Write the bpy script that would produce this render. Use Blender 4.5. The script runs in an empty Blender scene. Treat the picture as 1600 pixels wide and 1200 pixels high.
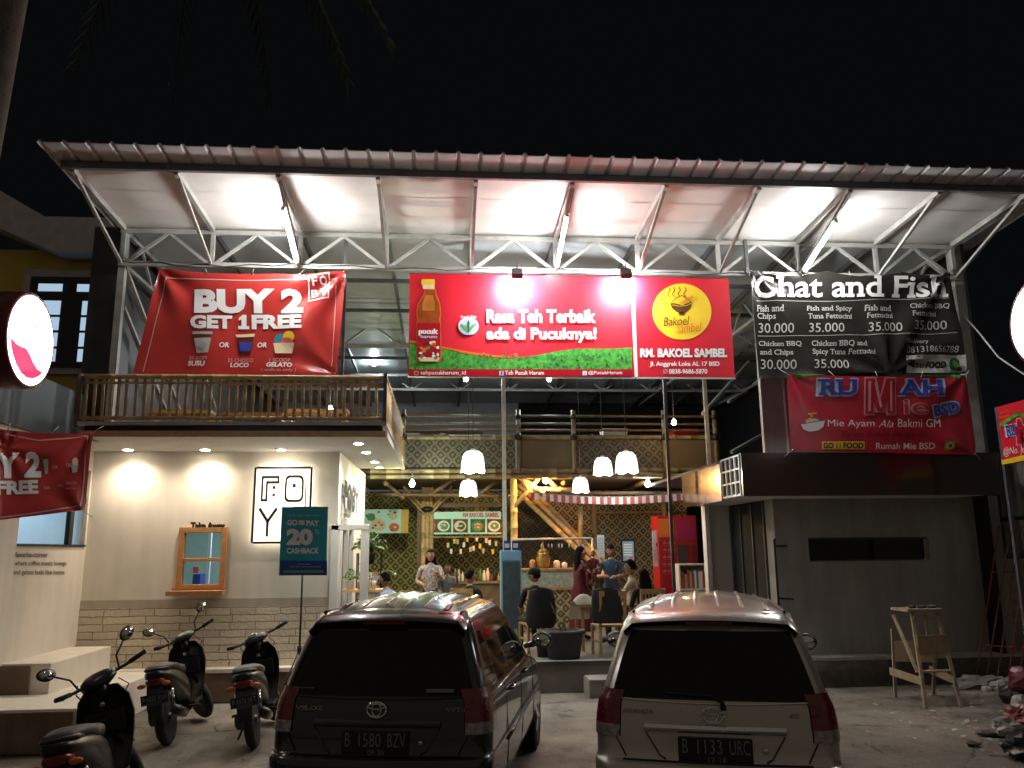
import bpy, bmesh, random
from math import radians, sin, cos, pi, sqrt, atan2, exp, floor
from mathutils import Vector, Matrix, noise as mnoise
random.seed(7)
SC = bpy.context.scene
COL = SC.collection
V = Vector
# ---------------------------------------------------------------- camera
FPX, EYE = 1280.0, 2.08
YAW, PITCH, ROLL = 4.7, 11.45, 0.6
RC = Matrix.Rotation(-radians(YAW), 3, 'Z') @ Matrix.Rotation(radians(90 + PITCH), 3, 'X') @ Matrix.Rotation(-radians(ROLL), 3, 'Z')
CE = V((0, 0, EYE))
cd = bpy.data.cameras.new('camera')
cam = bpy.data.objects.new('camera', cd)
COL.objects.link(cam)
cam.matrix_world = Matrix.Translation(CE) @ RC.to_4x4()
cd.sensor_width = 36.0
cd.lens = FPX / 1600 * 36
cd.clip_start, cd.clip_end = 0.05, 2000
SC.camera = cam
# ---------------------------------------------------------------- night sky, street glow, exposure
w = bpy.data.worlds.new("World")
SC.world = w
w.use_nodes = True
bg = w.node_tree.nodes['Background']
bg.inputs[0].default_value = (0.33, 0.36, 0.40, 1)
bg.inputs[1].default_value = 0.0036
sd = bpy.data.lights.new('street_glow', 'SUN')
sd.energy, sd.angle, sd.color = 0.12, radians(150), (1.0, 0.86, 0.70)
so = bpy.data.objects.new('street_glow', sd)
COL.objects.link(so)
so.rotation_euler = (radians(52), 0, radians(-14))
SC.view_settings.view_transform = 'Standard'
SC.view_settings.look = 'None'
SC.view_settings.exposure = 1.0
SC.view_settings.gamma = 1.0
SC.render.engine = 'CYCLES'
SC.cycles.use_denoising = True
SC.cycles.max_bounces = 6
SC.cycles.diffuse_bounces = 3
SC.cycles.glossy_bounces = 4
SC.cycles.transmission_bounces = 4
SC.cycles.caustics_reflective = False
SC.cycles.caustics_refractive = False
SC.cycles.sample_clamp_indirect = 4.0

# ---------------------------------------------------------------- measuring: a pixel of the photo to a point on a known plane
def ray(px, py):
    return RC @ V(((px - 800) / FPX, (600 - py) / FPX, -1))
def at(px, py, Y):
    d = ray(px, py)
    return CE + d * (Y / d.y)
def atz(px, py, z=0.0):
    d = ray(px, py)
    return CE + d * ((z - EYE) / d.z)
def atx(px, py, X):
    d = ray(px, py)
    return CE + d * (X / d.x)

# ---------------------------------------------------------------- materials
MATS = {}
def M(name, col, rough=.6, metal=0.0, var=.18, streak=0.0, scale=6.0, bump=0.0, bscale=40.0, coat=0.0, spec=.5, var2=0.0, scale2=1.2):
    m = bpy.data.materials.new(name)
    m.use_nodes = True
    nt = m.node_tree
    b = nt.nodes['Principled BSDF']
    b.inputs['Roughness'].default_value = rough
    b.inputs['Metallic'].default_value = metal
    b.inputs['Specular IOR Level'].default_value = spec
    if coat:
        b.inputs['Coat Weight'].default_value = coat
        b.inputs['Coat Roughness'].default_value = .06
    tc = nt.nodes.new('ShaderNodeTexCoord')
    last = None
    def layer(sc_, amt, prev, squash=None):
        n = nt.nodes.new('ShaderNodeTexNoise')
        n.inputs['Scale'].default_value = sc_
        n.inputs['Detail'].default_value = 5
        if squash:
            mp = nt.nodes.new('ShaderNodeMapping'); mp.inputs['Scale'].default_value = squash
            nt.links.new(tc.outputs['Object'], mp.inputs['Vector']); nt.links.new(mp.outputs[0], n.inputs['Vector'])
        else:
            nt.links.new(tc.outputs['Object'], n.inputs['Vector'])
        mr = nt.nodes.new('ShaderNodeMapRange')
        mr.inputs[1].default_value, mr.inputs[2].default_value = .25, .75
        mr.inputs[3].default_value, mr.inputs[4].default_value = 1 - amt, 1 + amt
        nt.links.new(n.outputs['Fac'], mr.inputs[0])
        mx = nt.nodes.new('ShaderNodeVectorMath')
        mx.operation = 'SCALE'
        if prev is None:
            mx.inputs[0].default_value = col
        else:
            nt.links.new(prev, mx.inputs[0])
        nt.links.new(mr.outputs[0], mx.inputs[3])
        return mx.outputs[0]
    b.inputs['Base Color'].default_value = (*col, 1)
    if var:
        last = layer(scale, var, None)
    if var2:
        last = layer(scale2, var2, last)
    if streak:
        last = layer(1.0, streak, last, (5, 5, .55))
    if last is not None:
        nt.links.new(last, b.inputs['Base Color'])
    if bump:
        n = nt.nodes.new('ShaderNodeTexNoise')
        n.inputs['Scale'].default_value = bscale
        n.inputs['Detail'].default_value = 4
        nt.links.new(tc.outputs['Object'], n.inputs['Vector'])
        bp = nt.nodes.new('ShaderNodeBump')
        bp.inputs['Strength'].default_value = bump
        bp.inputs['Distance'].default_value = .02
        nt.links.new(n.outputs['Fac'], bp.inputs['Height'])
        nt.links.new(bp.outputs[0], b.inputs['Normal'])
    MATS[name] = m
    return m
def ME(name, col, strength, base=None):
    m = bpy.data.materials.new(name)
    m.use_nodes = True
    b = m.node_tree.nodes['Principled BSDF']
    b.inputs['Base Color'].default_value = (*(base or col), 1)
    b.inputs['Emission Color'].default_value = (*col, 1)
    b.inputs['Emission Strength'].default_value = strength
    b.inputs['Roughness'].default_value = .4
    MATS[name] = m
    return m
def brick_nodes(name, c1, c2, mortar, sx, bw, rh, bump=.6, rough=.75, axis='XZ', msize=.02):
    m = bpy.data.materials.new(name)
    m.use_nodes = True
    nt = m.node_tree
    b = nt.nodes['Principled BSDF']
    b.inputs['Roughness'].default_value = rough
    tc = nt.nodes.new('ShaderNodeTexCoord')
    sp = nt.nodes.new('ShaderNodeSeparateXYZ')
    cb = nt.nodes.new('ShaderNodeCombineXYZ')
    nt.links.new(tc.outputs['Object'], sp.inputs[0])
    nt.links.new(sp.outputs[axis[0]], cb.inputs[0])
    nt.links.new(sp.outputs[axis[1]], cb.inputs[1])
    wn = nt.nodes.new('ShaderNodeTexNoise')
    wn.inputs['Scale'].default_value = 9
    wn.inputs['Detail'].default_value = 4
    nt.links.new(tc.outputs['Object'], wn.inputs['Vector'])
    sb = nt.nodes.new('ShaderNodeVectorMath'); sb.operation = 'SUBTRACT'; sb.inputs[1].default_value = (.5, .5, .5)
    nt.links.new(wn.outputs['Color'], sb.inputs[0])
    ml = nt.nodes.new('ShaderNodeVectorMath'); ml.operation = 'MULTIPLY_ADD'; ml.inputs[1].default_value = (.05, .035, 0)
    nt.links.new(sb.outputs[0], ml.inputs[0])
    nt.links.new(cb.outputs[0], ml.inputs[2])
    br = nt.nodes.new('ShaderNodeTexBrick')
    br.inputs['Color1'].default_value = (*c1, 1)
    br.inputs['Color2'].default_value = (*c2, 1)
    br.inputs['Mortar'].default_value = (*mortar, 1)
    br.inputs['Scale'].default_value = sx
    br.inputs['Mortar Size'].default_value = msize
    br.inputs['Mortar Smooth'].default_value = .4
    br.inputs['Brick Width'].default_value = bw
    br.inputs['Row Height'].default_value = rh
    br.offset = .37; br.squash = 1.7; br.squash_frequency = 3
    nt.links.new(ml.outputs[0], br.inputs['Vector'])
    nt.links.new(br.outputs['Color'], b.inputs['Base Color'])
    inv = nt.nodes.new('ShaderNodeMath'); inv.operation = 'SUBTRACT'; inv.inputs[0].default_value = 1
    nt.links.new(br.outputs['Fac'], inv.inputs[1])
    n2 = nt.nodes.new('ShaderNodeTexNoise'); n2.inputs['Scale'].default_value = 22; n2.inputs['Detail'].default_value = 5
    nt.links.new(tc.outputs['Object'], n2.inputs['Vector'])
    ad = nt.nodes.new('ShaderNodeMath'); ad.operation = 'MULTIPLY_ADD'; ad.inputs[1].default_value = .8
    nt.links.new(n2.outputs['Fac'], ad.inputs[0]); nt.links.new(inv.outputs[0], ad.inputs[2])
    bp = nt.nodes.new('ShaderNodeBump'); bp.inputs['Strength'].default_value = bump; bp.inputs['Distance'].default_value = .03
    nt.links.new(ad.outputs[0], bp.inputs['Height'])
    nt.links.new(bp.outputs[0], b.inputs['Normal'])
    MATS[name] = m
def weave_nodes(name, light, dark, cell=.30, rough=.6):
    """woven bamboo matting: concentric diamonds on a lattice, in the XZ plane"""
    m = bpy.data.materials.new(name)
    m.use_nodes = True
    nt = m.node_tree
    b = nt.nodes['Principled BSDF']
    b.inputs['Roughness'].default_value = rough
    N, L = nt.nodes.new, nt.links.new
    def mt(op, a, bb=None, c=None):
        n = N('ShaderNodeMath'); n.operation = op
        for i, x in enumerate((a, bb, c)):
            if x is None: continue
            if isinstance(x, (int, float)): n.inputs[i].default_value = x
            else: L(x, n.inputs[i])
        return n.outputs[0]
    tc = N('ShaderNodeTexCoord')
    wn = N('ShaderNodeTexNoise'); wn.inputs['Scale'].default_value = 1.3
    L(tc.outputs['Object'], wn.inputs['Vector'])
    sp = N('ShaderNodeSeparateXYZ')
    L(tc.outputs['Object'], sp.inputs[0])
    wob = mt('MULTIPLY', mt('SUBTRACT', wn.outputs['Fac'], .5), .10)
    x = mt('ADD', sp.outputs['X'], wob); z = mt('ADD', sp.outputs['Z'], wob)
    u = mt('DIVIDE', mt('ADD', x, z), cell); v = mt('DIVIDE', mt('SUBTRACT', x, z), cell)
    fu = mt('ABSOLUTE', mt('SUBTRACT', mt('FRACT', u), .5)); fv = mt('ABSOLUTE', mt('SUBTRACT', mt('FRACT', v), .5))
    d = mt('MAXIMUM', fu, fv)                       # 0 centre, .5 edge
    ring = mt('LESS_THAN', mt('ABSOLUTE', mt('SUBTRACT', d, .09)), .085)
    core = mt('GREATER_THAN', d, .345)
    fac = mt('MAXIMUM', ring, core)
    fn = N('ShaderNodeTexNoise'); fn.inputs['Scale'].default_value = 14; fn.inputs['Detail'].default_value = 6
    L(tc.outputs['Object'], fn.inputs['Vector'])
    mx = N('ShaderNodeMix'); mx.data_type = 'RGBA'
    mx.inputs[6].default_value = (*dark, 1); mx.inputs[7].default_value = (*light, 1)
    L(fac, mx.inputs[0])
    sc = N('ShaderNodeVectorMath'); sc.operation = 'SCALE'
    L(mx.outputs[2], sc.inputs[0]); L(mt('ADD', mt('MULTIPLY', fn.outputs['Fac'], 1.1), .45), sc.inputs[3])
    L(sc.outputs[0], b.inputs['Base Color'])
    bp = N('ShaderNodeBump'); bp.inputs['Strength'].default_value = .5; bp.inputs['Distance'].default_value = .02
    L(fac, bp.inputs['Height']); L(bp.outputs[0], b.inputs['Normal'])
    MATS[name] = m

M('steel', (.42, .42, .40), .5, .2, var=.25, scale=5, var2=.15, scale2=1.1)
M('steel_dark', (.10, .105, .11), .5, .3, var=.25)
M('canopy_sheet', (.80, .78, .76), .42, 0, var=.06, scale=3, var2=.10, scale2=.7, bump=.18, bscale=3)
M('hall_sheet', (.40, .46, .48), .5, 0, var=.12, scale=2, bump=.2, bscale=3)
M('roof_metal', (.50, .51, .54), .6, .0, var=.15, scale=4)
M('fascia_steel', (.17, .17, .18), .5, .3, var=.2)
M('plaster', (.68, .63, .55), .8, 0, var=.05, streak=.07, scale=3, var2=.05, bump=.08, bscale=60)
M('plaster_white', (.68, .66, .63), .7, 0, var=.05, scale=3, bump=.05)
M('band_beige', (.42, .36, .29), .8, 0, var=.08, streak=.1)
M('wood_fascia', (.55, .37, .19), .6, 0, var=.2, scale=9)
M('wood_warm', (.42, .20, .07), .5, 0, var=.2, scale=12)
M('wood_shelf', (.62, .40, .20), .55, 0, var=.12, scale=12)
M('wood_raw', (.33, .245, .155), .75, 0, var=.25, scale=9, bump=.2)
M('wood_chair', (.40, .24, .10), .5, 0, var=.25, scale=14)
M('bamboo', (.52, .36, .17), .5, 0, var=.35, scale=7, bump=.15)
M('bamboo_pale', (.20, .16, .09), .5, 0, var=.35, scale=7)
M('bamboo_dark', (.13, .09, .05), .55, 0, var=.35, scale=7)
M('plain_mat', (.135, .105, .06), .7, 0, var=.25, scale=30, var2=.2)
M('ground', (.17, .155, .13), .9, 0, var=.28, scale=1.8, bump=.5, bscale=9, var2=.35, scale2=.45)
M('concrete', (.26, .25, .23), .85, 0, var=.15, scale=5, bump=.2, bscale=14, var2=.15)
M('concrete_dark', (.12, .105, .09), .9, 0, var=.2, scale=4, bump=.3, bscale=10)
M('tile_floor', (.26, .27, .26), .35, 0, var=.12, scale=4)
M('kerb_brown', (.16, .105, .07), .85, 0, var=.2, streak=.25, scale=5, bump=.2)
M('grey_render', (.30, .297, .275), .85, 0, var=.08, streak=.16, scale=3, bump=.15, bscale=30, var2=.10)
M('brown_fascia', (.028, .014, .010), .14, 0, var=.25, scale=2, spec=.45)
M('panel_shiny', (.62, .60, .56), .16, 1.0, var=.1, bump=.12, bscale=4)
M('black', (.008, .008, .009), .45, 0, var=0)
M('black_metal', (.02, .02, .021), .4, .3, var=0)
M('void', (.006, .007, .008), .9, 0, var=.2)
M('dark_glass', (.003, .003, .0035), .05, 0, var=0, spec=.32)
M('dark_wall', (.035, .037, .04), .5, 0, var=.3, scale=3)
M('yellow_plaster', (.66, .48, .09), .9, 0, var=.15, scale=3)
M('trim_lilac', (.58, .54, .54), .85, 0, var=.15)
M('trim_grey', (.34, .35, .36), .8, 0, var=.1)
M('white', (.78, .78, .77), .5, 0, var=.04)
M('white_print', (.80, .80, .79), .45, 0, var=.0)
M('red_vinyl', (.43, .035, .03), .27, 0, var=.08, scale=3)
M('red_border', (.62, .33, .30), .35, 0, var=0)
M('red_sign', (.60, .012, .028), .42, 0, var=.04, scale=2, bump=.06, bscale=2.5)
M('red_strip', (.40, .006, .02), .3, 0, var=0)
M('red_mie', (.44, .012, .035), .38, 0, var=.08)
M('pink_print', (.62, .28, .30), .4, 0, var=0)
M('dark_red_print', (.13, .008, .01), .4, 0, var=0)
M('blue_print', (.03, .05, .32), .4, 0, var=0)
M('sky_print', (.42, .55, .75), .4, 0, var=0)
M('green_print', (.05, .32, .03), .5, 0, var=.65, scale=16)
M('green_dark_print', (.02, .13, .02), .5, 0, var=.5, scale=12)
M('green_mid', (.10, .30, .10), .5, 0, var=.2)
M('yellow_print', (.80, .55, .03), .4, 0, var=.04)
M('cream_print', (.80, .66, .42), .4, 0, var=.06, scale=20)
M('orange_print', (.72, .16, .02), .4, 0, var=.1)
M('tea_print', (.30, .065, .012), .25, 0, var=.4, scale=5)
M('tea_light', (.50, .17, .03), .25, 0, var=.3, scale=5)
M('brown_print', (.12, .04, .015), .4, 0, var=.2)
M('teal_print', (.02, .26, .36), .4, 0, var=.1)
M('coral_print', (.62, .12, .09), .4, 0, var=.1)
M('black_vinyl', (.020, .019, .017), .24, 0, var=.2, scale=3)
M('grey_print', (.45, .45, .43), .45, 0, var=0)
M('pay_blue', (.02, .34, .46), .4, 0, var=.05)
M('pay_deep', (.015, .05, .26), .4, 0, var=.05)
M('pay_green', (.14, .34, .12), .4, 0, var=.05)
M('car_silver', (.53, .49, .44), .28, .45, var=.04, coat=.6)
M('car_dark', (.026, .029, .031), .22, .6, var=.04, coat=.8)
M('car_black', (.005, .005, .006), .34, .0, var=.05, coat=.25)
M('chrome', (.75, .74, .72), .12, 1.0, var=0)
M('tail_red', (.16, .004, .006), .10, 0, var=.35, scale=24, coat=.6, bump=.5, bscale=38)
M('tail_clear', (.34, .28, .27), .12, .3, var=.5, scale=30, coat=.5, bump=.5, bscale=40)
M('rubber', (.010, .010, .010), .8, 0, var=.2)
M('plastic_black', (.012, .012, .013), .35, 0, var=.2, coat=.25)
M('plastic_grey', (.05, .05, .052), .4, 0, var=.2)
M('seat_vinyl', (.035, .034, .033), .5, 0, var=.2)
M('scooter_red', (.20, .01, .03), .3, 0, var=.1, coat=.5)
M('plate_black', (.012, .012, .013), .4, 0, var=.1)
M('plate_print', (.26, .26, .25), .5, 0, var=0)
M('mirror', (.75, .75, .72), .06, 1.0, var=0)
M('skin', (.36, .19, .12), .55, 0, var=.06)
M('skin_dark', (.20, .10, .06), .55, 0, var=.06)
M('hair', (.008, .0065, .006), .85, 0, var=.2, spec=.12)
M('cloth_black', (.012, .012, .014), .85, 0, var=.2)
M('cloth_maroon', (.13, .012, .022), .8, 0, var=.2)
M('cloth_navy', (.025, .045, .075), .8, 0, var=.2)
M('cloth_sky', (.36, .48, .66), .8, 0, var=.1)
M('cloth_white', (.62, .58, .50), .8, 0, var=.15)
M('cloth_print', (.30, .27, .27), .8, 0, var=.9, scale=22)
M('cloth_jean', (.04, .07, .15), .85, 0, var=.2)
M('cloth_grey', (.16, .16, .17), .85, 0, var=.2)
M('eye_white', (.7, .7, .68), .3, 0, var=0)
M('lip', (.30, .08, .07), .5, 0, var=0)
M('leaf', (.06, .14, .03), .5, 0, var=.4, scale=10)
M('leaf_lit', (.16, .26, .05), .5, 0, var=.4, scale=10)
M('palm_leaf', (.045, .055, .025), .6, 0, var=.4)
M('bark', (.12, .10, .085), .9, 0, var=.3, scale=8, bump=.6)
M('pot_black', (.022, .023, .024), .55, 0, var=.15)
M('soil', (.03, .022, .015), .95, 0, var=.3)
M('cabinet_red', (.40, .006, .012), .35, 0, var=.08)
M('cabinet_magenta', (.36, .01, .06), .35, 0, var=.08)
M('ice_blue', (.20, .42, .58), .35, 0, var=.12)
M('fridge_glass', (.06, .09, .11), .12, 0, var=.3, scale=9)
M('paper_blue', (.20, .42, .62), .5, 0, var=.1)
M('paper', (.60, .60, .62), .6, 0, var=.06)
M('book_a', (.40, .30, .20), .6, 0, var=.2)
M('book_b', (.10, .14, .26), .6, 0, var=.2)
M('book_c', (.45, .42, .36), .6, 0, var=.2)
M('book_d', (.40, .09, .03), .6, 0, var=.2)
M('rust', (.26, .07, .045), .85, .1, var=.35, scale=12)
M('zinc_sheet', (.42, .40, .38), .55, .2, var=.15, scale=3)
M('stone', (.36, .34, .31), .9, 0, var=.25, scale=6, bump=.5, bscale=14)
M('rubble_dark', (.07, .06, .05), .95, 0, var=.4, scale=8, bump=.5)
M('bag_white', (.30, .28, .26), .35, 0, var=.2, scale=5)
M('bag_red', (.14, .018, .025), .35, 0, var=.2, scale=5)
M('bag_orange', (.20, .05, .035), .35, 0, var=.2, scale=5)
M('bag_dark', (.03, .03, .032), .35, 0, var=.2)
M('rope', (.45, .44, .42), .8, 0, var=.2)
M('wire', (.02, .02, .022), .6, 0, var=0)
M('teal_room', (.30, .42, .44), .7, 0, var=.08)
M('room_white', (.62, .68, .74), .7, 0, var=.05)
M('counter_stone', (.34, .36, .30), .45, 0, var=.4, scale=14)
M('pane', (.65, .75, .78), .03, 0, var=0)
M('crate_brass', (.40, .24, .07), .35, .6, var=.2)
b = MATS['pane'].node_tree.nodes['Principled BSDF']
b.inputs['Transmission Weight'].default_value = 1.0
b.inputs['IOR'].default_value = 1.01
brick_nodes('stone_brick', (.68, .59, .46), (.56, .48, .37), (.27, .22, .165), 1.0, .36, .105, bump=.9, msize=.008)
weave_nodes('weave_wall', (.44, .33, .16), (.045, .033, .018), .23)
weave_nodes('weave_green_lit', (.42, .37, .13), (.045, .042, .016), .25)  # same matting, with the greenish light put into its colour
weave_nodes('weave_band', (.125, .115, .09), (.032, .029, .025), .25)
weave_nodes('weave_shade', (.11, .08, .045), (.025, .018, .01), .22)
ME('tube_glow', (1, .985, .95), 135)
ME('flood_glow', (1, .97, .98), 900)
ME('down_glow', (1, .88, .68), 40)
ME('shade_glow', (.95, 1, .97), 1.5)
ME('warm_glow', (1, .60, .22), 60)
ME('cool_glow', (.90, .98, 1), 60)
ME('lightbox_white', (1, .97, .93), 4.5)
ME('lightbox_red', (.85, .02, .10), .8)
ME('logo_glow', (1, .94, .80), .62)
ME('logo_edge', (1, .92, .76), 1.6)
ME('screen_glow', (.75, .85, 1), 1.3)
ME('menu_print_glow', (.50, .80, .68), .05)  # unlit menu prints, their brightness put in as faint emission
ME('pane_pale', (.35, .48, .62), .55)  # pale blue grey tone of the panes, given by dim emission

def ground_nodes():
    m = bpy.data.materials.new('ground'); m.use_nodes = True
    nt = m.node_tree; b = nt.nodes['Principled BSDF']; N, L = nt.nodes.new, nt.links.new
    tc = N('ShaderNodeTexCoord')
    def noise(sc, det=6, rough=.6):
        n = N('ShaderNodeTexNoise'); n.inputs['Scale'].default_value = sc; n.inputs['Detail'].default_value = det; n.inputs['Roughness'].default_value = rough
        L(tc.outputs['Object'], n.inputs['Vector']); return n
    def ramp(src, p0, p1, c0=0., c1=1.):
        r = N('ShaderNodeMapRange'); r.interpolation_type = 'SMOOTHSTEP'
        r.inputs[1].default_value, r.inputs[2].default_value, r.inputs[3].default_value, r.inputs[4].default_value = p0, p1, c0, c1
        L(src, r.inputs[0]); return r.outputs[0]
    def mix(fac, a, bb):
        x = N('ShaderNodeMix'); x.data_type = 'RGBA'; L(fac, x.inputs[0])
        for i, q in ((6, a), (7, bb)):
            if isinstance(q, tuple): x.inputs[i].default_value = (*q, 1)
            else: L(q, x.inputs[i])
        return x.outputs[2]
    col = mix(ramp(noise(.55).outputs['Fac'], .36, .62), (.235, .205, .165), (.135, .118, .095))
    col = mix(ramp(noise(2.2, 8, .7).outputs['Fac'], .52, .66, 0, .75), col, (.085, .074, .060))
    col = mix(ramp(noise(1.3, 8, .65).outputs['Fac'], .60, .72, 0, .6), col, (.33, .30, .25))
    nf = noise(55, 3); col = mix(ramp(nf.outputs['Fac'], .56, .70, 0, .5), col, (.40, .37, .32))
    nd = noise(34, 3); col = mix(ramp(nd.outputs['Fac'], .60, .70, 0, .7), col, (.05, .045, .04))
    wv = N('ShaderNodeVectorMath'); wv.operation = 'MULTIPLY_ADD'; wv.inputs[1].default_value = (.5, .5, 0)
    L(noise(1.6).outputs['Color'], wv.inputs[0]); L(tc.outputs['Object'], wv.inputs[2])
    vo = N('ShaderNodeTexVoronoi'); vo.feature = 'DISTANCE_TO_EDGE'; vo.inputs['Scale'].default_value = .42
    L(wv.outputs[0], vo.inputs['Vector'])
    cq = ramp(vo.outputs['Distance'], .002, .010, .75, 0); cm = ramp(noise(1.1).outputs['Fac'], .45, .6); cx = N('ShaderNodeMath'); cx.operation = 'MULTIPLY'; L(cq, cx.inputs[0]); L(cm, cx.inputs[1]); cr_ = cx.outputs[0]
    col = mix(cr_, col, (.03, .027, .024))
    L(col, b.inputs['Base Color'])
    rg = ramp(noise(.8).outputs['Fac'], .4, .6, .62, .95); L(rg, b.inputs['Roughness'])
    h1 = N('ShaderNodeMath'); h1.operation = 'MULTIPLY_ADD'; h1.inputs[1].default_value = -1.2; L(cr_, h1.inputs[0]); L(noise(7, 8, .7).outputs['Fac'], h1.inputs[2])
    h2 = N('ShaderNodeMath'); h2.operation = 'MULTIPLY_ADD'; h2.inputs[1].default_value = .35; L(nf.outputs['Fac'], h2.inputs[0]); L(h1.outputs[0], h2.inputs[2])
    bp = N('ShaderNodeBump'); bp.inputs['Strength'].default_value = .7; bp.inputs['Distance'].default_value = .03
    L(h2.outputs[0], bp.inputs['Height']); L(bp.outputs[0], b.inputs['Normal'])
    MATS['ground'] = m
ground_nodes()
# ---------------------------------------------------------------- mesh builder
class MB:
    def __init__(s):
        s.v, s.f, s.m, s.sm = [], [], [], []
    def add(s, vs, fs, mat, smooth=False):
        o = len(s.v)
        s.v += [V(p) for p in vs]
        for f in fs:
            s.f.append([o + i for i in f]); s.m.append(mat); s.sm.append(smooth)
        return s
    def box(s, x0, x1, y0, y1, z0, z1, mat):
        return s.add([(x, y, z) for x in (x0, x1) for y in (y0, y1) for z in (z0, z1)],
                     [(0, 1, 3, 2), (4, 6, 7, 5), (0, 4, 5, 1), (2, 3, 7, 6), (0, 2, 6, 4), (1, 5, 7, 3)], mat)
    def bar(s, a, b, w_, h_, mat, up=(0, 0, 1)):
        a, b = V(a), V(b)
        d = (b - a).normalized()
        u = V(up)
        if abs(d.dot(u)) > .98: u = V((0, 1, 0))
        r = d.cross(u).normalized(); u = r.cross(d)
        vs = [p + r * (i * w_ / 2) + u * (j * h_ / 2) for p in (a, b) for i, j in ((-1, -1), (1, -1), (1, 1), (-1, 1))]
        return s.add(vs, [(3, 2, 1, 0), (4, 5, 6, 7), (0, 1, 5, 4), (1, 2, 6, 5), (2, 3, 7, 6), (3, 0, 4, 7)], mat)
    def tube(s, pts, r, mat, n=10, cap=True):
        pts = [V(p) for p in pts]
        rs = r if isinstance(r, (list, tuple)) else [r] * len(pts)
        vs, ref = [], None
        for i, p in enumerate(pts):
            d = (pts[min(i + 1, len(pts) - 1)] - pts[max(i - 1, 0)]).normalized()
            if ref is None:
                ref = V((0, 0, 1)) if abs(d.z) < .9 else V((1, 0, 0))
            a = d.cross(ref).normalized(); ref = a.cross(d)
            vs += [p + (a * cos(2 * pi * k / n) + ref * sin(2 * pi * k / n)) * rs[i] for k in range(n)]
        fs = [(i * n + k, i * n + (k + 1) % n, (i + 1) * n + (k + 1) % n, (i + 1) * n + k) for i in range(len(pts) - 1) for k in range(n)]
        if cap:
            fs += [tuple(range(n))[::-1], tuple(range((len(pts) - 1) * n, len(pts) * n))]
        return s.add(vs, fs, mat, True)
    def lathe(s, prof, c, mat, n=20, sx=1, sy=1, mtx=None):
        c = V(c); vs = []
        for r, z in prof:
            for k in range(n):
                p = V((r * sx * cos(2 * pi * k / n), r * sy * sin(2 * pi * k / n), z))
                vs.append(c + (mtx @ p if mtx else p))
        m = len(prof)
        fs = [(i * n + k, i * n + (k + 1) % n, (i + 1) * n + (k + 1) % n, (i + 1) * n + k) for i in range(m - 1) for k in range(n)]
        fs += [tuple(range(n))[::-1], tuple(range((m - 1) * n, m * n))]
        return s.add(vs, fs, mat, True)
    def ball(s, c, r, mat, n=12, sc=(1, 1, 1), mtx=None):
        m = max(6, n // 2 + 2)
        prof = [(max(1e-4, sin(pi * i / m)) * r, -cos(pi * i / m) * r) for i in range(m + 1)]
        sm = Matrix.Diagonal(sc)
        return s.lathe(prof, c, mat, n, mtx=(mtx @ sm) if mtx else sm)
    def prism(s, poly, off, mat):
        n = len(poly); off = V(off)
        vs = [V(p) for p in poly] + [V(p) + off for p in poly]
        return s.add(vs, [tuple(range(n))[::-1], tuple(range(n, 2 * n))] + [(i, (i + 1) % n, n + (i + 1) % n, n + i) for i in range(n)], mat)
    def grid(s, rows, mat, smooth=True, closed=False):
        n = len(rows[0]); vs = [p for r_ in rows for p in r_]
        k = n if closed else n - 1
        return s.add(vs, [(i * n + j, i * n + (j + 1) % n, (i + 1) * n + (j + 1) % n, (i + 1) * n + j) for i in range(len(rows) - 1) for j in range(k)], mat, smooth)
    def xf(s, mtx):
        s.v = [mtx @ p for p in s.v]
        return s
    def build(s, name, parent=None, base=None, bevel=0.0, fixn=True):
        org = V(base) if base is not None else (ORG.get(parent, V()) if parent else V())
        me = bpy.data.meshes.new(name)
        me.from_pydata([p - org for p in s.v], [], s.f)
        names = list(dict.fromkeys(s.m))
        for nm in names:
            me.materials.append(MATS[nm])
        me.polygons.foreach_set('material_index', [names.index(x) for x in s.m])
        me.polygons.foreach_set('use_smooth', s.sm)
        if fixn or bevel:
            bm = bmesh.new(); bm.from_mesh(me)
            if fixn:
                bmesh.ops.recalc_face_normals(bm, faces=bm.faces)
            bm.to_mesh(me); bm.free()
        me.update()
        o = bpy.data.objects.new(name, me)
        COL.objects.link(o)
        if bevel:
            md = o.modifiers.new('edge', 'BEVEL'); md.width = bevel; md.segments = 2; md.limit_method = 'ANGLE'; md.angle_limit = radians(50)
        if parent:
            o.parent = parent
        else:
            o.location = org
        ORG[o] = org
        return o
ORG = {}
def thing(name, label, cat, base=(0, 0, 0), group=None, local=False):
    o = bpy.data.objects.new(name, None)
    o.empty_display_size = .2
    COL.objects.link(o)
    o.location = base
    ORG[o] = V() if local else V(base)
    tag(o, label, cat, group)
    return o
def tag(o, label, cat, group=None):
    o['label'] = label; o['category'] = cat
    if group: o['group'] = group
    return o
def struct(o):
    o['kind'] = 'structure'
    return o
def copy_tree(o, parent=None):
    c = o.copy(); COL.objects.link(c)
    if parent: c.parent = parent
    for ch in list(o.children):
        copy_tree(ch, c)
    return c
def lamp(kind, loc, energy, col, size=.05, name='lamp_light', parent=None, to=None, cone=None, blend=.5):
    d = bpy.data.lights.new(name, kind)
    d.energy = energy; d.color = col
    if kind == 'AREA': d.size = size
    else: d.shadow_soft_size = size
    if kind == 'SPOT':
        d.spot_size = cone or radians(90); d.spot_blend = blend
    o = bpy.data.objects.new(name, d); COL.objects.link(o)
    loc = V(loc)
    if to is not None:
        q = (V(to) - loc).to_track_quat('-Z', 'Y')
        o.rotation_mode = 'QUATERNION'; o.rotation_quaternion = q
    if parent:
        o.parent = parent; o.location = loc - ORG[parent]
    else:
        o.location = loc
    return o

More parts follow.
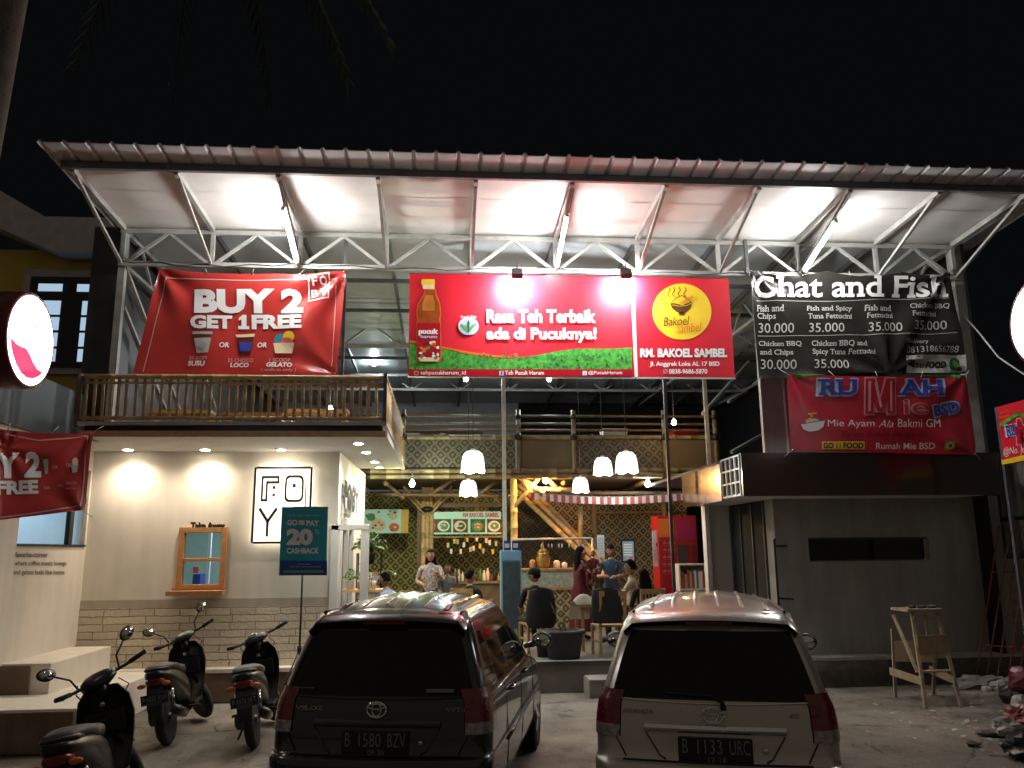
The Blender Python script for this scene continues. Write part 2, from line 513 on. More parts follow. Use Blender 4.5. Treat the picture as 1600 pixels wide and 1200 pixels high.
# ---------------------------------------------------------------- lettering
_TXT = {}
def text2d(s, bold=0.0, shear=0.0, slab=False, space=1.0):
    key = (s, bold, shear, slab, space)
    if key in _TXT: return _TXT[key]
    cu = bpy.data.curves.new('t', 'FONT')
    cu.body = s; cu.offset = bold; cu.shear = shear; cu.resolution_u = 3; cu.fill_mode = 'FRONT'; cu.space_character = space
    o = bpy.data.objects.new('t', cu); COL.objects.link(o)
    dg = bpy.context.evaluated_depsgraph_get()
    me = bpy.data.meshes.new_from_object(o.evaluated_get(dg))
    vs = [(v.co.x, v.co.y) for v in me.vertices]
    fs = [tuple(p.vertices) for p in me.polygons]
    if slab:
        bm = bmesh.new(); bm.from_mesh(me)
        ys = sorted({round(v[1], 2) for v in vs})
        base = -bold
        th = .085 + bold
        for e in [e for e in bm.edges if len(e.link_faces) == 1]:
            a, c = e.verts[0].co, e.verts[1].co
            if abs(a.y - c.y) < .002 and .05 < abs(a.x - c.x) < .24:
                x0, x1 = min(a.x, c.x), max(a.x, c.x); y = a.y
                wd = (x1 - x0) * .62
                up = e.link_faces[0].calc_center_median().y > y
                if up and abs(y - base) < .02:
                    wd *= .62; o_ = len(vs); vs += [(x0 - wd, y), (x1 + wd, y), (x1 + wd, y + th), (x0 - wd, y + th)]; fs.append((o_, o_ + 1, o_ + 2, o_ + 3))
                elif not up and y > .4:
                    o_ = len(vs); vs += [(x0 - wd, y - th), (x1 + wd * .1, y - th), (x1 + wd * .1, y), (x0 - wd, y)]; fs.append((o_, o_ + 1, o_ + 2, o_ + 3))
        bm.free()
    bpy.data.objects.remove(o); bpy.data.curves.remove(cu); bpy.data.meshes.remove(me)
    _TXT[key] = (vs, fs)
    return vs, fs
class Sign:
    """flat artwork in photo pixels or metres, laid on a surface by mapf(u, v, lift)"""
    def __init__(s, mapf, step=None):
        s.f, s.step, s.parts, s.cur = mapf, step, {}, None
    def part(s, name):
        s.cur = s.parts.setdefault(name, MB()); return s
    def _put(s, vs, fs, mat, layer):
        if s.step:
            bm = bmesh.new()
            bv = [bm.verts.new((a, b_, 0)) for a, b_ in vs]
            for f in fs:
                try: bm.faces.new([bv[i] for i in f])
                except ValueError: pass
            for ax in (0, 1):
                lo, hi = min(p[ax] for p in vs), max(p[ax] for p in vs)
                k = floor(lo / s.step) + 1
                while k * s.step < hi:
                    co = (k * s.step, 0, 0) if ax == 0 else (0, k * s.step, 0)
                    no = (1, 0, 0) if ax == 0 else (0, 1, 0)
                    bmesh.ops.bisect_plane(bm, geom=bm.verts[:] + bm.edges[:] + bm.faces[:], plane_co=co, plane_no=no)
                    k += 1
            bm.verts.index_update()
            vs = [(v_.co.x, v_.co.y) for v_ in bm.verts]
            fs = [tuple(v_.index for v_ in f.verts) for f in bm.faces]
            bm.free()
        s.cur.add([s.f(a, b_, layer * .004) for a, b_ in vs], fs, mat)
    def poly(s, pts, mat, layer=1):
        s._put(pts, [tuple(range(len(pts)))], mat, layer); return s
    def rect(s, x0, y0, x1, y1, mat, layer=1):
        return s.poly([(x0, y0), (x1, y0), (x1, y1), (x0, y1)], mat, layer)
    def disc(s, cx, cy, rx, ry, mat, layer=1, n=28, a0=0, a1=2 * pi):
        full = abs(a1 - a0 - 2 * pi) < 1e-6
        return s.poly([(cx + rx * cos(a0 + (a1 - a0) * i / (n if full else n - 1)), cy + ry * sin(a0 + (a1 - a0) * i / (n if full else n - 1))) for i in range(n)], mat, layer)
    def line(s, pts, w_, mat, layer=1):
        for (ax, ay), (bx, by) in zip(pts, pts[1:]):
            dx, dy = bx - ax, by - ay; L_ = sqrt(dx * dx + dy * dy) or 1
            ex, ey = dx / L_ * w_ * .4, dy / L_ * w_ * .4
            nx, ny = -dy / L_ * w_ / 2, dx / L_ * w_ / 2
            s.poly([(ax - ex + nx, ay - ey + ny), (bx + ex + nx, by + ey + ny), (bx + ex - nx, by + ey - ny), (ax - ex - nx, ay - ey - ny)], mat, layer)
        return s
    def text(s, t, x0, y0, x1, y1, mat, layer=2, bold=0.0, shear=0.0, slab=False, rot=0.0, space=1.0):
        vs, fs = text2d(t, bold, shear, slab, space)
        ax, bx = min(p[0] for p in vs), max(p[0] for p in vs); ay, by = min(p[1] for p in vs), max(p[1] for p in vs)
        cx, cy = (x0 + x1) / 2, (y0 + y1) / 2; c_, s_ = cos(rot), sin(rot)
        out = []
        for a, b_ in vs:
            u = (a - ax) / (bx - ax) * (x1 - x0) + x0 - cx
            q = y1 + (b_ - ay) / (by - ay) * (y0 - y1) - cy
            out.append((cx + u * c_ - q * s_, cy + u * s_ + q * c_))
        s._put(out, fs, mat, layer); return s
    def build(s, root):
        return {n: mb.build(n, root, fixn=False) for n, mb in s.parts.items() if mb.v}
# ================================================================ SETTING
mb = MB()
nx, ny = 60, 46
xs = [-90, -40, -20] + [-12 + 26 * i / (nx - 1) for i in range(nx)] + [22, 45, 90]
ys = [-40, -10] + [2 + 13.5 * i / (ny - 1) for i in range(ny)] + [30, 60, 120]
rows = []
for y in ys:
    row = []
    for x in xs:
        n_ = mnoise.noise(V((x * .6, y * .6, 0))) * .02 + mnoise.noise(V((x * 2.3, y * 2.3, 4))) * .008
        row.append((x, y, n_ - .004 if 3 < y < 14.5 and -11 < x < 13 else 0))
    rows.append(row)
mb.grid(rows, 'ground')
struct(mb.build('ground'))

mb = MB()
mb.box(-5.29, 4.9, 12.62, 25, -.05, .45, 'concrete_dark')
mb.box(-1.62, 4.9, 12.60, 24.9, .45, .462, 'tile_floor')
mb.box(-5.29, -1.55, 12.55, 12.80, .40, .46, 'plaster')
mb.box(-5.31, -1.60, 12.58, 12.62, 0, .40, 'kerb_brown')
struct(mb.build('raised_floor', bevel=.012))
mb = MB()
mb.box(2.05, 3.4, 12.15, 12.62, 0, .24, 'concrete')
mb.box(2.05, 3.4, 12.10, 12.55, .24, .265, 'concrete')
struct(mb.build('entrance_step', bevel=.012))
mb = MB()
mb.box(-9.5, -4.72, 10.75, 12.57, 0, .80, 'plaster'); mb.box(-9.5, -4.95, 10.72, 10.75, 0, .78, 'kerb_brown')  # upper front face dark brown, with its shadow put into the colour
mb.box(-9.5, -3.95, 9.72, 10.72, 0, .45, 'plaster'); mb.box(-4.72, -4.05, 10.72, 12.57, 0, .448, 'plaster')
mb.box(-9.5, -3.97, 9.68, 9.72, 0, .43, 'kerb_brown')
tag(mb.build('terrace_bench', bevel=.012), 'cream rendered stepped bench block against the left side wall', 'bench')

# ---------------------------------------------------------------- steel hall with its canopy
hall = thing('steel_canopy_hall', 'wide steel framed hall with corrugated metal canopy over the whole frontage', 'building', (1.7, 12.2, 0))
TX0, TDX, TN, TY = -4.89, 1.32, 10, 12.2
ZB, ZT = 6.38, 6.90
XR = TX0 + TDX * TN
def zroof(y): return 7.02 + (12.3 - y) * .045
mb = MB()
rib, xs_ = .29, []
x = TX0 - .22
while x < XR + .5:
    xs_ += [(x, 0), (x + .02, .032), (x + .05, .032), (x + .07, 0)]
    x += rib
mb.grid([[(a, y, zroof(y) + h_) for a, h_ in xs_] for y in (9.86, 12.4, 25)], 'roof_metal', False)
mb.grid([[(a, y, zroof(y) + h_ + .012) for a, h_ in xs_] for y in (9.86, 25)], 'roof_metal', False)
mb.build('roof_sheet', hall)
mb = MB()
# foil lining under the canopy: sagging panels with overlapped seams
for k in range(TN):
    a, b_ = TX0 + TDX * k, TX0 + TDX * (k + 1)
    for j in range(3):
        y0 = 10.40 + j * .62; y1 = y0 + .635
        rows = []
        for iy in range(5):
            y = y0 + (y1 - y0) * iy / 4; r_ = []
            for ix in range(9):
                xx = a + (b_ - a) * ix / 8
                sag = -.012 * sin(pi * ix / 8) - .010 * mnoise.noise(V((xx * 2, y * 3, 1)))
                r_.append((xx, y, zroof(y) - .03 + sag - (.006 if iy == 0 else 0) + j * .0))
            rows.append(r_)
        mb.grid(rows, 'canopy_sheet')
mb.build('canopy_lining', hall)
mb = MB()
mb.box(TX0 - .12, XR + .12, 10.30, 10.36, zroof(10.3) - .10, zroof(10.3) - .005, 'fascia_steel')
mb.build('fascia_beam', hall)
def truss(name, Y, z0, z1, mat, x0=TX0, n=TN, dx=TDX, w_=.07):
    m_ = MB()
    m_.box(x0 - .05, x0 + n * dx + .05, Y - w_ / 2, Y + w_ / 2, z0 - w_ / 2, z0 + w_ / 2, mat)
    m_.box(x0 - .05, x0 + n * dx + .05, Y - w_ / 2, Y + w_ / 2, z1 - w_ / 2, z1 + w_ / 2, mat)
    for k in range(n + 1):
        xx = x0 + dx * k
        m_.box(xx - .03, xx + .03, Y - .028, Y + .028, z0 + w_ / 2, z1 - w_ / 2, mat)
        if k < n:
            m_.bar((xx + .05, Y, z0 + .02), (xx + dx / 2, Y, z1 - .02), .045, .045, mat, (0, 1, 0))
            m_.bar((xx + dx / 2, Y + .002, z1 - .02), (xx + dx - .05, Y + .002, z0 + .02), .045, .045, mat, (0, 1, 0))
    m_.build(name, hall)
truss('truss', TY, ZB, ZT, 'steel')
truss('truss', 17.2, ZB, ZT, 'steel')
truss('truss', 22.0, ZB, ZT, 'steel')
for k in range(TN + 1):
    xx = TX0 + TDX * k
    m_ = MB(); m_.bar((xx, 12.16, zroof(12.2) - .085), (xx, 10.37, zroof(10.4) - .085), .06, .08, 'steel'); m_.build('rafter', hall)
    m_ = MB(); m_.bar((xx, TY - .04, ZB), (xx, 10.5, zroof(10.5) - .12), .042, .042, 'steel'); m_.build('strut', hall)
for xx in (TX0, 5.9, XR):          # trusses running back into the hall
    m_ = MB()
    m_.bar((xx, 12.26, ZB), (xx, 24, ZB), .06, .06, 'steel'); m_.bar((xx, 12.26, ZT), (xx, 24, ZT), .06, .06, 'steel')
    y = 12.3
    while y < 23.4:
        m_.bar((xx, y, ZB), (xx, y + .6, ZT), .04, .04, 'steel'); m_.bar((xx, y + .6, ZT), (xx, y + 1.2, ZB), .04, .04, 'steel')
        y += 1.2
    m_.build('side_truss', hall)
for k in range(0, TN + 1):
    xx = TX0 + TDX * k
    m_ = MB(); m_.bar((xx, 12.26, zroof(12.3) - .085), (xx, 24.8, zroof(24.8) - .085), .05, .09, 'steel_dark'); m_.build('inner_rafter', hall)
m_ = MB()
y = 12.32
while y < 24:
    y1 = min(y + 1.55, 24.6)
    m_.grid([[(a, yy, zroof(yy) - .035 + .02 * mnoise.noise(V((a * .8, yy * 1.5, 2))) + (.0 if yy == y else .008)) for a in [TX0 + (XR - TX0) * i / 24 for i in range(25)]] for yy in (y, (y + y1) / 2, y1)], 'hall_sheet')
    y += 1.5
m_.build('hall_lining', hall)
for y in (14.0, 15.6, 19.0, 20.6):
    m_ = MB(); m_.box(TX0, XR, y - .03, y + .03, zroof(y) - .20, zroof(y) - .135, 'steel_dark'); m_.build('purlin', hall)
for a, b_ in ((0, 2), (2, 5), (5, 8), (8, 10)):
    m_ = MB(); xa, xb = TX0 + TDX * a, TX0 + TDX * b_
    m_.tube([(xa + (xb - xa) * i / 14, TY - .045, ZB + .03 - .05 * sin(pi * i / 14) - .02 * sin(i * 1.7)) for i in range(15)], .007, 'wire', 5); m_.build('lamp_cable', hall)
for k in range(2, TN, 3):
    m_ = MB(); xx = TX0 + TDX * k + .035; m_.tube([(xx, TY - .05, ZB + .02), (xx, 11.4, 6.66), (xx, 10.45, zroof(10.45) - .14)], .006, 'wire', 5); m_.build('lamp_cable', hall)
def post(x0, y0, z0, z1, s=.10, mat='steel'):
    m_ = MB(); m_.box(x0 - s / 2, x0 + s / 2, y0 - s / 2, y0 + s / 2, z0, z1, mat); m_.build('post', hall)
post(TX0 - .02, TY + .09, 3.8, ZT); post(XR + .1, TY + .12, 3.47, ZT + .1, .16); post(8.52, 12.36, 3.47, 7.0, .13, 'steel_dark')
post(-1.57, 12.3, 3.65, 6.9, .045, 'steel_dark'); post(4.80, 12.16, 6.35, 6.95, .05, 'steel_dark')
p_ = at(787, 640, 17.3); post(p_.x, 17.3, .46, 6.4, .08, 'steel')
p_ = at(1103, 640, 17.0); post(p_.x, 17.0, .46, 6.4, .075, 'steel')
p_ = at(1040, 640, 14.6); post(p_.x, 14.6, .46, 6.95, .055, 'steel_dark')
m_ = MB()                                            # dark cladding and bracing on the left flank
m_.box(-5.43, -4.98, 12.42, 13.0, 3.70, 7.05, 'dark_wall'); m_.box(-5.10, -5.05, 13.0, 24.5, 3.7, 7.0, 'dark_wall')
m_.build('side_cladding', hall)
for a, b_ in (((-4.88, 12.3, 6.36), (-4.88, 15.4, 4.6)), ((-4.88, 12.35, 5.75), (-4.88, 14.8, 4.4)), ((-4.88, 15.4, 6.36), (-4.88, 18.4, 4.6))):
    m_ = MB(); m_.bar(a, b_, .06, .05, 'steel'); m_.build('brace', hall)
m_ = MB()
m_.box(-5.1, 2.2, 24.5, 24.6, .4, 7, 'trim_grey'); m_.box(2.2, 9, 24.5, 24.58, .4, 7, 'void'); m_.box(-2.2, 1.0, 24.40, 24.48, 4.2, 5.6, 'dark_wall')
m_.build('rear_wall', hall)
m_ = MB(); m_.box(8.62, 8.68, 12.6, 24.5, .4, 7, 'void'); m_.build('side_wall', hall)
for a, b_ in (((5.55, 15.5, 4.9), (6.9, 18, 5.6)), ((5.55, 15.5, 3.9), (7.2, 18, 4.6)), ((5.5, 17, 4.9), (7, 18, 6.3))):
    m_ = MB(); m_.bar(a, b_, .06, .06, 'steel'); m_.build('brace', hall)

# ---------------------------------------------------------------- coffee shop under the balcony
SX0, SX1, SY0, SY1, SZ = -5.29, -1.65, 12.8, 16.95, 3.62
shop = thing('coffee_shop', 'cream coffee shop building with takeaway window and stone skirting', 'building', (-3.5, 12.8, .45))
WX0, WX1, WZ0, WZ1 = -3.90, -3.30, 1.60, 2.40
m_ = MB()
m_.box(SX0 - .15, WX0, SY0, SY0 + .14, 1.42, SZ, 'plaster'); m_.box(WX1, SX1 - .12, SY0, SY0 + .14, 1.42, SZ, 'plaster')
m_.box(WX0, WX1, SY0, SY0 + .14, WZ1, SZ, 'plaster'); m_.box(WX0, WX1, SY0, SY0 + .14, 1.42, WZ0, 'plaster')
m_.build('front_wall', shop)
m_ = MB(); m_.box(SX0 - .14, SX1, SY0 - .015, SY0 + .14, 1.30, 1.42, 'band_beige'); m_.build('dado_band', shop)
m_ = MB(); m_.box(SX0 - .14, SX1 - .01, SY0 - .03, SY0 + .13, .455, 1.30, 'stone_brick'); m_.build('stone_skirting', shop)
DY0, DY1 = 13.25, 15.0
m_ = MB()
m_.box(SX1 - .12, SX1 + .02, SY0 + .003, DY0, .46, SZ, 'plaster_white'); m_.box(SX1 - .12, SX1 - .001, SY0 - .002, SY0 + .003, 1.42, SZ, 'plaster'); m_.box(SX1 - .12, SX1 + .02, DY1, SY1, .46, SZ, 'plaster_white')
m_.box(SX1 - .12, SX1 + .02, DY0, DY1, 2.62, SZ, 'plaster_white')
m_.build('side_wall', shop)
m_ = MB()
m_.box(SX0 - .1, SX1 - .12, SY1 - .1, SY1, .46, SZ, 'teal_room'); m_.box(SX0 - .14, SX0 - .04, SY0 + .14, SY1, .46, SZ, 'teal_room')
m_.box(SX0 - .04, SX1 - .12, SY0 + .14, SY1, SZ - .06, SZ - .01, 'room_white'); m_.box(-3.42, -3.36, 14.9, 15.0, .46, 3.4, 'black')
m_.box(-4.3, -3.0, 14.2, 14.8, .46, 1.45, 'wood_shelf'); m_.box(-4.16, -4.04, 14.3, 14.6, 1.45, 1.74, 'blue_print'); m_.box(-4.15, -4.06, 14.25, 14.3, 1.76, 1.86, 'coral_print'); m_.box(-3.95, -3.90, 14.3, 14.36, 1.45, 2.5, 'room_white'); m_.box(-3.75, -3.45, 14.3, 14.5, 1.45, 1.52, 'steel')
m_.build('interior', shop)
m_ = MB()
for a in ((WX0 - .05, WX0 + .03, WZ0 - .04, WZ1 + .06), (WX1 - .03, WX1 + .05, WZ0 - .04, WZ1 + .06), (WX0 + .03, WX1 - .03, WZ1 - .02, WZ1 + .06), (WX0 + .03, WX1 - .03, WZ0 - .04, WZ0 + .03), (WX0 + .03, WX1 - .03, 1.96, 2.01)):
    m_.box(a[0], a[1], SY0 - .05, SY0 + .06, a[2], a[3], 'wood_warm')
wf = m_.build('takeaway_window', shop, bevel=.006)
m_ = MB(); m_.box(WX0 + .03, WX1 - .03, SY0 + .01, SY0 + .016, WZ0 + .03, WZ1 - .02, 'pane'); m_.build('pane', wf)
m_ = MB(); m_.box(-4.02, -3.22, SY0 - .26, SY0 - .03, 1.48, 1.545, 'wood_warm'); m_.box(-4.0, -3.24, SY0 - .04, SY0 - .004, 1.545, 1.58, 'wood_warm'); m_.build('sill', wf, bevel=.004)
s_ = Sign(lambda u, v, l: V((at(u, v, 12.7).x, SY0 - .045 - l, at(u, v, 12.8).z)))
s_.part('lettering').text('Take Away', 296, 816, 350, 830, 'void', 1, bold=.06).text('Take Away', 296.7, 816.6, 350.7, 830.6, 'plastic_grey', 0, bold=.06)
s_.build(shop)
# side door and shop name on the flank
m_ = MB()
for a in ((DY0, DY0 + .08, .46, 2.62), (DY1 - .08, DY1, .46, 2.62), (DY0 + .08, DY1 - .08, 2.52, 2.62), ((DY0 + DY1) / 2 - .04, (DY0 + DY1) / 2 + .04, .46, 2.52)):
    m_.box(SX1 - .08, SX1 + .04, a[0], a[1], a[2], a[3], 'plaster_white')
m_.box(SX1 - .06, SX1 + .0, DY0 + .08, DY1 - .08, .46, .9, 'plaster_white')
df = m_.build('side_door', shop)
m_ = MB(); m_.box(SX1 - .04, SX1 - .034, DY0 + .08, DY1 - .08, .9, 2.52, 'pane'); m_.build('pane', df)
s_ = Sign(lambda u, v, l: V((SX1 + .02 + .05, u, v)))
s_.part('lettering').text('FOBY', 13.1, 3.20, 15.3, 2.74, 'void', 1, bold=.05).text('gelato', 13.1, 2.70, 13.9, 2.60, 'void', 1, bold=.03)
s_.build(shop)
# white post and narrow counter by the door
m_ = MB(); m_.box(-1.72, -1.60, 12.74, 12.86, .46, 2.48, 'plaster_white'); m_.box(-1.74, -1.15, 12.74, 12.86, 2.40, 2.48, 'plaster_white'); m_.box(-1.27, -1.15, 12.75, 12.85, .46, 2.40, 'plaster_white'); m_.build('door_frame', shop, bevel=.006)
# soffit, deck edge, wood fascia
BX0, BX1, BY0, BY1 = -4.75, -.80, 11.0, 15.45
m_ = MB(); m_.box(BX0 + .02, BX1 - .02, BY0 + .02, BY1, 3.60, 3.64, 'plaster_white'); m_.box(BX0 - .55, BX0 + .02, BY0 + .6, SY0, 3.60, 3.64, 'plaster_white'); m_.build('soffit', shop)
m_ = MB(); m_.box(BX0, BX1, BY0 - .02, BY0 + .02, 3.58, 3.66, 'wood_fascia'); m_.box(BX1 - .02, BX1 + .02, BY0 + .02, BY1, 3.575, 3.66, 'plaster_white'); m_.build('wood_edge', shop)
m_ = MB(); m_.box(BX0 + .03, BX1 - .05, BY0 + .05, BY1, 3.665, 3.735, 'black_metal'); m_.box(BX0 - .05, BX1 + .01, BY0 - .03, BY0 + .05, 3.735, 3.78, 'steel'); m_.box(BX1 - .05, BX1 + .01, BY0 + .05, BY1, 3.735, 3.78, 'steel'); m_.box(BX0, BX1 - .05, BY0 + .05, SY1, 3.74, 3.775, 'wood_fascia'); m_.build('balcony_deck', shop)
# downlights: ring, glowing lens and lamp
k = 0
for x_, y_ in ((-4.68, 12.48), (-3.57, 12.48), (-2.46, 12.48), (-1.24, 11.76), (-1.23, 12.85), (-1.22, 14.25), (-1.21, 15.2)):
    t_ = thing('downlight', ('warm round downlight over the left end of the cream wall', 'warm round downlight above the takeaway window', 'warm round downlight above the glowing square logo sign',
        'round downlight nearest the front corner of the balcony soffit', 'second round downlight back along the soffit edge', 'third round downlight back along the soffit edge', 'rearmost round downlight in the soffit row')[k], 'downlight', (x_, y_, 3.6), 'recessed downlights in the balcony soffit')
    m_ = MB(); m_.lathe([(.085, 3.598), (.092, 3.588), (.075, 3.584), (.070, 3.594)], (x_, y_, 0), 'white', 20); m_.build('ring', t_)
    m_ = MB(); m_.lathe([(.068, 3.598), (.06, 3.582), (.01, 3.572)], (x_, y_, 0), 'down_glow', 18); m_.build('lens', t_)
    lamp('SPOT', (x_, y_, 3.575), 85 if k < 3 else 95, (1, .83, .64) if k < 3 else (1, .93, .84), .04, 'downlight_lamp', t_, (x_ - (0 if k < 3 else .1), y_ + (.03 if k < 3 else 0), 0), radians(150), 1.0)
    k += 1
lamp('AREA', (-3.4, 14.6, 3.3), 45, (.85, .97, 1), .9, 'shop_lamp', shop, (-3.4, 14.6, 0))

# glowing square logo sign on the cream wall
lg = thing('logo_sign', 'glowing white square sign with black outlined letters F O B Y on the cream wall', 'sign', (-2.44, 12.7, 2.2))
LX0, LX1, LZ0, LZ1 = -2.86, -2.02, 2.22, 3.34
m_ = MB(); m_.box(LX0, LX1, 12.66, 12.80, LZ0, LZ1, 'logo_edge'); m_.build('light_box', lg)
m_ = MB()
for a in ((LX0 - .012, LX0 + .02, LZ0, LZ1), (LX1 - .02, LX1 + .012, LZ0, LZ1), (LX0 + .02, LX1 - .02, LZ1 - .02, LZ1 + .012), (LX0 + .02, LX1 - .02, LZ0 - .012, LZ0 + .02)):
    m_.box(a[0], a[1], 12.63, 12.675, a[2], a[3], 'black')
m_.build('rim', lg)
m_ = MB(); m_.box(LX0 + .02, LX1 - .02, 12.645, 12.66, LZ0 + .02, LZ1 - .02, 'logo_glow'); m_.build('face', lg)
s_ = Sign(lambda u, v, l: V((LX0 + u * (LX1 - LX0), 12.64 - l * 1.5, LZ1 - v * (LZ1 - LZ0))))
s_.part('lettering')
def outl(poly, w_=.034):
    s_.line(poly + [poly[0]], w_, 'black', 1)
outl([(.14, .13), (.42, .13), (.42, .20), (.22, .20), (.22, .44), (.14, .44)])
s_.rect(.32, .25, .37, .29, 'black', 1); s_.rect(.32, .35, .37, .39, 'black', 1)
rr = [(.70 + .15 * (abs(cos(a)) ** .4) * (1 if cos(a) > 0 else -1), .285 + .165 * (abs(sin(a)) ** .4) * (1 if sin(a) > 0 else -1)) for a in [2 * pi * i / 28 for i in range(28)]]
outl(rr); s_.rect(.67, .22, .73, .27, 'black', 1)
s_.line([(.12, .56), (.26, .72), (.26, .90)], .045, 'black', 1).line([(.26, .72), (.40, .56)], .045, 'black', 1)
outl([(.60, .56), (.86, .56), (.90, .66), (.84, .72), (.90, .80), (.86, .90), (.60, .90)])
s_.build(lg)

# wing on the left whose side wall faces the yard
wing = thing('shop_wing', 'plain cream side wall of the shop wing with a long window behind the red banner', 'building', (-6.5, 11, 0))
QX = -5.29
WY0, WY1, QZ0, QZ1 = 10.8, 12.75, 2.22, 3.30
m_ = MB()
m_.box(QX - .14, QX, 8.9, WY0, .0, SZ, 'plaster'); m_.box(QX - .14, QX, WY1, SY0 + .1, .8, SZ, 'plaster')
m_.box(QX - .14, QX, WY0, WY1, .0, QZ0, 'plaster'); m_.box(QX - .14, QX, WY0, WY1, QZ1, SZ, 'plaster'); m_.box(-9.5, QX - .14, 8.9, 9.0, 0, SZ, 'plaster')
m_.build('side_wall', wing)
m_ = MB(); m_.box(-9.0, -8.9, 9, 13.2, 0, SZ, 'room_white'); m_.box(-9, QX - .14, 13.1, 13.2, 0, SZ, 'room_white'); m_.box(-9, QX - .14, 9, 13.1, SZ - .05, SZ - .01, 'room_white'); m_.box(-7.0, -6.9, 10.6, 13.0, 2.2, 3.3, 'room_white')
m_.build('interior', wing)
m_ = MB(); m_.box(QX - .09, QX - .03, 12.28, 12.40, QZ0, QZ1, 'black'); m_.box(QX - .1, QX + .02, WY0, WY1, QZ0 - .03, QZ0, 'black'); m_.box(QX - .09, QX - .03, WY0, WY1, 2.82, 2.9, 'black'); wn_ = m_.build('window', wing)
m_ = MB(); m_.box(QX - .06, QX - .055, WY0, WY1, QZ0, QZ1, 'pane'); m_.build('pane', wn_)
m_ = MB(); m_.box(-9.6, QX + .05, 8.7, 12.4, SZ, 4.35, 'black'); m_.build('parapet', wing)
s_ = Sign(lambda u, v, l: V((QX + .004 + l, atx(u, v, QX).y, atx(u, v, QX).z)))
s_.part('lettering').text('favorite-corner', 23, 862, 74, 871, 'plastic_grey', 1, bold=.015).text('where coffee meets lounge', 22, 876, 103, 886, 'plastic_grey', 1, bold=.012).text('and gelato feels like home', 20, 890, 100, 900, 'plastic_grey', 1, bold=.012)
s_.build(wing)
lamp('AREA', (-7.0, 11.9, 3.4), 45, (.78, .90, 1), .8, 'wing_lamp', wing, (-7.0, 11.9, 0))

# bamboo railing along the balcony
rl = thing('bamboo_railing', 'bamboo pole railing along the front and side of the shop balcony', 'railing', (-2.8, 11, 3.78))
def bamboo(m_, a, b_, r, mat, n=8):
    a, b_ = V(a), V(b_); L_ = (b_ - a).length; k = max(2, int(L_ / .32)); pts, rs = [], []
    for i in range(k + 1):
        p = a.lerp(b_, i / k); q = (b_ - a).normalized() * .012
        if 0 < i < k:
            pts += [p - q, p, p + q]; rs += [r, r * 1.16, r]
        else:
            pts.append(p); rs.append(r)
    m_.tube(pts, rs, mat, n)
for z, r in ((4.385, .035), (3.83, .026), (4.30, .018)):
    m_ = MB(); bamboo(m_, (BX0, BY0, z), (BX1, BY0, z), r, 'bamboo'); m_.build('rail', rl)
for z, r in ((4.385, .035), (3.83, .026)):
    m_ = MB(); bamboo(m_, (BX1 - .02, BY0 + .05, z), (BX1 - .02, BY1, z), r, 'bamboo'); m_.build('rail', rl)
x_ = BX0 + .03
while x_ < BX1 - .06:
    m_ = MB(); bamboo(m_, (x_, BY0 + .012, 3.80), (x_ + random.uniform(-.01, .01), BY0 + .012, 4.37), random.uniform(.019, .027), 'bamboo'); m_.build('baluster', rl)
    x_ += random.uniform(.098, .118)
for k in range(33):
    y_ = BY0 + .10 + k * .135
    m_ = MB(); bamboo(m_, (BX1 - .03, y_, 3.80), (BX1 - .03, y_, 4.37), .024, 'bamboo'); m_.build('baluster', rl)
m_ = MB(); m_.box(BX1 - .045, BX1 + .005, BY0 - .045, BY0 - .005, 3.78, 4.44, 'steel_dark'); m_.build('corner_post', rl)
m_ = MB(); bamboo(m_, (BX0 - .06, BY0, 3.7), (BX0 - .06, BY0, 4.42), .04, 'bamboo_dark'); m_.build('end_post', rl)
# furniture glimpsed behind the balusters
for i, (x_, y_, c_) in enumerate(((-3.9, 12.4, 'left'), (-2.9, 12.6, 'middle'), (-1.9, 12.3, 'right'))):
    t_ = thing('wooden_bench', f'brown wooden bench on the balcony seen between the {c_} balusters', 'bench', (x_, y_, 3.78), 'benches on the balcony')
    m_ = MB(); m_.box(x_ - .45, x_ + .45, y_ - .18, y_ + .18, 4.10, 4.15, 'wood_chair'); m_.build('seat', t_)
    for sx in (-.4, .4):
        m_ = MB(); m_.box(x_ + sx - .03, x_ + sx + .03, y_ - .15, y_ + .15, 3.78, 4.10, 'wood_chair'); m_.build('leg', t_)

# ---------------------------------------------------------------- bamboo mezzanine at the back
mz = thing('bamboo_mezzanine', 'bamboo mezzanine at the back with woven panel front and pole railing', 'mezzanine', (2.4, 17.5, .46))
MY, MX0, MX1 = 17.5, -1.9, 6.0
for nm, a, b_, mt_ in (('woven_panel', MX0, 1.50, 'weave_band'), ('plain_panel', 1.60, 2.72, 'plain_mat'), ('woven_panel', 2.80, 4.72, 'weave_band'), ('plain_panel', 4.80, MX1, 'plain_mat')):
    m_ = MB(); m_.box(a, b_, MY, MY + .04, 3.78, 4.42, mt_); m_.build(nm, mz)
for z, r in ((4.46, .05), (3.74, .055), (3.62, .05)):
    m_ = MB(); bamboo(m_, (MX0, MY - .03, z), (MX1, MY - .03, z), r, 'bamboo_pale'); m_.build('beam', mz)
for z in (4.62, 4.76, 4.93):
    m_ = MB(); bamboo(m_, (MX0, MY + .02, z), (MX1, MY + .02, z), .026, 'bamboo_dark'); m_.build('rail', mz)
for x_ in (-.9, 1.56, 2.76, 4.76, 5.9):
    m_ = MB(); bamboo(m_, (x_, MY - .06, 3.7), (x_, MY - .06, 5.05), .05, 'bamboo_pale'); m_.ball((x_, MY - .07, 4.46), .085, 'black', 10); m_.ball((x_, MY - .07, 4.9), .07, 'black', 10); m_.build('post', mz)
m_ = MB(); m_.box(MX0, 6.2, MY + .06, 21.0, 3.60, 3.70, 'bamboo_dark'); m_.build('deck', mz)
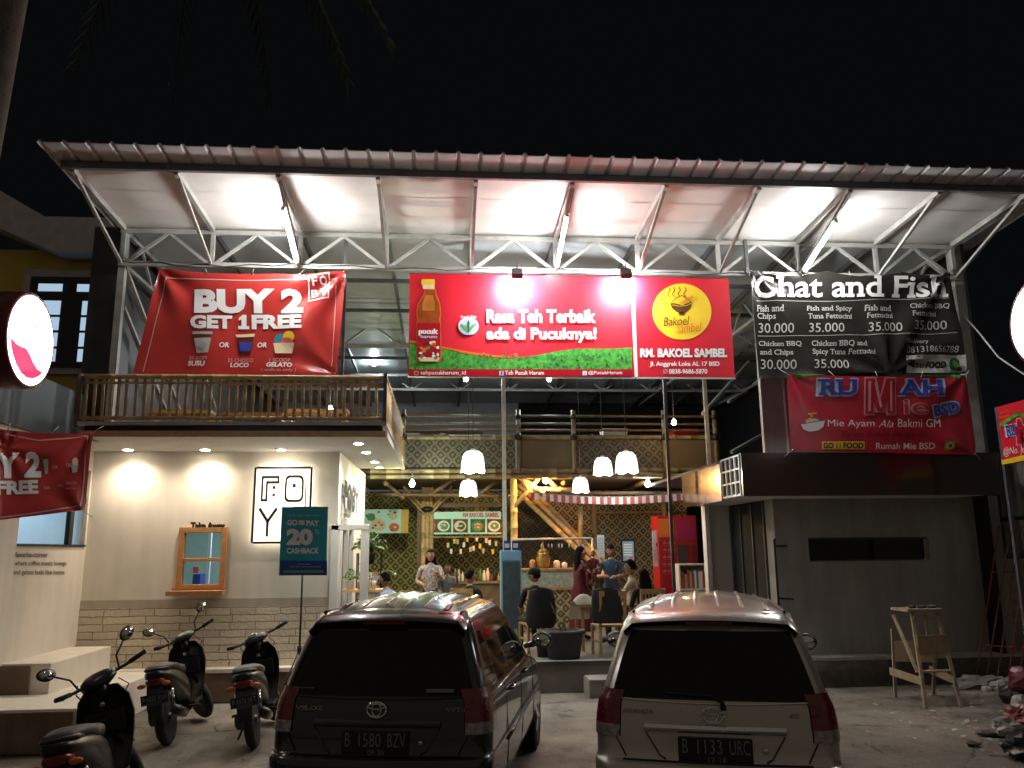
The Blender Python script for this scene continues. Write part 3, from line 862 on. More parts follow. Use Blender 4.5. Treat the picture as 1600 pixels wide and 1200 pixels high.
m_ = MB(); m_.box(-1.9, .6, 21.0, 21.05, 3.7, 5.05, 'plain_mat'); m_.box(.6, 3.0, 21.0, 21.05, 3.7, 4.9, 'trim_grey'); m_.box(3, 6.2, 21.0, 21.05, 3.7, 4.9, 'plain_mat'); m_.build('upper_wall', mz)
for x_, y_ in ((-1.3, 17.8), (.55, 17.9), (2.6, 17.9), (4.4, 18.0)):
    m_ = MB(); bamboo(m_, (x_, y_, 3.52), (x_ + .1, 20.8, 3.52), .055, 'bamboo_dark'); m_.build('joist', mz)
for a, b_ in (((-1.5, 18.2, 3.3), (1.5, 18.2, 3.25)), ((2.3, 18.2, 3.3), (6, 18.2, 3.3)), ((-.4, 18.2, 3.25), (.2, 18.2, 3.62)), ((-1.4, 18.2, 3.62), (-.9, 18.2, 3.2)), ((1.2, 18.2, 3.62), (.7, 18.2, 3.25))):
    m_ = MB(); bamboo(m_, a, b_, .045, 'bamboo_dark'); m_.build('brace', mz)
m_ = MB(); m_.box(-2.0, 1.6, 20.9, 20.95, .46, 3.55, 'weave_green_lit'); m_.build('back_panel', mz)
m_ = MB(); m_.box(1.6, 6.2, 20.9, 20.95, .46, 3.55, 'weave_wall'); m_.build('back_panel', mz)
for x_ in (3.78, 1.62, 5.6):
    m_ = MB(); bamboo(m_, (x_, 20.83, .46), (x_, 20.83, 3.5), .075, 'bamboo'); m_.build('post', mz)
m_ = MB(); bamboo(m_, (3.8, 20.8, 2.98), (6.0, 20.8, 2.98), .03, 'bamboo'); m_.build('batten', mz)
p_ = at(668, 800, 18.9)
m_ = MB()
for dx in (-.09, 0, .09): bamboo(m_, (p_.x + dx, 18.9, .46), (p_.x + dx, 18.9, 3.5), .055, 'bamboo')
m_.build('pillar', mz)
for sx in (-1, 1):
    for q in (0, .10):
        m_ = MB(); bamboo(m_, (p_.x + sx * .07, 18.84, 2.90 + q), (p_.x + sx * (.55), 18.84, 3.42 + q), .03, 'bamboo'); m_.build('brace', mz)
m_ = MB(); m_.ball((p_.x, 18.84, 3.0), .10, 'black', 10, (1.5, 1, .7)); m_.build('joint', mz)
# the orange lit corner: post and crossed braces
p_ = at(803, 800, 18.0)
m_ = MB(); bamboo(m_, (p_.x, 18.0, .46), (p_.x, 18.0, 3.6), .075, 'bamboo'); m_.build('post', mz)
for a, b_ in (((805, 790), (848, 740)), ((812, 742), (830, 770)), ((852, 745), (872, 765)), ((830, 764), (898, 765)), ((806, 742), (850, 770)), ((820, 738), (900, 740))):
    m_ = MB(); bamboo(m_, at(*a, 17.95), at(*b_, 17.95), .05, 'bamboo'); m_.build('brace', mz)
# staircase of bamboo rising behind
st = thing('bamboo_staircase', 'bamboo staircase rising to the left behind the counter', 'stairs', (2.7, 19.4, .46))
A, B_ = at(806, 752, 19.2), at(975, 915, 19.2)
for o_, r in ((0, .07), (.16, .05), (-.22, .06)):
    m_ = MB(); bamboo(m_, A + V((0, o_ * .6, o_)), B_ + V((0, o_ * .6, o_)), r, 'bamboo'); m_.build('stringer', st)
for i in range(1, 12):
    q = A.lerp(B_, i / 12)
    m_ = MB(); m_.box(q.x - .13, q.x + .13, 19.3, 20.2, q.z - .02, q.z + .02, 'bamboo_dark'); m_.build('tread', st)
m_ = MB(); q = at(907, 815, 19.1); bamboo(m_, (q.x, 19.1, q.z - .5), (q.x, 19.1, q.z + .35), .06, 'bamboo'); m_.build('rail_post', st)
m_ = MB(); m_.prism([(A.x, 20.3, A.z), (B_.x, 20.3, B_.z), (A.x, 20.3, B_.z)], (0, .03, 0), 'weave_shade'); m_.build('side_panel', st)

# ---------------------------------------------------------------- grey unit on the right
gu = thing('grey_shop_unit', 'dark grey rendered shop unit with deep brown fascia and slot window', 'building', (7, 12.9, 0))
GX0, GX1 = 5.24, 9.05
wx0, wx1, wz0, wz1 = 5.78, 7.79, 1.85, 2.22
m_ = MB()
m_.box(GX0, wx0, 12.9, 13.1, .36, 2.87, 'grey_render'); m_.box(wx1, GX1, 12.9, 13.1, .36, 2.87, 'grey_render')
m_.box(wx0, wx1, 12.9, 13.1, .36, wz0, 'grey_render'); m_.box(wx0, wx1, 12.9, 13.1, wz1, 2.87, 'grey_render')
m_.box(GX0, GX0 + .14, 13.1, 13.25, .46, 2.87, 'grey_render'); m_.box(GX1 - .15, GX1, 13.1, 18, 0, 2.87, 'grey_render')
m_.build('wall', gu)
m_ = MB(); m_.box(GX0, GX0 + .1, 13.25, 14.92, .46, 2.87, 'void'); dr = m_.build('side_door', gu)
m_ = MB()
for y_ in (13.27, 13.8, 14.35, 14.86): m_.box(GX0 - .03, GX0, y_, y_ + .04, .46, 2.8, 'steel_dark')
m_.build('frame', dr)
m_ = MB(); m_.tube([(GX0 - .02, 12.86, 1.2), (GX0 - .06, 12.80, 1.2), (GX0 - .06, 12.80, 2.2), (GX0 - .02, 12.86, 2.2)], .018, 'black_metal', 8); m_.tube([(GX0 - .06, 12.8, 2.1), (GX0 + .16, 12.84, 2.1)], .014, 'black_metal', 8); m_.tube([(GX0 - .06, 12.8, 1.3), (GX0 + .2, 12.84, 1.28)], .014, 'black_metal', 8); m_.build('gate_bracket', gu)
m_ = MB(); m_.box(4.74, 4.82, 14.85, 15.05, .46, 2.9, 'white'); m_.build('edge_trim', gu)
m_ = MB(); m_.box(4.82, GX0, 14.92, 15.05, .46, 2.9, 'plaster_white'); m_.build('door_jamb', gu)
m_ = MB(); m_.box(wx0 + .02, wx1 - .02, 13.02, 13.05, wz0 + .02, wz1 - .02, 'dark_glass'); sw = m_.build('slot_window', gu)
m_ = MB(); m_.box((wx0 + wx1) / 2 + .05, (wx0 + wx1) / 2 + .065, 13.0, 13.02, wz0 + .02, wz1 - .02, 'black'); m_.box(wx0, wx1, 12.96, 13.0, wz1 - .03, wz1, 'plastic_grey'); m_.build('frame', sw)
m_ = MB()
rows = []
for j, z in enumerate((0.0, .2, .38, .40)):
    rows.append([(4.9 + (GX1 - 4.9) * i / 40, 12.56 + (.34 if j == 3 else 0) + .03 * mnoise.noise(V((i * .7, j, 0))), z) for i in range(41)])
m_.grid(rows, 'rubble_dark'); m_.box(4.92, GX1, 12.60, 12.89, 0, .37, 'rubble_dark'); m_.box(4.9, GX1, 12.56, 12.9, .385, .43, 'stone')
m_.build('plinth', gu)
m_ = MB(); m_.box(4.40, 8.42, 11.90, 12.0, 2.83, 3.47, 'brown_fascia'); m_.box(8.36, 8.42, 12.0, 12.9, 2.83, 3.47, 'brown_fascia'); m_.build('fascia', gu)
m_ = MB(); m_.box(4.42, 8.36, 12.0, 18, 3.40, 3.455, 'concrete_dark'); m_.build('flat_roof', gu)
m_ = MB(); m_.box(4.42, 8.36, 12.0, 15.0, 2.84, 2.88, 'plaster_white'); m_.build('soffit', gu)
m_ = MB(); m_.box(4.37, 4.41, 12.80, 14.95, 2.81, 3.40, 'panel_shiny'); m_.build('side_panel', gu)
m_ = MB(); m_.box(4.43, 4.45, 12.0, 12.80, 2.86, 3.4, 'void')
for i in range(5): m_.box(4.385, 4.41, 11.97 + i * .2, 11.995 + i * .2, 2.84, 3.45, 'white')
for i in range(4): m_.box(4.39, 4.405, 11.995, 12.77, 2.84 + i * .197, 2.865 + i * .197, 'white')
m_.build('vent_grille', gu)
m_ = MB(); m_.box(5.06, 5.40, 12.55, 12.62, 3.46, 6.36, 'trim_grey'); m_.box(5.03, 5.06, 12.53, 12.62, 3.46, 6.36, 'steel'); m_.box(5.40, 5.43, 12.53, 12.62, 3.46, 6.36, 'white'); m_.box(5.43, 8.3, 12.58, 12.6, 3.46, 4.75, 'trim_grey'); m_.build('upper_panel', gu)

# ---------------------------------------------------------------- yellow house on the left
yh = thing('yellow_house', 'yellow rendered neighbouring house with grey eaves and dark framed windows', 'house', (-9, 15, 0))
m_ = MB(); m_.box(-14, -5.2, 15, 20, 0, 7.6, 'yellow_plaster'); m_.build('wall', yh)
m_ = MB()
m_.prism([(-14, 14.5, 9.6), (-8.33, 14.5, 8.70), (-7.23, 14.5, 8.06), (-5.2, 14.5, 8.06), (-5.2, 14.5, 7.40), (-7.0, 14.5, 7.40), (-8.3, 14.5, 7.95), (-14, 14.5, 8.9)], (0, .6, 0), 'trim_lilac')
m_.build('eaves', yh)
m_ = MB(); m_.box(-7.68, -5.6, 14.93, 14.99, 5.25, 7.2, 'trim_lilac'); m_.box(-7.55, -5.7, 14.90, 14.945, 5.37, 7.06, 'black'); wn_ = m_.build('window', yh)
for x0_, x1_ in ((-7.40, -6.98), (-6.72, -6.3)):
    for z0_, z1_ in ((6.78, 6.92), (6.34, 6.60), (6.05, 6.29), (5.75, 6.0), (5.47, 5.70)):
        m_ = MB(); m_.box(x0_ + (.12 if z1_ < 6.7 else 0), x1_, 14.885, 14.898, z0_, z1_, 'pane_pale'); m_.build('pane', wn_)
m_ = MB(); m_.box(-9, -5.5, 13.4, 15, 4.2, 4.5, 'void'); m_.build('porch_roof', yh)
# ================================================================ LAMPS
for i, (k, wh) in enumerate(((2, 'leftmost lit fluorescent tube, on the canopy strut above the red buy-two banner'), (5, 'middle lit fluorescent tube, on the canopy strut above the long red billboard'), (8, 'rightmost lit fluorescent tube, on the canopy strut above the black menu banner'))):
    xx = TX0 + TDX * k
    a, b_ = V((xx - .03, TY - .10, ZB + .02)), V((xx - .03, 10.5, zroof(10.5) - .20))
    t_ = thing('fluorescent_tube', wh, 'tube light', a, 'tube lights under the canopy')
    p0, p1 = a.lerp(b_, .05), a.lerp(b_, .78)
    m_ = MB(); m_.bar(p0 + V((.028, -.012, -.022)), p1 + V((.028, -.012, -.022)), .05, .025, 'white'); m_.build('batten', t_)
    m_ = MB(); m_.tube([p0.lerp(p1, .03) + V((.02, -.035, -.055)), p0.lerp(p1, .97) + V((.02, -.035, -.055))], .026, 'tube_glow', 10); m_.build('tube', t_)
    for e in (0, 1):
        q = p0.lerp(p1, e); q2 = p0.lerp(p1, .03 if e == 0 else .97)
        m_ = MB(); m_.bar(q + V((.02, -.035, -.055)), q2 + V((.02, -.035, -.055)), .05, .05, 'white'); m_.build('end_cap', t_)
for px, wh in ((808, 'black floodlight over the middle of the red billboard'), (978, 'black floodlight over the billboard next to the yellow round logo')):
    q = at(px, 427, 11.78)
    t_ = thing('floodlight', wh, 'floodlight', q, 'floodlights above the billboard')
    mt_ = Matrix.Rotation(radians(-28), 3, 'X')
    m_ = MB(); m_.box(-.085, .085, -.05, .05, -.07, .07, 'black_metal'); m_.xf(Matrix.Translation(q) @ mt_.to_4x4()); m_.build('housing', t_, bevel=.008)
    m_ = MB(); m_.box(-.07, .07, .0505, .056, -.058, .058, 'flood_glow'); m_.xf(Matrix.Translation(q) @ mt_.to_4x4()); m_.build('lens', t_)
    m_ = MB(); m_.bar(q + V((0, .01, .06)), q + V((0, .40, .12)), .03, .012, 'black_metal'); m_.tube([q + V((0, .03, .07)), q + V((.03, .1, .2)), q + V((.02, .38, .22))], .008, 'wire', 6); m_.build('bracket', t_)
    lamp('SPOT', q + V((0, .09, -.05)), 38, (.97, .98, 1), .05, 'floodlight_lamp', t_, q + V((-.02, .40, -.34)), radians(150), .7)
# woven glass pendant lamps
for px, py, s, Y, wh in ((739, 722, .30, 15.0, 'large white glass pendant lamp nearest the coffee shop, upper of two'), (732, 763, .235, 16.0, 'smaller white pendant lamp hanging just below the large one near the coffee shop'),
                         (942, 729, .25, 15.2, 'white pendant lamp left of the highest one above the counter'), (979, 723, .29, 14.8, 'largest white pendant lamp of the right group, highest of three'), (907, 758, .225, 16.0, 'lowest white pendant lamp above the red and white bunting')):
    q = at(px, py, Y)
    t_ = thing('pendant_lamp', wh, 'pendant lamp', q + V((0, 0, s * .6)), 'white pendant lamps in the eating hall')
    r = s * .72
    n = 20; rows = []
    for j, (rr_, zz) in enumerate(((.22, .98), (.55, .92), (.80, .68), (.92, .25), (1.0, -.55))):
        rows.append([(q.x + r * rr_ * cos(2 * pi * i / n), q.y + r * rr_ * sin(2 * pi * i / n), q.z + r * zz) for i in range(n)])
    rows.append([(q.x + r * 1.04 * cos(2 * pi * i / n), q.y + r * 1.04 * sin(2 * pi * i / n), q.z + r * (-.74 - .20 * abs(sin(i * pi / 4)))) for i in range(n)])
    m_ = MB(); m_.grid(rows, 'shade_glow', True, True); m_.build('lamp_shade', t_)
    m_ = MB()
    for j in (1, 2, 3, 4): m_.tube([V(p) + (V(p) - V((q.x, q.y, p[2]))) * .02 for p in rows[j]] + [V(rows[j][0])], .005, 'plastic_grey', 5)
    for i in range(0, n, 2): m_.tube([V(rows[j][i]) + (V(rows[j][i]) - V((q.x, q.y, rows[j][i][2]))) * .03 for j in range(6)], .0045, 'plastic_grey', 5)
    m_.build('wire_cage', t_)
    m_ = MB(); m_.lathe([(r * .24, r * .97), (r * .2, r * 1.1), (.012, r * 1.16)], q, 'white', 12); m_.build('cap', t_)
    m_ = MB(); m_.tube([q + V((0, 0, r * 1.12)), V((q.x, q.y, 6.9))], .006, 'wire', 5); m_.build('cord', t_)
    lamp('POINT', q + V((0, 0, -r * .9)), 6.5 * (s / .25), (.93, 1, .97), .06, 'pendant_light', t_)
# bare bulbs and spots
for px, py, Y, r, mt_, col, en, wh in ((852, 751, 17.75, .055, 'warm_glow', (1, .46, .12), 60, 'bare orange bulb in the crossed bamboo braces'), (1053, 660, 16.6, .05, 'warm_glow', (1, .60, .25), 3, 'small orange bulb above the mezzanine railing on the right'),
        (1012, 756, 17.6, .06, 'cool_glow', (.9, .97, 1), 8, 'bare white bulb at the right end of the hall above the red cabinet'), (644, 756, 16.9, .055, 'cool_glow', (.95, 1, .55), 30, 'white spotlight above the green lit woven wall beside the shop'),
        (585, 565, 20, .09, 'cool_glow', (.9, .98, 1), 45, 'round white bulb high under the roof between the two red banners'), (728, 592, 19, .055, 'cool_glow', (.9, .98, 1), 26, 'small white bulb just under the bottle end of the billboard'),
        (858, 592, 18.5, .055, 'cool_glow', (.9, .98, 1), 32, 'white bulb under the middle of the billboard'), (516, 641, 13.5, .045, 'cool_glow', (1, .95, .88), 3, 'small white bulb behind the balcony railing')):
    q = at(px, py, Y)
    t_ = thing('light_bulb', wh, 'bulb', q + V((0, 0, r)))
    m_ = MB(); m_.ball(q, r, mt_, 14, (1, 1, 1.15)); m_.build('bulb', t_)
    m_ = MB(); m_.lathe([(r * .5, r * 1.0), (r * .55, r * 1.9), (.012, r * 2.0)], q, 'white', 12); m_.tube([q + V((0, 0, r * 2)), q + V((0, 0, r * 2 + (.25 if py > 700 else 6.85 - q.z - r * 2)))], .006, 'wire', 5); m_.build('socket', t_)
    lamp('POINT', q + V((0, -r * 1.6, -r * .6)), en * 2.0, col, .05, 'bulb_light', t_)

# ================================================================ SIGNS AND BANNERS
def folds(corners, amp):
    """creases running out of pinned corners (photo pixels)"""
    def f(u, v):
        d = 0
        for cx, cy, a0, fr, fall in corners:
            dx, dy = u - cx, v - cy; r = sqrt(dx * dx + dy * dy) + 1e-3; a = atan2(dy, dx)
            d += sin(a * fr + a0) * (r / (r + 14)) * exp(-r / fall)
        d += .35 * mnoise.noise(V((u * .02, v * .012, 3.3)))
        return d * amp
    return f
def banner(name, label, cat, Y, quad, sagt, fold, sheet, border=None, thick=.004, group=None, nu=70, nv=44):
    TL, TR, BR, BL = [V(p) for p in quad]
    YF = Y if callable(Y) else (lambda u: Y)
    def mapf(u, v, l):
        return at(u, v, YF(u)) + V((0, -fold(u, v) - l * 2.2, 0))
    root = thing(name, label, cat, at((BL.x + BR.x) / 2, (BL.y + BR.y) / 2, YF((BL.x + BR.x) / 2)), group)
    rows = []
    for j in range(nv + 1):
        r_ = []
        for i in range(nu + 1):
            s_, t_ = i / nu, j / nv
            p = TL.lerp(TR, s_).lerp(BL.lerp(BR, s_), t_)
            p = p + V((0, sagt(s_) * (1 - t_)))
            r_.append(mapf(p.x, p.y, 0))
        rows.append(r_)
    m_ = MB(); m_.grid(rows, sheet)
    m_.grid([[p + V((0, thick, 0)) for p in r_] for r_ in rows], sheet)
    m_.build('sheet', root)
    for s_, t_ in ((.01, .01), (.99, .01), (.99, .985), (.01, .985), (.5, .01), (.26, .01), (.75, .01)):      # eyelets and ties
        p = TL.lerp(TR, s_).lerp(BL.lerp(BR, s_), t_) + V((0, sagt(s_) * (1 - t_)))
        q = mapf(p.x, p.y, .006); d = V(((s_ - .5) * .25, .05, .10 if t_ < .5 else -.10))
        m_ = MB(); m_.tube([q, q + d * .5 + V((0, -.01, 0)), q + d], .005, 'rope', 5); m_.ball(q, .014, 'chrome', 8, (1, .4, 1)); m_.build('tie', root)
    return root, Sign(mapf, 11)
# --- red buy two banner above the balcony
fb = folds([(540, 424, .4, 9, 110), (527, 585, 1.2, 8, 70), (250, 420, .2, 7, 60)], .075)
root, s = banner('promotion_banner', 'red vinyl banner reading BUY 2 GET 1 FREE hung above the balcony', 'banner', 12.05,
                 ((250, 420), (541, 423), (527, 586), (207, 586)), lambda t: 7 * sin(pi * t) + (4 * sin(t * 9)) * t * (1 - t), fb, 'red_vinyl')
s.part('border').line([(224, 580), (261, 434)], 1.6, 'red_border', 1).line([(261, 434), (310, 437), (400, 439), (484, 437)], 1.8, 'red_border', 1).line([(516, 436), (526, 436), (522, 520), (518, 578)], 1.6, 'red_border', 1)
s.part('lettering').text('BUY 2', 304, 452, 474, 490, 'white_print', 2, bold=.055).text('GET', 298, 493, 363, 514, 'white_print', 2, bold=.05).text('FREE', 393, 492, 472, 514, 'white_print', 2, bold=.05).poly([(373, 497), (379, 492), (385, 492), (385, 509), (389, 509), (389, 514), (372, 514), (372, 509), (377, 509), (377, 499), (373, 501)], 'white_print', 2)
s.text('OR', 343, 535, 358, 543, 'white_print', 2, bold=.03, shear=.15).text('OR', 402, 535, 417, 543, 'white_print', 2, bold=.03, shear=.15)
for t_, a in (('ES KOPI', (297, 557, 324, 562)), ('ES CHOCO', (357, 560, 396, 566)), ('1 SCOOP', (422, 560, 454, 566)), ('( walk-in only )', (409, 576, 463, 582))):
    s.text(t_, *a, 'pink_print', 2, bold=.01)
for t_, a in (('SUSU', (294, 564, 321, 572)), ('LOCO', (360, 567, 389, 574)), ('GELATO', (417, 567, 457, 574))):
    s.text(t_, *a, 'white_print', 2, bold=.04, shear=.12)
s.part('printed_cup').poly([(303, 522), (333, 520), (330, 528), (305, 529)], 'brown_print', 2).poly([(304, 529), (331, 528), (326, 551), (308, 552)], 'grey_print', 2).disc(317, 541, 6, 6, 'trim_grey', 3).rect(302, 519, 333, 523, 'grey_print', 3)
s.part('printed_cup').poly([(370, 526), (397, 525), (392, 553), (374, 553)], 'dark_red_print', 2).poly([(368, 523), (398, 521), (397, 526), (370, 527)], 'cream_print', 3).poly([(373, 535), (394, 534), (391, 549), (375, 549)], 'blue_print', 3)
s.part('printed_gelato').disc(438, 531, 9, 9, 'teal_print', 2).disc(452, 527, 9, 8.5, 'yellow_print', 3).disc(448, 537, 11, 8, 'coral_print', 4).poly([(428, 537), (461, 537), (457, 553), (431, 553)], 'cream_print', 5)
s.part('logo').line([(483, 432), (515, 428), (514, 466), (482, 470), (483, 432)], 1.6, 'white_print', 2)
for t_, a in (('F', (488, 434, 496, 446)), ('O', (500, 433, 511, 445)), ('B', (486, 452, 497, 464)), ('Y', (500, 450, 511, 463))): s.text(t_, *a, 'white_print', 2, bold=.02, rot=-.12)
s.build(root)
# --- red buy two banner on the left wing
fl = folds([(145, 672, .2, 8, 90), (10, 700, 1.2, 7, 60), (130, 803, 1.0, 6, 60)], .05)
root, s = banner('promotion_banner', 'second red BUY 2 GET 1 FREE banner sagging across the side wall window', 'banner', lambda u: 10.5 - .004 * (142 - u) if u > 0 else 9.93 + .0105 * u,
                 ((-120, 640), (146, 676), (131, 797), (-130, 828)), lambda t: 14 * sin(pi * min(1, max(0, t))), fl, 'red_vinyl')
s.part('border').line([(-100, 660), (0, 677), (60, 688), (120, 684), (137, 681)], 2, 'red_border', 1).line([(137, 681), (133, 740), (127, 790)], 2, 'red_border', 1).line([(127, 790), (60, 801), (0, 809), (-110, 821)], 2, 'red_border', 1)
s.part('lettering').text('BUY 2', -62, 707, 65, 748, 'white_print', 2, bold=.05, rot=-.02).text('GET 1 FREE', -94, 752, 61, 774, 'white_print', 2, bold=.05, rot=-.03)
for t_, a in (('OR', (83, 728, 92, 733)), ('OR', (104, 724, 113, 730)), ('SUSU', (69, 760, 78, 764)), ('LOCO', (90, 757, 99, 761)), ('GELATO', (104, 753, 121, 757)), ('walk-in only', (104, 762, 121, 765))): s.text(t_, *a, 'pink_print', 2, bold=.02)
s.part('printed_cup').poly([(69, 718), (78, 717), (76, 740), (71, 741)], 'grey_print', 2).rect(68, 714, 79, 718, 'brown_print', 2)
s.part('printed_gelato').disc(118, 722, 5, 7, 'cream_print', 2).poly([(112, 727), (124, 726), (121, 738), (114, 739)], 'grey_print', 2)
s.build(root)
# --- long red billboard of two panels
def flat(Y):
    return lambda u, v, l: at(u, v, Y) + V((0, -l, 0))
def board(name, label, cat, Y, x0, y0, x1, y1, z0, z1, sheet, frame='white', depth=.06):
    a, b_ = at(x0, (y0 + y1) / 2, Y).x, at(x1, (y0 + y1) / 2, Y).x
    root = thing(name, label, cat, (a / 2 + b_ / 2, Y, z0))
    m_ = MB(); m_.box(a, b_, Y, Y + depth, z0, z1, sheet); m_.build('panel', root)
    m_ = MB(); m_.box(a - .01, b_ + .01, Y + .002, Y + depth + .01, z0 - .02, z0 - .002, frame); m_.box(a - .01, b_ + .01, Y + .002, Y + depth + .01, z1 + .002, z1 + .015, 'red_strip'); m_.build('frame', root)
    return root, Sign(flat(Y))
root, s = board('tea_billboard', 'long red billboard with tea bottle, slogan and strip of green grass', 'billboard', 12.08, 639, 429, 988, 588, 4.66, 6.25, 'red_sign')
z_ = lambda v: v
s.part('grass').poly([(640, 536), (660, 538), (685, 543), (705, 547), (725, 552), (760, 557), (800, 560), (835, 556), (870, 549), (900, 545), (930, 545), (960, 545), (987, 543), (987, 578), (640, 578)], 'green_print', 1)
s.part('grass').poly([(640, 532), (660, 534), (700, 543), (730, 549), (765, 554), (800, 557), (800, 561), (760, 558), (725, 553), (690, 545), (640, 537)], 'orange_print', 1)
for i in range(150):
    a = random.uniform(642, 985); b_ = random.uniform(552, 577)
    s.poly([(a, b_), (a + random.uniform(1, 4), b_ - random.uniform(2, 6)), (a + random.uniform(3, 6), b_)], random.choice(['green_dark_print', 'green_mid', 'green_dark_print']), 2)
s.part('lower_strip').rect(639.5, 577, 987.5, 588, 'red_strip', 2)
s.part('bottle').poly([(664, 452), (681, 452), (683, 462), (688, 474), (690, 490), (688, 500), (689, 506), (690, 560), (686, 566), (655, 566), (651, 560), (651, 506), (652, 500), (650, 490), (653, 474), (661, 462)], 'orange_print', 3)
s.poly([(665, 453), (680, 453), (681, 463), (686, 475), (688, 490), (686, 499), (687, 505), (653, 505), (654, 499), (652, 490), (655, 475), (663, 463)], 'tea_print', 4)
s.poly([(665, 462), (676, 462), (680, 474), (679, 486), (660, 486), (660, 474)], 'tea_light', 5).poly([(660, 444), (679, 444), (679, 452), (661, 452)], 'cream_print', 4).poly([(659, 437), (679, 437), (680, 445), (658, 445)], 'yellow_print', 5)
s.rect(652, 505, 688, 560, 'red_strip', 4).poly([(653, 559), (687, 559), (684, 565), (657, 565)], 'cream_print', 5)
for i in range(26):
    a = random.uniform(655, 685); b_ = random.uniform(530, 560); s.disc(a, b_, random.uniform(1.5, 3.6), random.uniform(1.2, 3), random.choice(['white_print', 'green_mid', 'orange_print', 'cream_print', 'brown_print']), 5 + i * .02, 9)
s.part('bottle_lettering').text('pucuk', 654, 514, 685, 525, 'white_print', 6, bold=.05).text('harum', 657, 524, 683, 529, 'sky_print', 6, bold=.03)
s.part('leaf_logo').disc(732, 510, 16, 14, 'white_print', 3).disc(732, 511, 13, 12.5, 'sky_print', 4)
s.poly([(731, 521), (722, 512), (718, 506), (727, 509), (732, 517)], 'green_mid', 5).poly([(732, 521), (741, 511), (747, 505), (737, 508), (731, 517)], 'green_mid', 5.2).poly([(731, 520), (730, 505), (732, 500), (734, 505), (733, 520)], 'green_dark_print', 5.4)
s.text('Pucuk Teh', 720, 493.5, 744, 498, 'white_print', 5.5, bold=.03)
s.part('slogan').text('Rasa Teh Terbaik', 760, 484, 931, 505, 'white_print', 4, bold=.038).text('ada di Pucuknya!', 760, 512, 932, 536, 'white_print', 4, bold=.038)
s.part('lettering').text('tehpucukharum_id', 657, 579.5, 728, 587.5, 'white_print', 4, bold=.015).text('Teh Pucuk Harum', 789, 579.5, 850, 586, 'white_print', 4, bold=.02).text('@PucukHarum', 919, 579.5, 972, 586.5, 'white_print', 4, bold=.015)
s.rect(647, 580, 654, 587, 'pink_print', 4).disc(650.5, 583.5, 2, 2, 'red_strip', 5).rect(780, 580, 787, 587, 'sky_print', 4).text('f', 782, 581, 785.5, 586.5, 'blue_print', 5, bold=.03).rect(910, 580, 917, 587, 'white_print', 4).poly([(911, 584), (914, 582), (916, 583), (914, 586)], 'sky_print', 5)
s.build(root)
root, s = board('restaurant_signboard', 'red signboard with yellow round bowl logo reading RM BAKOEL SAMBEL', 'sign', 12.08, 993, 429, 1143, 590, 4.66, 6.25, 'red_sign')
m_ = MB(); a = at(988, 500, 12.08).x; b_ = at(993, 500, 12.08).x; m_.box(a, b_, 12.075, 12.14, 4.66, 6.25, 'white'); m_.build('edge_strip', root)
s.part('yellow_disc').disc(1065.5, 487, 46, 44, 'yellow_print', 1, 44)
s.part('bowl').poly([(1047, 474), (1081, 472), (1079, 481), (1073, 487), (1066, 490), (1058, 488), (1050, 482)], 'brown_print', 2).poly([(1049, 473), (1056, 466), (1065, 462), (1073, 467), (1079, 472), (1066, 477)], 'yellow_print', 3).line([(1049, 473), (1056, 466), (1065, 462), (1073, 467), (1079, 472)], 1, 'brown_print', 4).poly([(1060, 488), (1070, 488), (1069, 493), (1061, 493)], 'brown_print', 2)
s.line([(1062, 474), (1082, 463)], 1.6, 'orange_print', 5).line([(1066, 475), (1083, 465)], 1.6, 'orange_print', 5).line([(1050, 477), (1060, 479), (1072, 478), (1080, 474)], .8, 'yellow_print', 5)
for a in (1046, 1053, 1062, 1071):
    s.line([(a, 464), (a - 3, 459), (a + 1, 454), (a - 1, 449)], 1.1, 'brown_print', 2)
s.part('script_lettering').text('Bakoel', 1036, 495, 1077, 509, 'brown_print', 3, bold=.0, shear=.25, rot=-.05).text('Sambel', 1056, 505, 1096, 519, 'orange_print', 3, bold=.0, shear=.25, rot=-.06)
s.part('lettering').text('RM. BAKOEL SAMBEL', 1000, 544.5, 1136, 558.5, 'white_print', 2, bold=.05).text('Jl. Anggrek Loka AL 17 BSD', 1015, 565, 1124, 574, 'white_print', 2, bold=.03).text('0838-9686-5870', 1045, 576.5, 1105, 584.5, 'white_print', 2, bold=.03).rect(1036, 577, 1043, 584, 'pink_print', 2).line([(1037, 578), (1042, 583)], 1.2, 'red_strip', 3)
s.build(root)
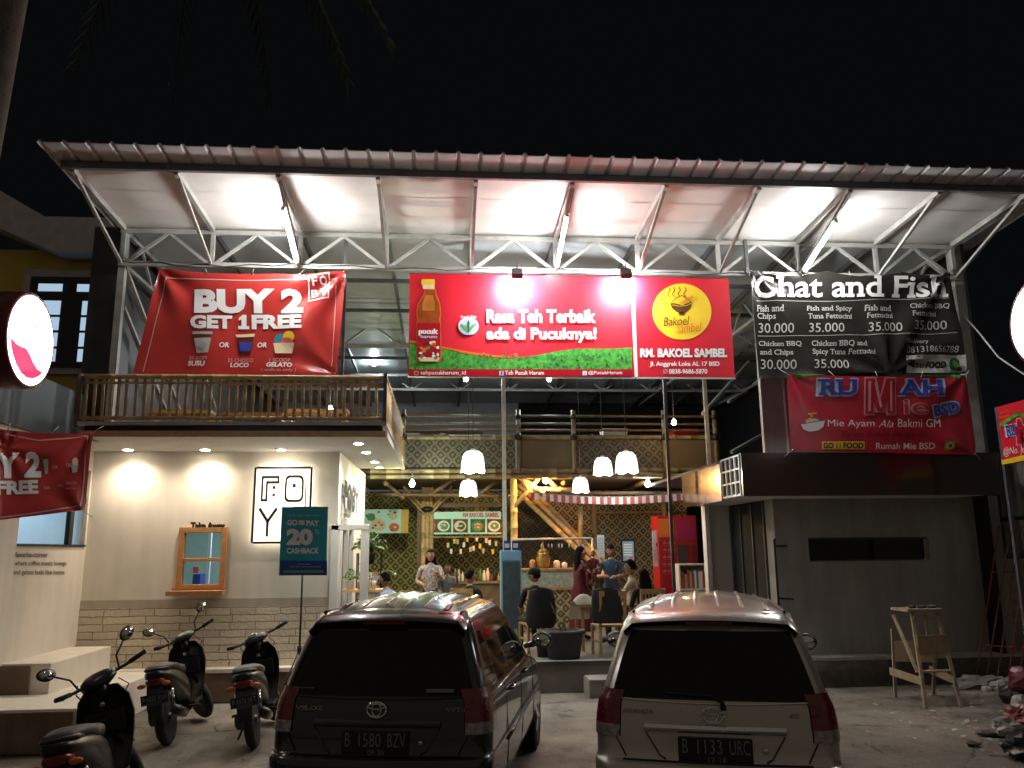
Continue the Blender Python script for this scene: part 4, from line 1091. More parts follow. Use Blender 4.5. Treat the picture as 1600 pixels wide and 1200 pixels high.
# --- black menu banner
fm = folds([(1178, 420, .3, 8, 60), (1482, 425, .5, 9, 80), (1390, 585, .7, 10, 90), (1510, 583, 1.1, 7, 60)], .07)
root, s = banner('menu_banner', 'black creased menu banner headed Chat and Fish with prices', 'banner', 12.05, ((1172, 422), (1484, 424), (1511, 584), (1186, 592)),
                 lambda t: 9 * abs(sin(t * pi * 2.6)) * (1 if .06 < t < .97 else .3), fm, 'black_vinyl')
s.part('heading').text('C', 1178, 431, 1209, 466, 'white_print', 2, bold=.035).text('hat and Fish', 1212, 431, 1480, 465, 'white_print', 2, bold=.018, slab=True)
s.part('lettering')
for t_, a in (('Fish and', (1182, 477, 1224, 487)), ('Chips', (1183, 489, 1212, 501)), ('Fish and Spicy', (1260, 478, 1331, 488)), ('Tuna Fettucini', (1262, 490, 1331, 498)), ('Fish and', (1350, 477, 1393, 486)), ('Fettucini', (1354, 489, 1395, 497)),
              ('Chicken BBQ', (1422, 474, 1482, 483)), ('Fettucini', (1424, 486, 1464, 494)), ('Chicken BBQ', (1185, 533, 1252, 542)), ('and Chips', (1187, 546, 1239, 557)), ('Chicken BBQ and', (1268, 532, 1355, 542)), ('Spicy Tuna Fettucini', (1269, 545, 1368, 556)), ('Delivery', (1415, 530, 1450, 538))):
    s.text(t_, *a, 'grey_print', 2, bold=.012, slab=True)
s.part('price')
for t_, a in (('30.000', (1185, 505, 1240, 520)), ('35.000', (1264, 505, 1318, 519)), ('35.000', (1357, 504, 1408, 518)), ('35.000', (1427, 501, 1478, 515)), ('30.000', (1188, 562, 1244, 577)), ('35.000', (1271, 562, 1326, 576)), ('081318656788', (1417, 541, 1496, 551))):
    s.text(t_, *a, 'grey_print', 2, bold=.0)
s.part('rule').line([(1182, 470), (1300, 471), (1400, 467), (1481, 466)], .8, 'grey_print', 1).line([(1184, 525), (1300, 524), (1400, 522), (1492, 521)], .8, 'grey_print', 1)
s.part('delivery_label').rect(1417, 555, 1508, 582, 'grey_print', 1).text('GO', 1422, 566, 1437, 575, 'black', 2, bold=.05).text('FOOD', 1448, 565, 1477, 575, 'black', 2, bold=.05).disc(1491, 569, 10, 10, 'green_dark_print', 2).disc(1491, 569, 6, 6, 'green_mid', 3).line([(1440, 567), (1441, 574)], 1.5, 'black', 2).line([(1444, 567), (1444, 574)], 1.5, 'black', 2)
s.build(root)
# --- red noodle banner
fn = folds([(1232, 583, .3, 7, 60), (1508, 583, .5, 8, 90), (1524, 710, 1.1, 7, 80)], .035)
root, s = banner('noodle_banner', 'red banner with blue lettering RUMAH MIE BSD above the brown fascia', 'banner', 11.80, ((1230, 585), (1509, 586), (1526, 711), (1236, 704)), lambda t: 3 * sin(pi * t), fn, 'red_mie')
s.part('roof_line').poly([(1240, 585), (1290, 585), (1242, 590)], 'green_print', 1).poly([(1430, 586), (1502, 586), (1498, 591)], 'green_print', 1)
def outlined(t_, a, c, oc, b_=.03, rot=0, slab=False, o=2.0):
    s.text(t_, a[0] - o, a[1] - o, a[2] + o, a[3] + o, oc, 2, bold=b_ + .05, rot=rot, slab=slab)
    s.text(t_, *a, c, 3, bold=b_, rot=rot, slab=slab)
s.part('lettering')
outlined('RU', (1276, 593, 1338, 618), 'blue_print', 'sky_print', .03, 0, True)
outlined('AH', (1403, 593, 1474, 618), 'blue_print', 'sky_print', .03, 0, True)
for gm, mt_, ly in ((2.2, 'pink_print', 2), (0, 'red_strip', 3)):
    x0_, x1_, y0_, y1_ = 1351 - gm, 1397 + gm, 592 - gm, 647 + gm; w_ = 12 + gm * 2
    s.rect(x0_, y0_, x0_ + w_, y1_, mt_, ly).rect(x1_ - w_, y0_, x1_, y1_, mt_, ly)
    s.poly([(x0_, y0_), (x0_ + w_ + 2, y0_), (1374 + 5 + gm, y1_ - 4), (1374 - 5 - gm, y1_ - 4)], mt_, ly + .1).poly([(x1_ - w_ - 2, y0_), (x1_, y0_), (1374 + 5 + gm, y1_ - 4), (1374 - 5 - gm, y1_ - 4)], mt_, ly + .2)
s.poly([(1355, 596), (1359, 596), (1359, 643), (1355, 643)], 'pink_print', 3.6).poly([(1364, 598), (1367, 598), (1377, 636), (1373, 638)], 'pink_print', 3.6).poly([(1389, 596), (1392, 596), (1392, 643), (1389, 643)], 'pink_print', 3.6)
outlined('ie', (1411, 625, 1449, 647), 'red_strip', 'pink_print', .0, 0, False, 1.4)
outlined('BSD', (1458, 630, 1497, 648), 'blue_print', 'sky_print', .05, -.2)
s.text('Mie Ayam', 1292, 656, 1365, 670, 'white_print', 3, bold=.0).text('Ala', 1371, 657, 1394, 668, 'white_print', 3, bold=-.008, shear=.35).text('Bakmi GM', 1401, 655, 1468, 668, 'white_print', 3)
s.text('Tanpa Bahan Pengawet', 1314, 674, 1451, 686, 'dark_red_print', 3, bold=0, shear=.3)
s.text('Rumah Mie BSD', 1367, 692, 1460, 702, 'white_print', 3, bold=.01)
s.part('delivery_label').rect(1283, 690, 1350, 702, 'yellow_print', 2).text('GO', 1285, 692, 1301, 701, 'black', 3, bold=.04).text('FOOD', 1316, 692, 1348, 701, 'black', 3, bold=.04).line([(1306, 693), (1306, 700)], 1.5, 'black', 3).line([(1311, 693), (1311, 700)], 1.5, 'black', 3)
s.rect(1474, 690, 1490, 703, 'green_mid', 2).disc(1482, 697, 6, 5, 'yellow_print', 3).disc(1482, 697, 3, 3, 'green_dark_print', 4)
s.part('printed_bowl').poly([(1250, 663), (1288, 657), (1285, 667), (1277, 673), (1264, 675), (1254, 671)], 'white_print', 3).disc(1269, 659, 11, 5, 'cream_print', 2).line([(1262, 656), (1268, 650), (1262, 647), (1274, 646)], 2, 'yellow_print', 3).line([(1250, 663), (1288, 657)], 1.2, 'blue_print', 4)
s.build(root)
# --- projecting red sign on the right, seen edge on from the yard
X9 = 7.9
root = thing('projecting_sign', 'red projecting sign with green roof line at the right edge beside the zinc sheet', 'sign', (X9, 10.2, 3.15))
q0, q1, q2 = atx(1557, 636, X9), atx(1566, 726, X9), atx(1640, 616, X9)
m_ = MB(); m_.prism([(X9, q0.y, q0.z), (X9, q0.y - 1.5, q0.z), (X9, q0.y - 1.5, q1.z), (X9, q0.y, q1.z)], (.05, 0, 0), 'red_sign'); m_.build('panel', root)
s = Sign(lambda u, v, l: atx(u, v, X9) + V((-.006 - l, 0, 0)))
s.part('lettering').text('RU', 1573, 664, 1590, 681, 'blue_print', 3, bold=.03, slab=True, rot=-.15).text('RU', 1571.5, 662.5, 1591.5, 682.5, 'sky_print', 2, bold=.08, slab=True, rot=-.15).text('M', 1591, 655, 1612, 694, 'red_strip', 3, bold=.05).text('M', 1589, 653, 1614, 696, 'pink_print', 2, bold=.1)
s.text('@No. Just noodle', 1569, 695, 1640, 710, 'white_print', 2, shear=.2, rot=-.13).text('Spesial', 1563, 641, 1577, 647, 'orange_print', 2, rot=-.25).text('Pangsit', 1563, 648, 1579, 654, 'orange_print', 2, rot=-.25)
s.part('roof_line').line([(1566, 664), (1592, 646), (1625, 662)], 5, 'green_print', 2)
s.part('yellow_strip').poly([(1565.5, 719), (1640, 702), (1640, 712), (1566.5, 726)], 'yellow_print', 1)
s.build(root)
m_ = MB(); m_.bar((X9 + .025, q0.y + .02, q0.z), (X9 + .025, q0.y + .02, .0), .05, .05, 'steel_dark'); m_.build('post', root)
# --- round light boxes
def round_box(c, r, depth, facing, label, wave):
    c = V(c)
    t_ = thing('round_light_box', label, 'sign', c - V((0, 0, r)), 'round double sided light boxes')
    R_ = Matrix.Rotation(radians(90 * facing), 3, 'Y')
    m_ = MB(); m_.lathe([(r, -depth), (r * 1.03, -depth), (r * 1.03, .005), (r * .96, .01)], c, 'dark_red_print', 40, mtx=R_); m_.build('drum', t_)
    sg = Sign(lambda u, v, l: c + V((facing * (.012 + l), u * facing, v)))
    sg.part('face').disc(0, 0, r * .95, r * .95, 'lightbox_white', 0, 44)
    if wave:
        pts = [(r * a, r * b_) for a, b_ in ((-.84, -.14), (-.60, -.22), (-.40, -.23), (-.18, -.22), (.0, -.32), (.15, -.44), (.36, -.54), (.60, -.56), (.45, -.68), (.22, -.78), (-.04, -.82), (-.30, -.77), (-.52, -.64), (-.70, -.46), (-.81, -.28))]
        sg.part('red_wave').poly(pts, 'lightbox_red', 1)
    for a, b_ in ((.12, .35), (.45, -.05), (-.3, .0)):
        sg.part('printed_mark').disc(r * a, r * b_, r * .035, r * .05, 'plastic_grey', 1, 8)
    sg.build(t_)
    m_ = MB(); m_.tube([c + V((-facing * depth, 0, 0)), c + V((-facing * 1.5, .2, 0))], .03, 'black_metal', 8); m_.build('bracket', t_)
q = at(47, 532, 7.2)
round_box(q, .41, .20, 1, 'lit round white light box with red wave, on the left by the yellow house', True)
q = at(1628, 502, 8.2)
round_box(q, .50, .16, -1, 'lit plain white round light box cut off by the right edge of the photo', False)
m_ = MB(); m_.box(-5.9, -3.95, 7.25, 7.6, 3.3, 4.4, 'void'); 
# --- cashback sign on its tripod stand
root = thing('cashback_sign', 'blue cashback poster sign on a thin black tripod stand before the shop', 'sign', (at(470, 1046, 11.9).x, 11.9, 0), None)
q = at(474, 845, 11.7)
Yp = 11.7
m_ = MB(); a, b_ = at(438, 845, Yp), at(511, 845, Yp); zt, zb = at(475, 792, Yp).z, at(475, 899, Yp).z
m_.box(a.x, b_.x, Yp, Yp + .012, zb, zt, 'pay_blue'); m_.build('poster', root)
s = Sign(flat(Yp - .002))
s.part('lower_band').poly([(438, 876), (511, 876), (511, 899), (438, 899)], 'pay_deep', 1).poly([(444, 891), (506, 891), (505, 895), (442, 895)], 'pay_green', 2)
s.part('corner_mark').poly([(499, 793), (511, 793), (511, 802)], 'pay_green', 1)
s.part('lettering').text('GO', 449, 812, 465, 821, 'white_print', 2, bold=.04).text('PAY', 479, 813, 499, 822, 'white_print', 2, bold=.04).rect(467, 813, 476, 820, 'cream_print', 2).text('20', 448, 826, 489, 852, 'white_print', 2, bold=.06).text('%', 492, 827, 499, 834, 'sky_print', 2, bold=.02).text('CASHBACK', 448, 856, 499, 865, 'white_print', 2, bold=.04)
s.text('NOW ONLY WITH PAY', 450, 804, 500, 807, 'sky_print', 2)
s.text('valid for every purchase', 452, 884, 502, 887, 'sky_print', 2).text('terms apply', 465, 880, 485, 883, 'sky_print', 2)
s.build(root)
zc = 0.0
m_ = MB(); m_.tube([(q.x, Yp + .04, .75), (q.x, Yp + .04, zb + .1)], .014, 'black_metal', 8); m_.tube([(q.x, Yp + .04, zb), (q.x, Yp + .04, zt + .35)], .008, 'black_metal', 8); m_.tube([(q.x - .16, Yp + .03, zt), (q.x + .16, Yp + .03, zt)], .008, 'black_metal', 8); m_.build('pole', root)
for a in (100, 220, 340):
    m_ = MB(); m_.tube([(q.x, Yp + .04, .80), (q.x + .36 * cos(radians(a)), Yp + .04 + .36 * sin(radians(a)), .01)], .011, 'black_metal', 8); m_.build('leg', root)
m_ = MB(); m_.lathe([(.03, .76), (.03, .84)], (q.x, Yp + .04, 0), 'black_metal', 10); m_.build('collar', root)
# rope slung off the right post
m_ = MB(); pts = [at(1507, 494, 12.2), at(1530, 520, 12.0), at(1560, 558, 11.6), at(1600, 585, 11.2), at(1650, 600, 10.8)]
m_.tube(pts, .014, 'rope', 7); tag(m_.build('rope', base=pts[0]), 'pale rope slung from the right canopy post out over the edge', 'rope')
# red and white bunting
root = thing('bunting', 'red and white striped paper bunting strung across the eating hall', 'bunting', at(950, 776, 15.3))
m_ = MB(); pts = [at(829 + (1069 - 829) * i / 40, 769 + 7 * sin(pi * i / 40) + 1.5 * i / 40, 15.3) for i in range(41)]
m_.tube(pts, .006, 'rope', 5); m_.build('string', root)
for i in range(40):
    if i in (2,): continue
    a, b_ = pts[i].lerp(pts[i + 1], .02), pts[i].lerp(pts[i + 1], .98)
    m_ = MB(); dz = V((0, random.uniform(-.02, .02), -.135))
    m_.add([a, b_, b_ + dz, a + dz], [(0, 1, 2, 3)], 'coral_print' if i % 2 == 0 else 'white_print'); m_.build('flag', root, fixn=False)
# ================================================================ VEHICLES
CARLV = [  # z, half width, rear y, front y, rear radius, front radius, rear bow
    (.19, .70, .10, 4.02, .16, .30, .05), (.26, .775, .03, 4.10, .17, .34, .06), (.40, .815, .005, 4.14, .18, .36, .06), (.56, .828, .0, 4.14, .18, .38, .06),
    (.645, .828, .015, 4.12, .18, .40, .06), (.675, .818, .085, 4.10, .15, .40, .05), (.80, .818, .105, 4.02, .14, .42, .05), (.92, .812, .12, 3.74, .14, .40, .05),
    (1.02, .795, .135, 3.18, .13, .40, .05), (1.08, .770, .15, 3.08, .13, .34, .05), (1.22, .728, .195, 2.88, .13, .32, .05), (1.38, .678, .255, 2.62, .13, .30, .05),
    (1.49, .640, .305, 2.44, .14, .30, .05), (1.555, .612, .335, 2.30, .16, .30, .05), (1.61, .572, .37, 2.18, .20, .30, .05)]
def cr(a, b_, c, d, t):
    return .5 * ((2 * b_) + (-a + c) * t + (2 * a - 5 * b_ + 4 * c - d) * t * t + (-a + 3 * b_ - 3 * c + d) * t ** 3)
def car_level(q):
    i = min(int(q), len(CARLV) - 2); t = q - i
    g = lambda k: CARLV[max(0, min(len(CARLV) - 1, k))]
    return [cr(g(i - 1)[j], g(i)[j], g(i + 1)[j], g(i + 2)[j], t) for j in range(7)]
NR, NC, NS, NF = 16, 8, 54, 10
def car_outline(L_):
    z, w_, yr, yf, rr_, rf, bow = L_
    pts = []
    for i in range(NR): pts.append((i / NR * (w_ - rr_), yr))
    for i in range(NC): a = i / NC * pi / 2; pts.append((w_ - rr_ + rr_ * sin(a), yr + rr_ - rr_ * cos(a)))
    for i in range(NS): pts.append((w_, yr + rr_ + (yf - rf - yr - rr_) * i / NS))
    for i in range(NC): a = i / NC * pi / 2; pts.append((w_ - rf + rf * cos(a), yf - rf + rf * sin(a)))
    for i in range(NF + 1): pts.append(((w_ - rf) * (1 - i / NF), yf))
    out = []
    for x, y in pts:
        u = abs(x) / w_
        if y < yr + rr_ + .01: y = y - bow * (1 - u * u) + bow * .4
        if y > yf - rf - .01: y = y - .10 * u * u
        out.append(V((x, y, z)))
    return out
QN = 44
CARQ = [(len(CARLV) - 1) * i / QN for i in range(QN + 1)]
def make_car(name, label, paint, lower, plate, plate2, badge, mid, spoiler_mat):
    root = thing(name, label, 'car', (0, 0, 0), 'cars parked in the yard', True)
    levels = [car_outline(car_level(q)) for q in CARQ]
    n = len(levels[0])
    body, glassr, glassw, lamps, lampc = MB(), MB(), MB(), {-1: MB(), 1: MB()}, {-1: MB(), 1: MB()}
    sidew = {(sd_, k): MB() for sd_ in (-1, 1) for k in range(4)}
    i0s = NR + NC
    wins = [(3, 10), (11, 25), (27, 42), (43, 49)]
    for sgn in (-1, 1):
        def q3(p, push=0.0):
            return V((p.x * sgn, p.y, p.z))
        for j in range(QN):
            zm = (levels[j][0].z + levels[j + 1][0].z) / 2
            for i in range(n - 1):
                vs = [q3(levels[j][i]), q3(levels[j][i + 1]), q3(levels[j + 1][i + 1]), q3(levels[j + 1][i])]
                tgt, mt_ = body, paint
                if i < NR + 2 and 1.055 < zm < 1.505: tgt, mt_ = glassr, 'dark_glass'
                elif 1.05 < zm < 1.47 and i0s <= i < i0s + NS:
                    for k, (a, b_) in enumerate(wins):
                        if a <= i - i0s < b_: tgt, mt_ = sidew[(sgn, k)], 'dark_glass'
                elif i >= i0s + NS + 2 and 1.06 < zm < 1.52: tgt, mt_ = glassw, 'dark_glass'
                if NR - 1 <= i < NR + NC + 3 and .80 < zm < 1.115:
                    if i <= i0s or zm > .84:
                        tgt, mt_ = (lampc if zm < .90 else lamps)[sgn], ('tail_clear' if zm < .90 else 'tail_red')
                        off = V((0, -.012, 0)) + V((sgn * .008, 0, 0)); vs = [v_ + off for v_ in vs]
                if tgt is body and zm < .24: mt_ = 'plastic_black'
                tgt.add(vs if sgn > 0 else vs[::-1], [(0, 1, 2, 3)], mt_, True)
        # roof: rings shrunk to the middle with a crown
        top = levels[QN]; z0 = top[0].z; cy = 1.25
        prev = top
        for r_ in range(1, 15):
            f = 1 - r_ / 14
            cur = [V((p.x * f, cy + (p.y - cy) * f, z0 + .11 * (1 - f ** 2.2))) for p in top]
            for i in range(n - 1):
                vs = [q3(prev[i]), q3(prev[i + 1]), q3(cur[i + 1]), q3(cur[i])]
                body.add(vs if sgn > 0 else vs[::-1], [(0, 1, 2, 3)], paint, True)
            prev = cur
        bot = levels[0]
        for i in range(n - 1):
            a, b_ = q3(bot[i]), q3(bot[i + 1])
            body.add([a, b_, V((0, b_.y, .19)), V((0, a.y, .19))], [(0, 1, 2, 3)], 'plastic_black')
    def zroofc(x, y):                       # height of the crowned roof
        hx = x / .572; hy = (y - 1.25) / (.88 if y < 1.25 else .93)
        f = min(1, max(abs(hx), abs(hy)))
        return 1.61 + .11 * (1 - f ** 2.2)
    def weld(m_, nm, par):
        o = m_.build(nm, par, fixn=False)
        bm = bmesh.new(); bm.from_mesh(o.data); bmesh.ops.remove_doubles(bm, verts=bm.verts, dist=.0008)
        bmesh.ops.dissolve_degenerate(bm, edges=bm.edges, dist=.0004)
        bmesh.ops.recalc_face_normals(bm, faces=bm.faces)
        bm.to_mesh(o.data); bm.free(); return o
    for x in (-.42, -.25, -.085, .085, .25, .42):   # pressed roof ribs
        rows = []
        for i in range(26):
            y = .46 + i * .063; h_ = .007 * min(1, i / 2, (25 - i) / 2)
            rows.append([V((x + dx, y, zroofc(x + dx, y) + (.001 + h_ * k))) for dx, k in ((-.022, -.4), (-.011, .7), (0, 1), (.011, .7), (.022, -.4))])
        body.grid(rows, paint)
    bo = weld(body, 'body', root)
    weld(glassr, 'rear_window', root); weld(glassw, 'windscreen', root)
    for k_, m_ in sidew.items(): weld(m_, 'side_window', root)
    for sgn in (-1, 1):
        o = weld(lamps[sgn], 'tail_light', root); weld(lampc[sgn], 'reversing_lens', o)
    # spoiler over the rear window
    m_ = MB(); rows = []
    for y, z, f in ((.46, 1.645, 1.0), (.36, 1.632, 1.02), (.25, 1.598, 1.04), (.215, 1.575, 1.04), (.24, 1.545, 1.03), (.33, 1.535, 1.0)):
        rows.append([V((x * f, y + .07 * (x / .58) ** 2 * (1 if y < .4 else .5), z - .035 * (x / .58) ** 2 - (.05 if abs(x) > .57 and y < .4 else 0))) for x in [-.585 + 1.17 * i / 20 for i in range(21)]])
    m_.grid(rows[:4], spoiler_mat); m_.grid(rows[3:], 'plastic_black'); sp = m_.build('spoiler', root)
    m_ = MB(); m_.box(-.16, .16, .222, .235, 1.545, 1.565, 'tail_red'); m_.build('brake_light', sp)
    for sgn in (-1, 1):
        m_ = MB(); m_.tube([(sgn * .545, y, zroofc(.545, y) - .004) for y in [.45 + .2 * i for i in range(9)]], .009, 'black', 6); m_.build('roof_ditch', root)
    yb = lambda z, x=0: car_level(next(q for q in [k * .05 for k in range(280)] if car_level(q)[0] >= z))[2] - .05 * (1 - (x / .8) ** 2) + .02
    # tailgate details
    m_ = MB(); m_.tube([(x, yb(1.05, x) - .004, 1.052 - .02 * (1 - (x / .66) ** 2)) for x in [-.66 + .066 * i for i in range(21)]], .008, 'chrome' if mid else 'plastic_black', 6); m_.build('window_trim', root)
    m_ = MB(); rows = []
    for dz, dy in ((0, .01), (.004, -.022), (.03, -.03), (.052, -.018), (.056, .012)):
        rows.append([(x, yb(.86, x) + dy + .002, .845 + dz) for x in [-.47 + .094 * i for i in range(11)]])
    m_.grid(rows, 'chrome' if mid else 'plastic_grey'); m_.build('tailgate_handle', root)
    m_ = MB()
    for sgn in (-1, 1):
        m_.tube([(sgn * .69, yb(1.0) + .035, 1.03), (sgn * .665, yb(.8) + .03, .80), (sgn * .60, yb(.68) + .02, .685)], .005, 'black', 6)
        m_.tube([(sgn * .46, yb(.84) + .012, .84), (sgn * .37, yb(.72) + .002, .70), (sgn * .33, yb(.68) + .0, .68)], .006, 'plastic_grey', 6)
    m_.tube([(x, yb(.66, x) + (.0), .668) for x in [-.62 + .124 * i for i in range(11)]], .007, 'black', 6)
    m_.build('panel_gap', root)
    yp = yb(.75) - .012
    PL = lambda u, v, l: V((u, yp - .012 - l * .6, v))
    m_ = MB(); m_.box(-.245, .245, yp - .010, yp + .02, .655, .825, 'plate_black'); pl = m_.build('number_plate', root, bevel=.006)
    s_ = Sign(PL); s_.part('lettering')
    for t_, a in zip(plate, ((-.215, .815, -.180, .725), (-.115, .815, .045, .725), (.095, .815, .225, .725))):
        s_.text(t_, *a, 'plate_print', 1, bold=-.008)
    s_.text(plate2, -.05, .705, .07, .672, 'plate_print', 1)
    s_.build(pl)
    m_ = MB(); ye = yb(.95) - .012
    m_.tube([(.072 * cos(2 * pi * i / 24), ye, .965 + .052 * sin(2 * pi * i / 24)) for i in range(25)], .009, 'chrome', 8)
    m_.tube([(.034 * cos(2 * pi * i / 18), ye - .002, .967 + .046 * sin(2 * pi * i / 18)) for i in range(19)], .006, 'chrome', 6)
    m_.tube([(.060 * cos(2 * pi * i / 18), ye - .002, .987 + .018 * sin(2 * pi * i / 18)) for i in range(19)], .006, 'chrome', 6)
    m_.build('emblem', root)
    s_ = Sign(lambda u, v, l: V((u, yb(.95, u) - .006 - l, v)))
    s_.part('badge').text(badge, -.62, .985, -.40, .955, 'chrome', 1, bold=.05).text('G' if mid else 'VVT-i', .50, .985, .56 if mid else .64, .955, 'chrome', 1, bold=.04)
    if not mid: s_.text('toyota', -.64, 1.115, -.48, 1.10, 'plate_print', 1, bold=.02).rect(.36, 1.11, .56, 1.085, 'plate_print', 1)
    s_.build(root)
    m_ = MB(); m_.lathe([(.017, 0), (.017, .012), (.009, .014)], (.33, yp + .01, .75), 'chrome', 12, mtx=Matrix.Rotation(radians(90), 3, 'X')); m_.build('lock', root)
    if mid:
        m_ = MB(); m_.tube([(.07, yb(1.03) - .03, 1.00), (.06, yb(1.05) - .035, 1.055), (-.02, yb(1.07) - .03, 1.085), (-.32, yb(1.1) - .02, 1.10)], [.022, .016, .010, .007], 'black', 8); m_.build('wiper', root)
    for x, z in ((-.53, .60), (.53, .60), (-.28, .47), (.28, .47)):
        m_ = MB(); m_.lathe([(.02, -.004), (.02, .004)], (x, -.028 + .07 * (x / .8) ** 2, z - .05), 'plastic_black' if mid else 'chrome', 10, mtx=Matrix.Rotation(radians(90), 3, 'X')); m_.build('sensor', root)
    for sgn in (-1, 1):     # mirrors, handles, seams, wheels
        mr = MB(); mr.ball((sgn * .93, 2.90, 1.16), .10, 'plastic_black', 14, (1.1, .55, .85)); mr.tube([(sgn * .74, 2.98, 1.09), (sgn * .86, 2.93, 1.12)], .03, 'plastic_black', 8); o = mr.build('door_mirror', root)
        mr = MB(); mr.lathe([(.085, 0), (.085, .004)], (sgn * .93, 2.842, 1.16), 'mirror', 16, 1.0, .72, Matrix.Rotation(radians(90), 3, 'X')); mr.build('mirror_glass', o)
        def bx(z, y):
            q = next(q for q in [k * .05 for k in range(280)] if car_level(q)[0] >= z)
            return car_level(q)[1]
        for y in (1.02, 2.0, 2.98):
            m_ = MB(); m_.tube([(sgn * (bx(z, y) + .001), y - .12 * max(0, .6 - z) * (y < 1.2), z) for z in (.30, .45, .6, .75, .9, 1.02)], .004, 'black', 5); m_.build('door_seam', root)
        for y in (1.22, 2.2):
            m_ = MB(); m_.tube([(sgn * (bx(.94, y) + .002), y, .94), (sgn * (bx(.94, y) + .03), y + .04, .94), (sgn * (bx(.94, y) + .03), y + .17, .94), (sgn * (bx(.94, y) + .002), y + .21, .94)], .012, paint, 8); m_.build('door_handle', root)
        m_ = MB(); m_.tube([(sgn * (bx(.62, 1) + .006), y, .60 + .02 * y / 3) for y in (.95, 1.5, 2.2, 2.9, 3.0)], .012, paint, 8); m_.build('side_moulding', root)
        m_ = MB(); m_.tube([(sgn * (bx(1.035, 1) + .003), y, 1.032) for y in (.4, 1.2, 2.0, 2.9)], .007, 'chrome' if not mid else 'plastic_black', 6); m_.build('belt_trim', root)
        for y in (.78, 3.42):
            c = V((sgn * .72, y, .31))
            RY = Matrix.Rotation(radians(90), 3, 'Y')
            m_ = MB(); m_.lathe([(.20, -.09), (.29, -.10), (.312, -.07), (.312, .07), (.29, .10), (.20, .09)], c, 'rubber', 28, mtx=RY); wh = m_.build('wheel', root)
            m_ = MB(); m_.lathe([(.20, -.07), (.195, .06), (.06, .085), (.05, .09)], c, 'plastic_grey', 20, mtx=Matrix.Rotation(radians(90 * sgn), 3, 'Y'))
            for k in range(5):
                a = 2 * pi * k / 5; m_.bar(c + V((sgn * .09, cos(a) * .04, sin(a) * .04)), c + V((sgn * .085, cos(a) * .19, sin(a) * .19)), .03, .05, 'chrome')
            m_.build('rim', wh)
            m_ = MB(); m_.lathe([(.375, 0), (.375, .003)], (sgn * (bx(.4, y) + .0 - .002), y, .31), 'black', 30, mtx=RY); m_.build('wheel_arch', root)
    return root
car = make_car('parked_car', 'champagne silver people carrier, number plate B 1133 URC, parked tail towards the camera', 'car_silver', 'car_silver', ('B', '1133', 'URC'), '12-18', 'AVANZA', True, 'car_silver')
car.location = (1.80, 5.70, 0); car.rotation_euler = (0, 0, radians(-17.5))
car = make_car('parked_car', 'dark grey people carrier, number plate B 1580 BZV, parked tail towards the camera', 'car_dark', 'car_dark', ('B', '1580', 'BZV'), '09-20', 'VELOZ', False, 'car_dark')
car.location = (-.50, 6.20, 0); car.rotation_euler = (0, 0, radians(-12.0))

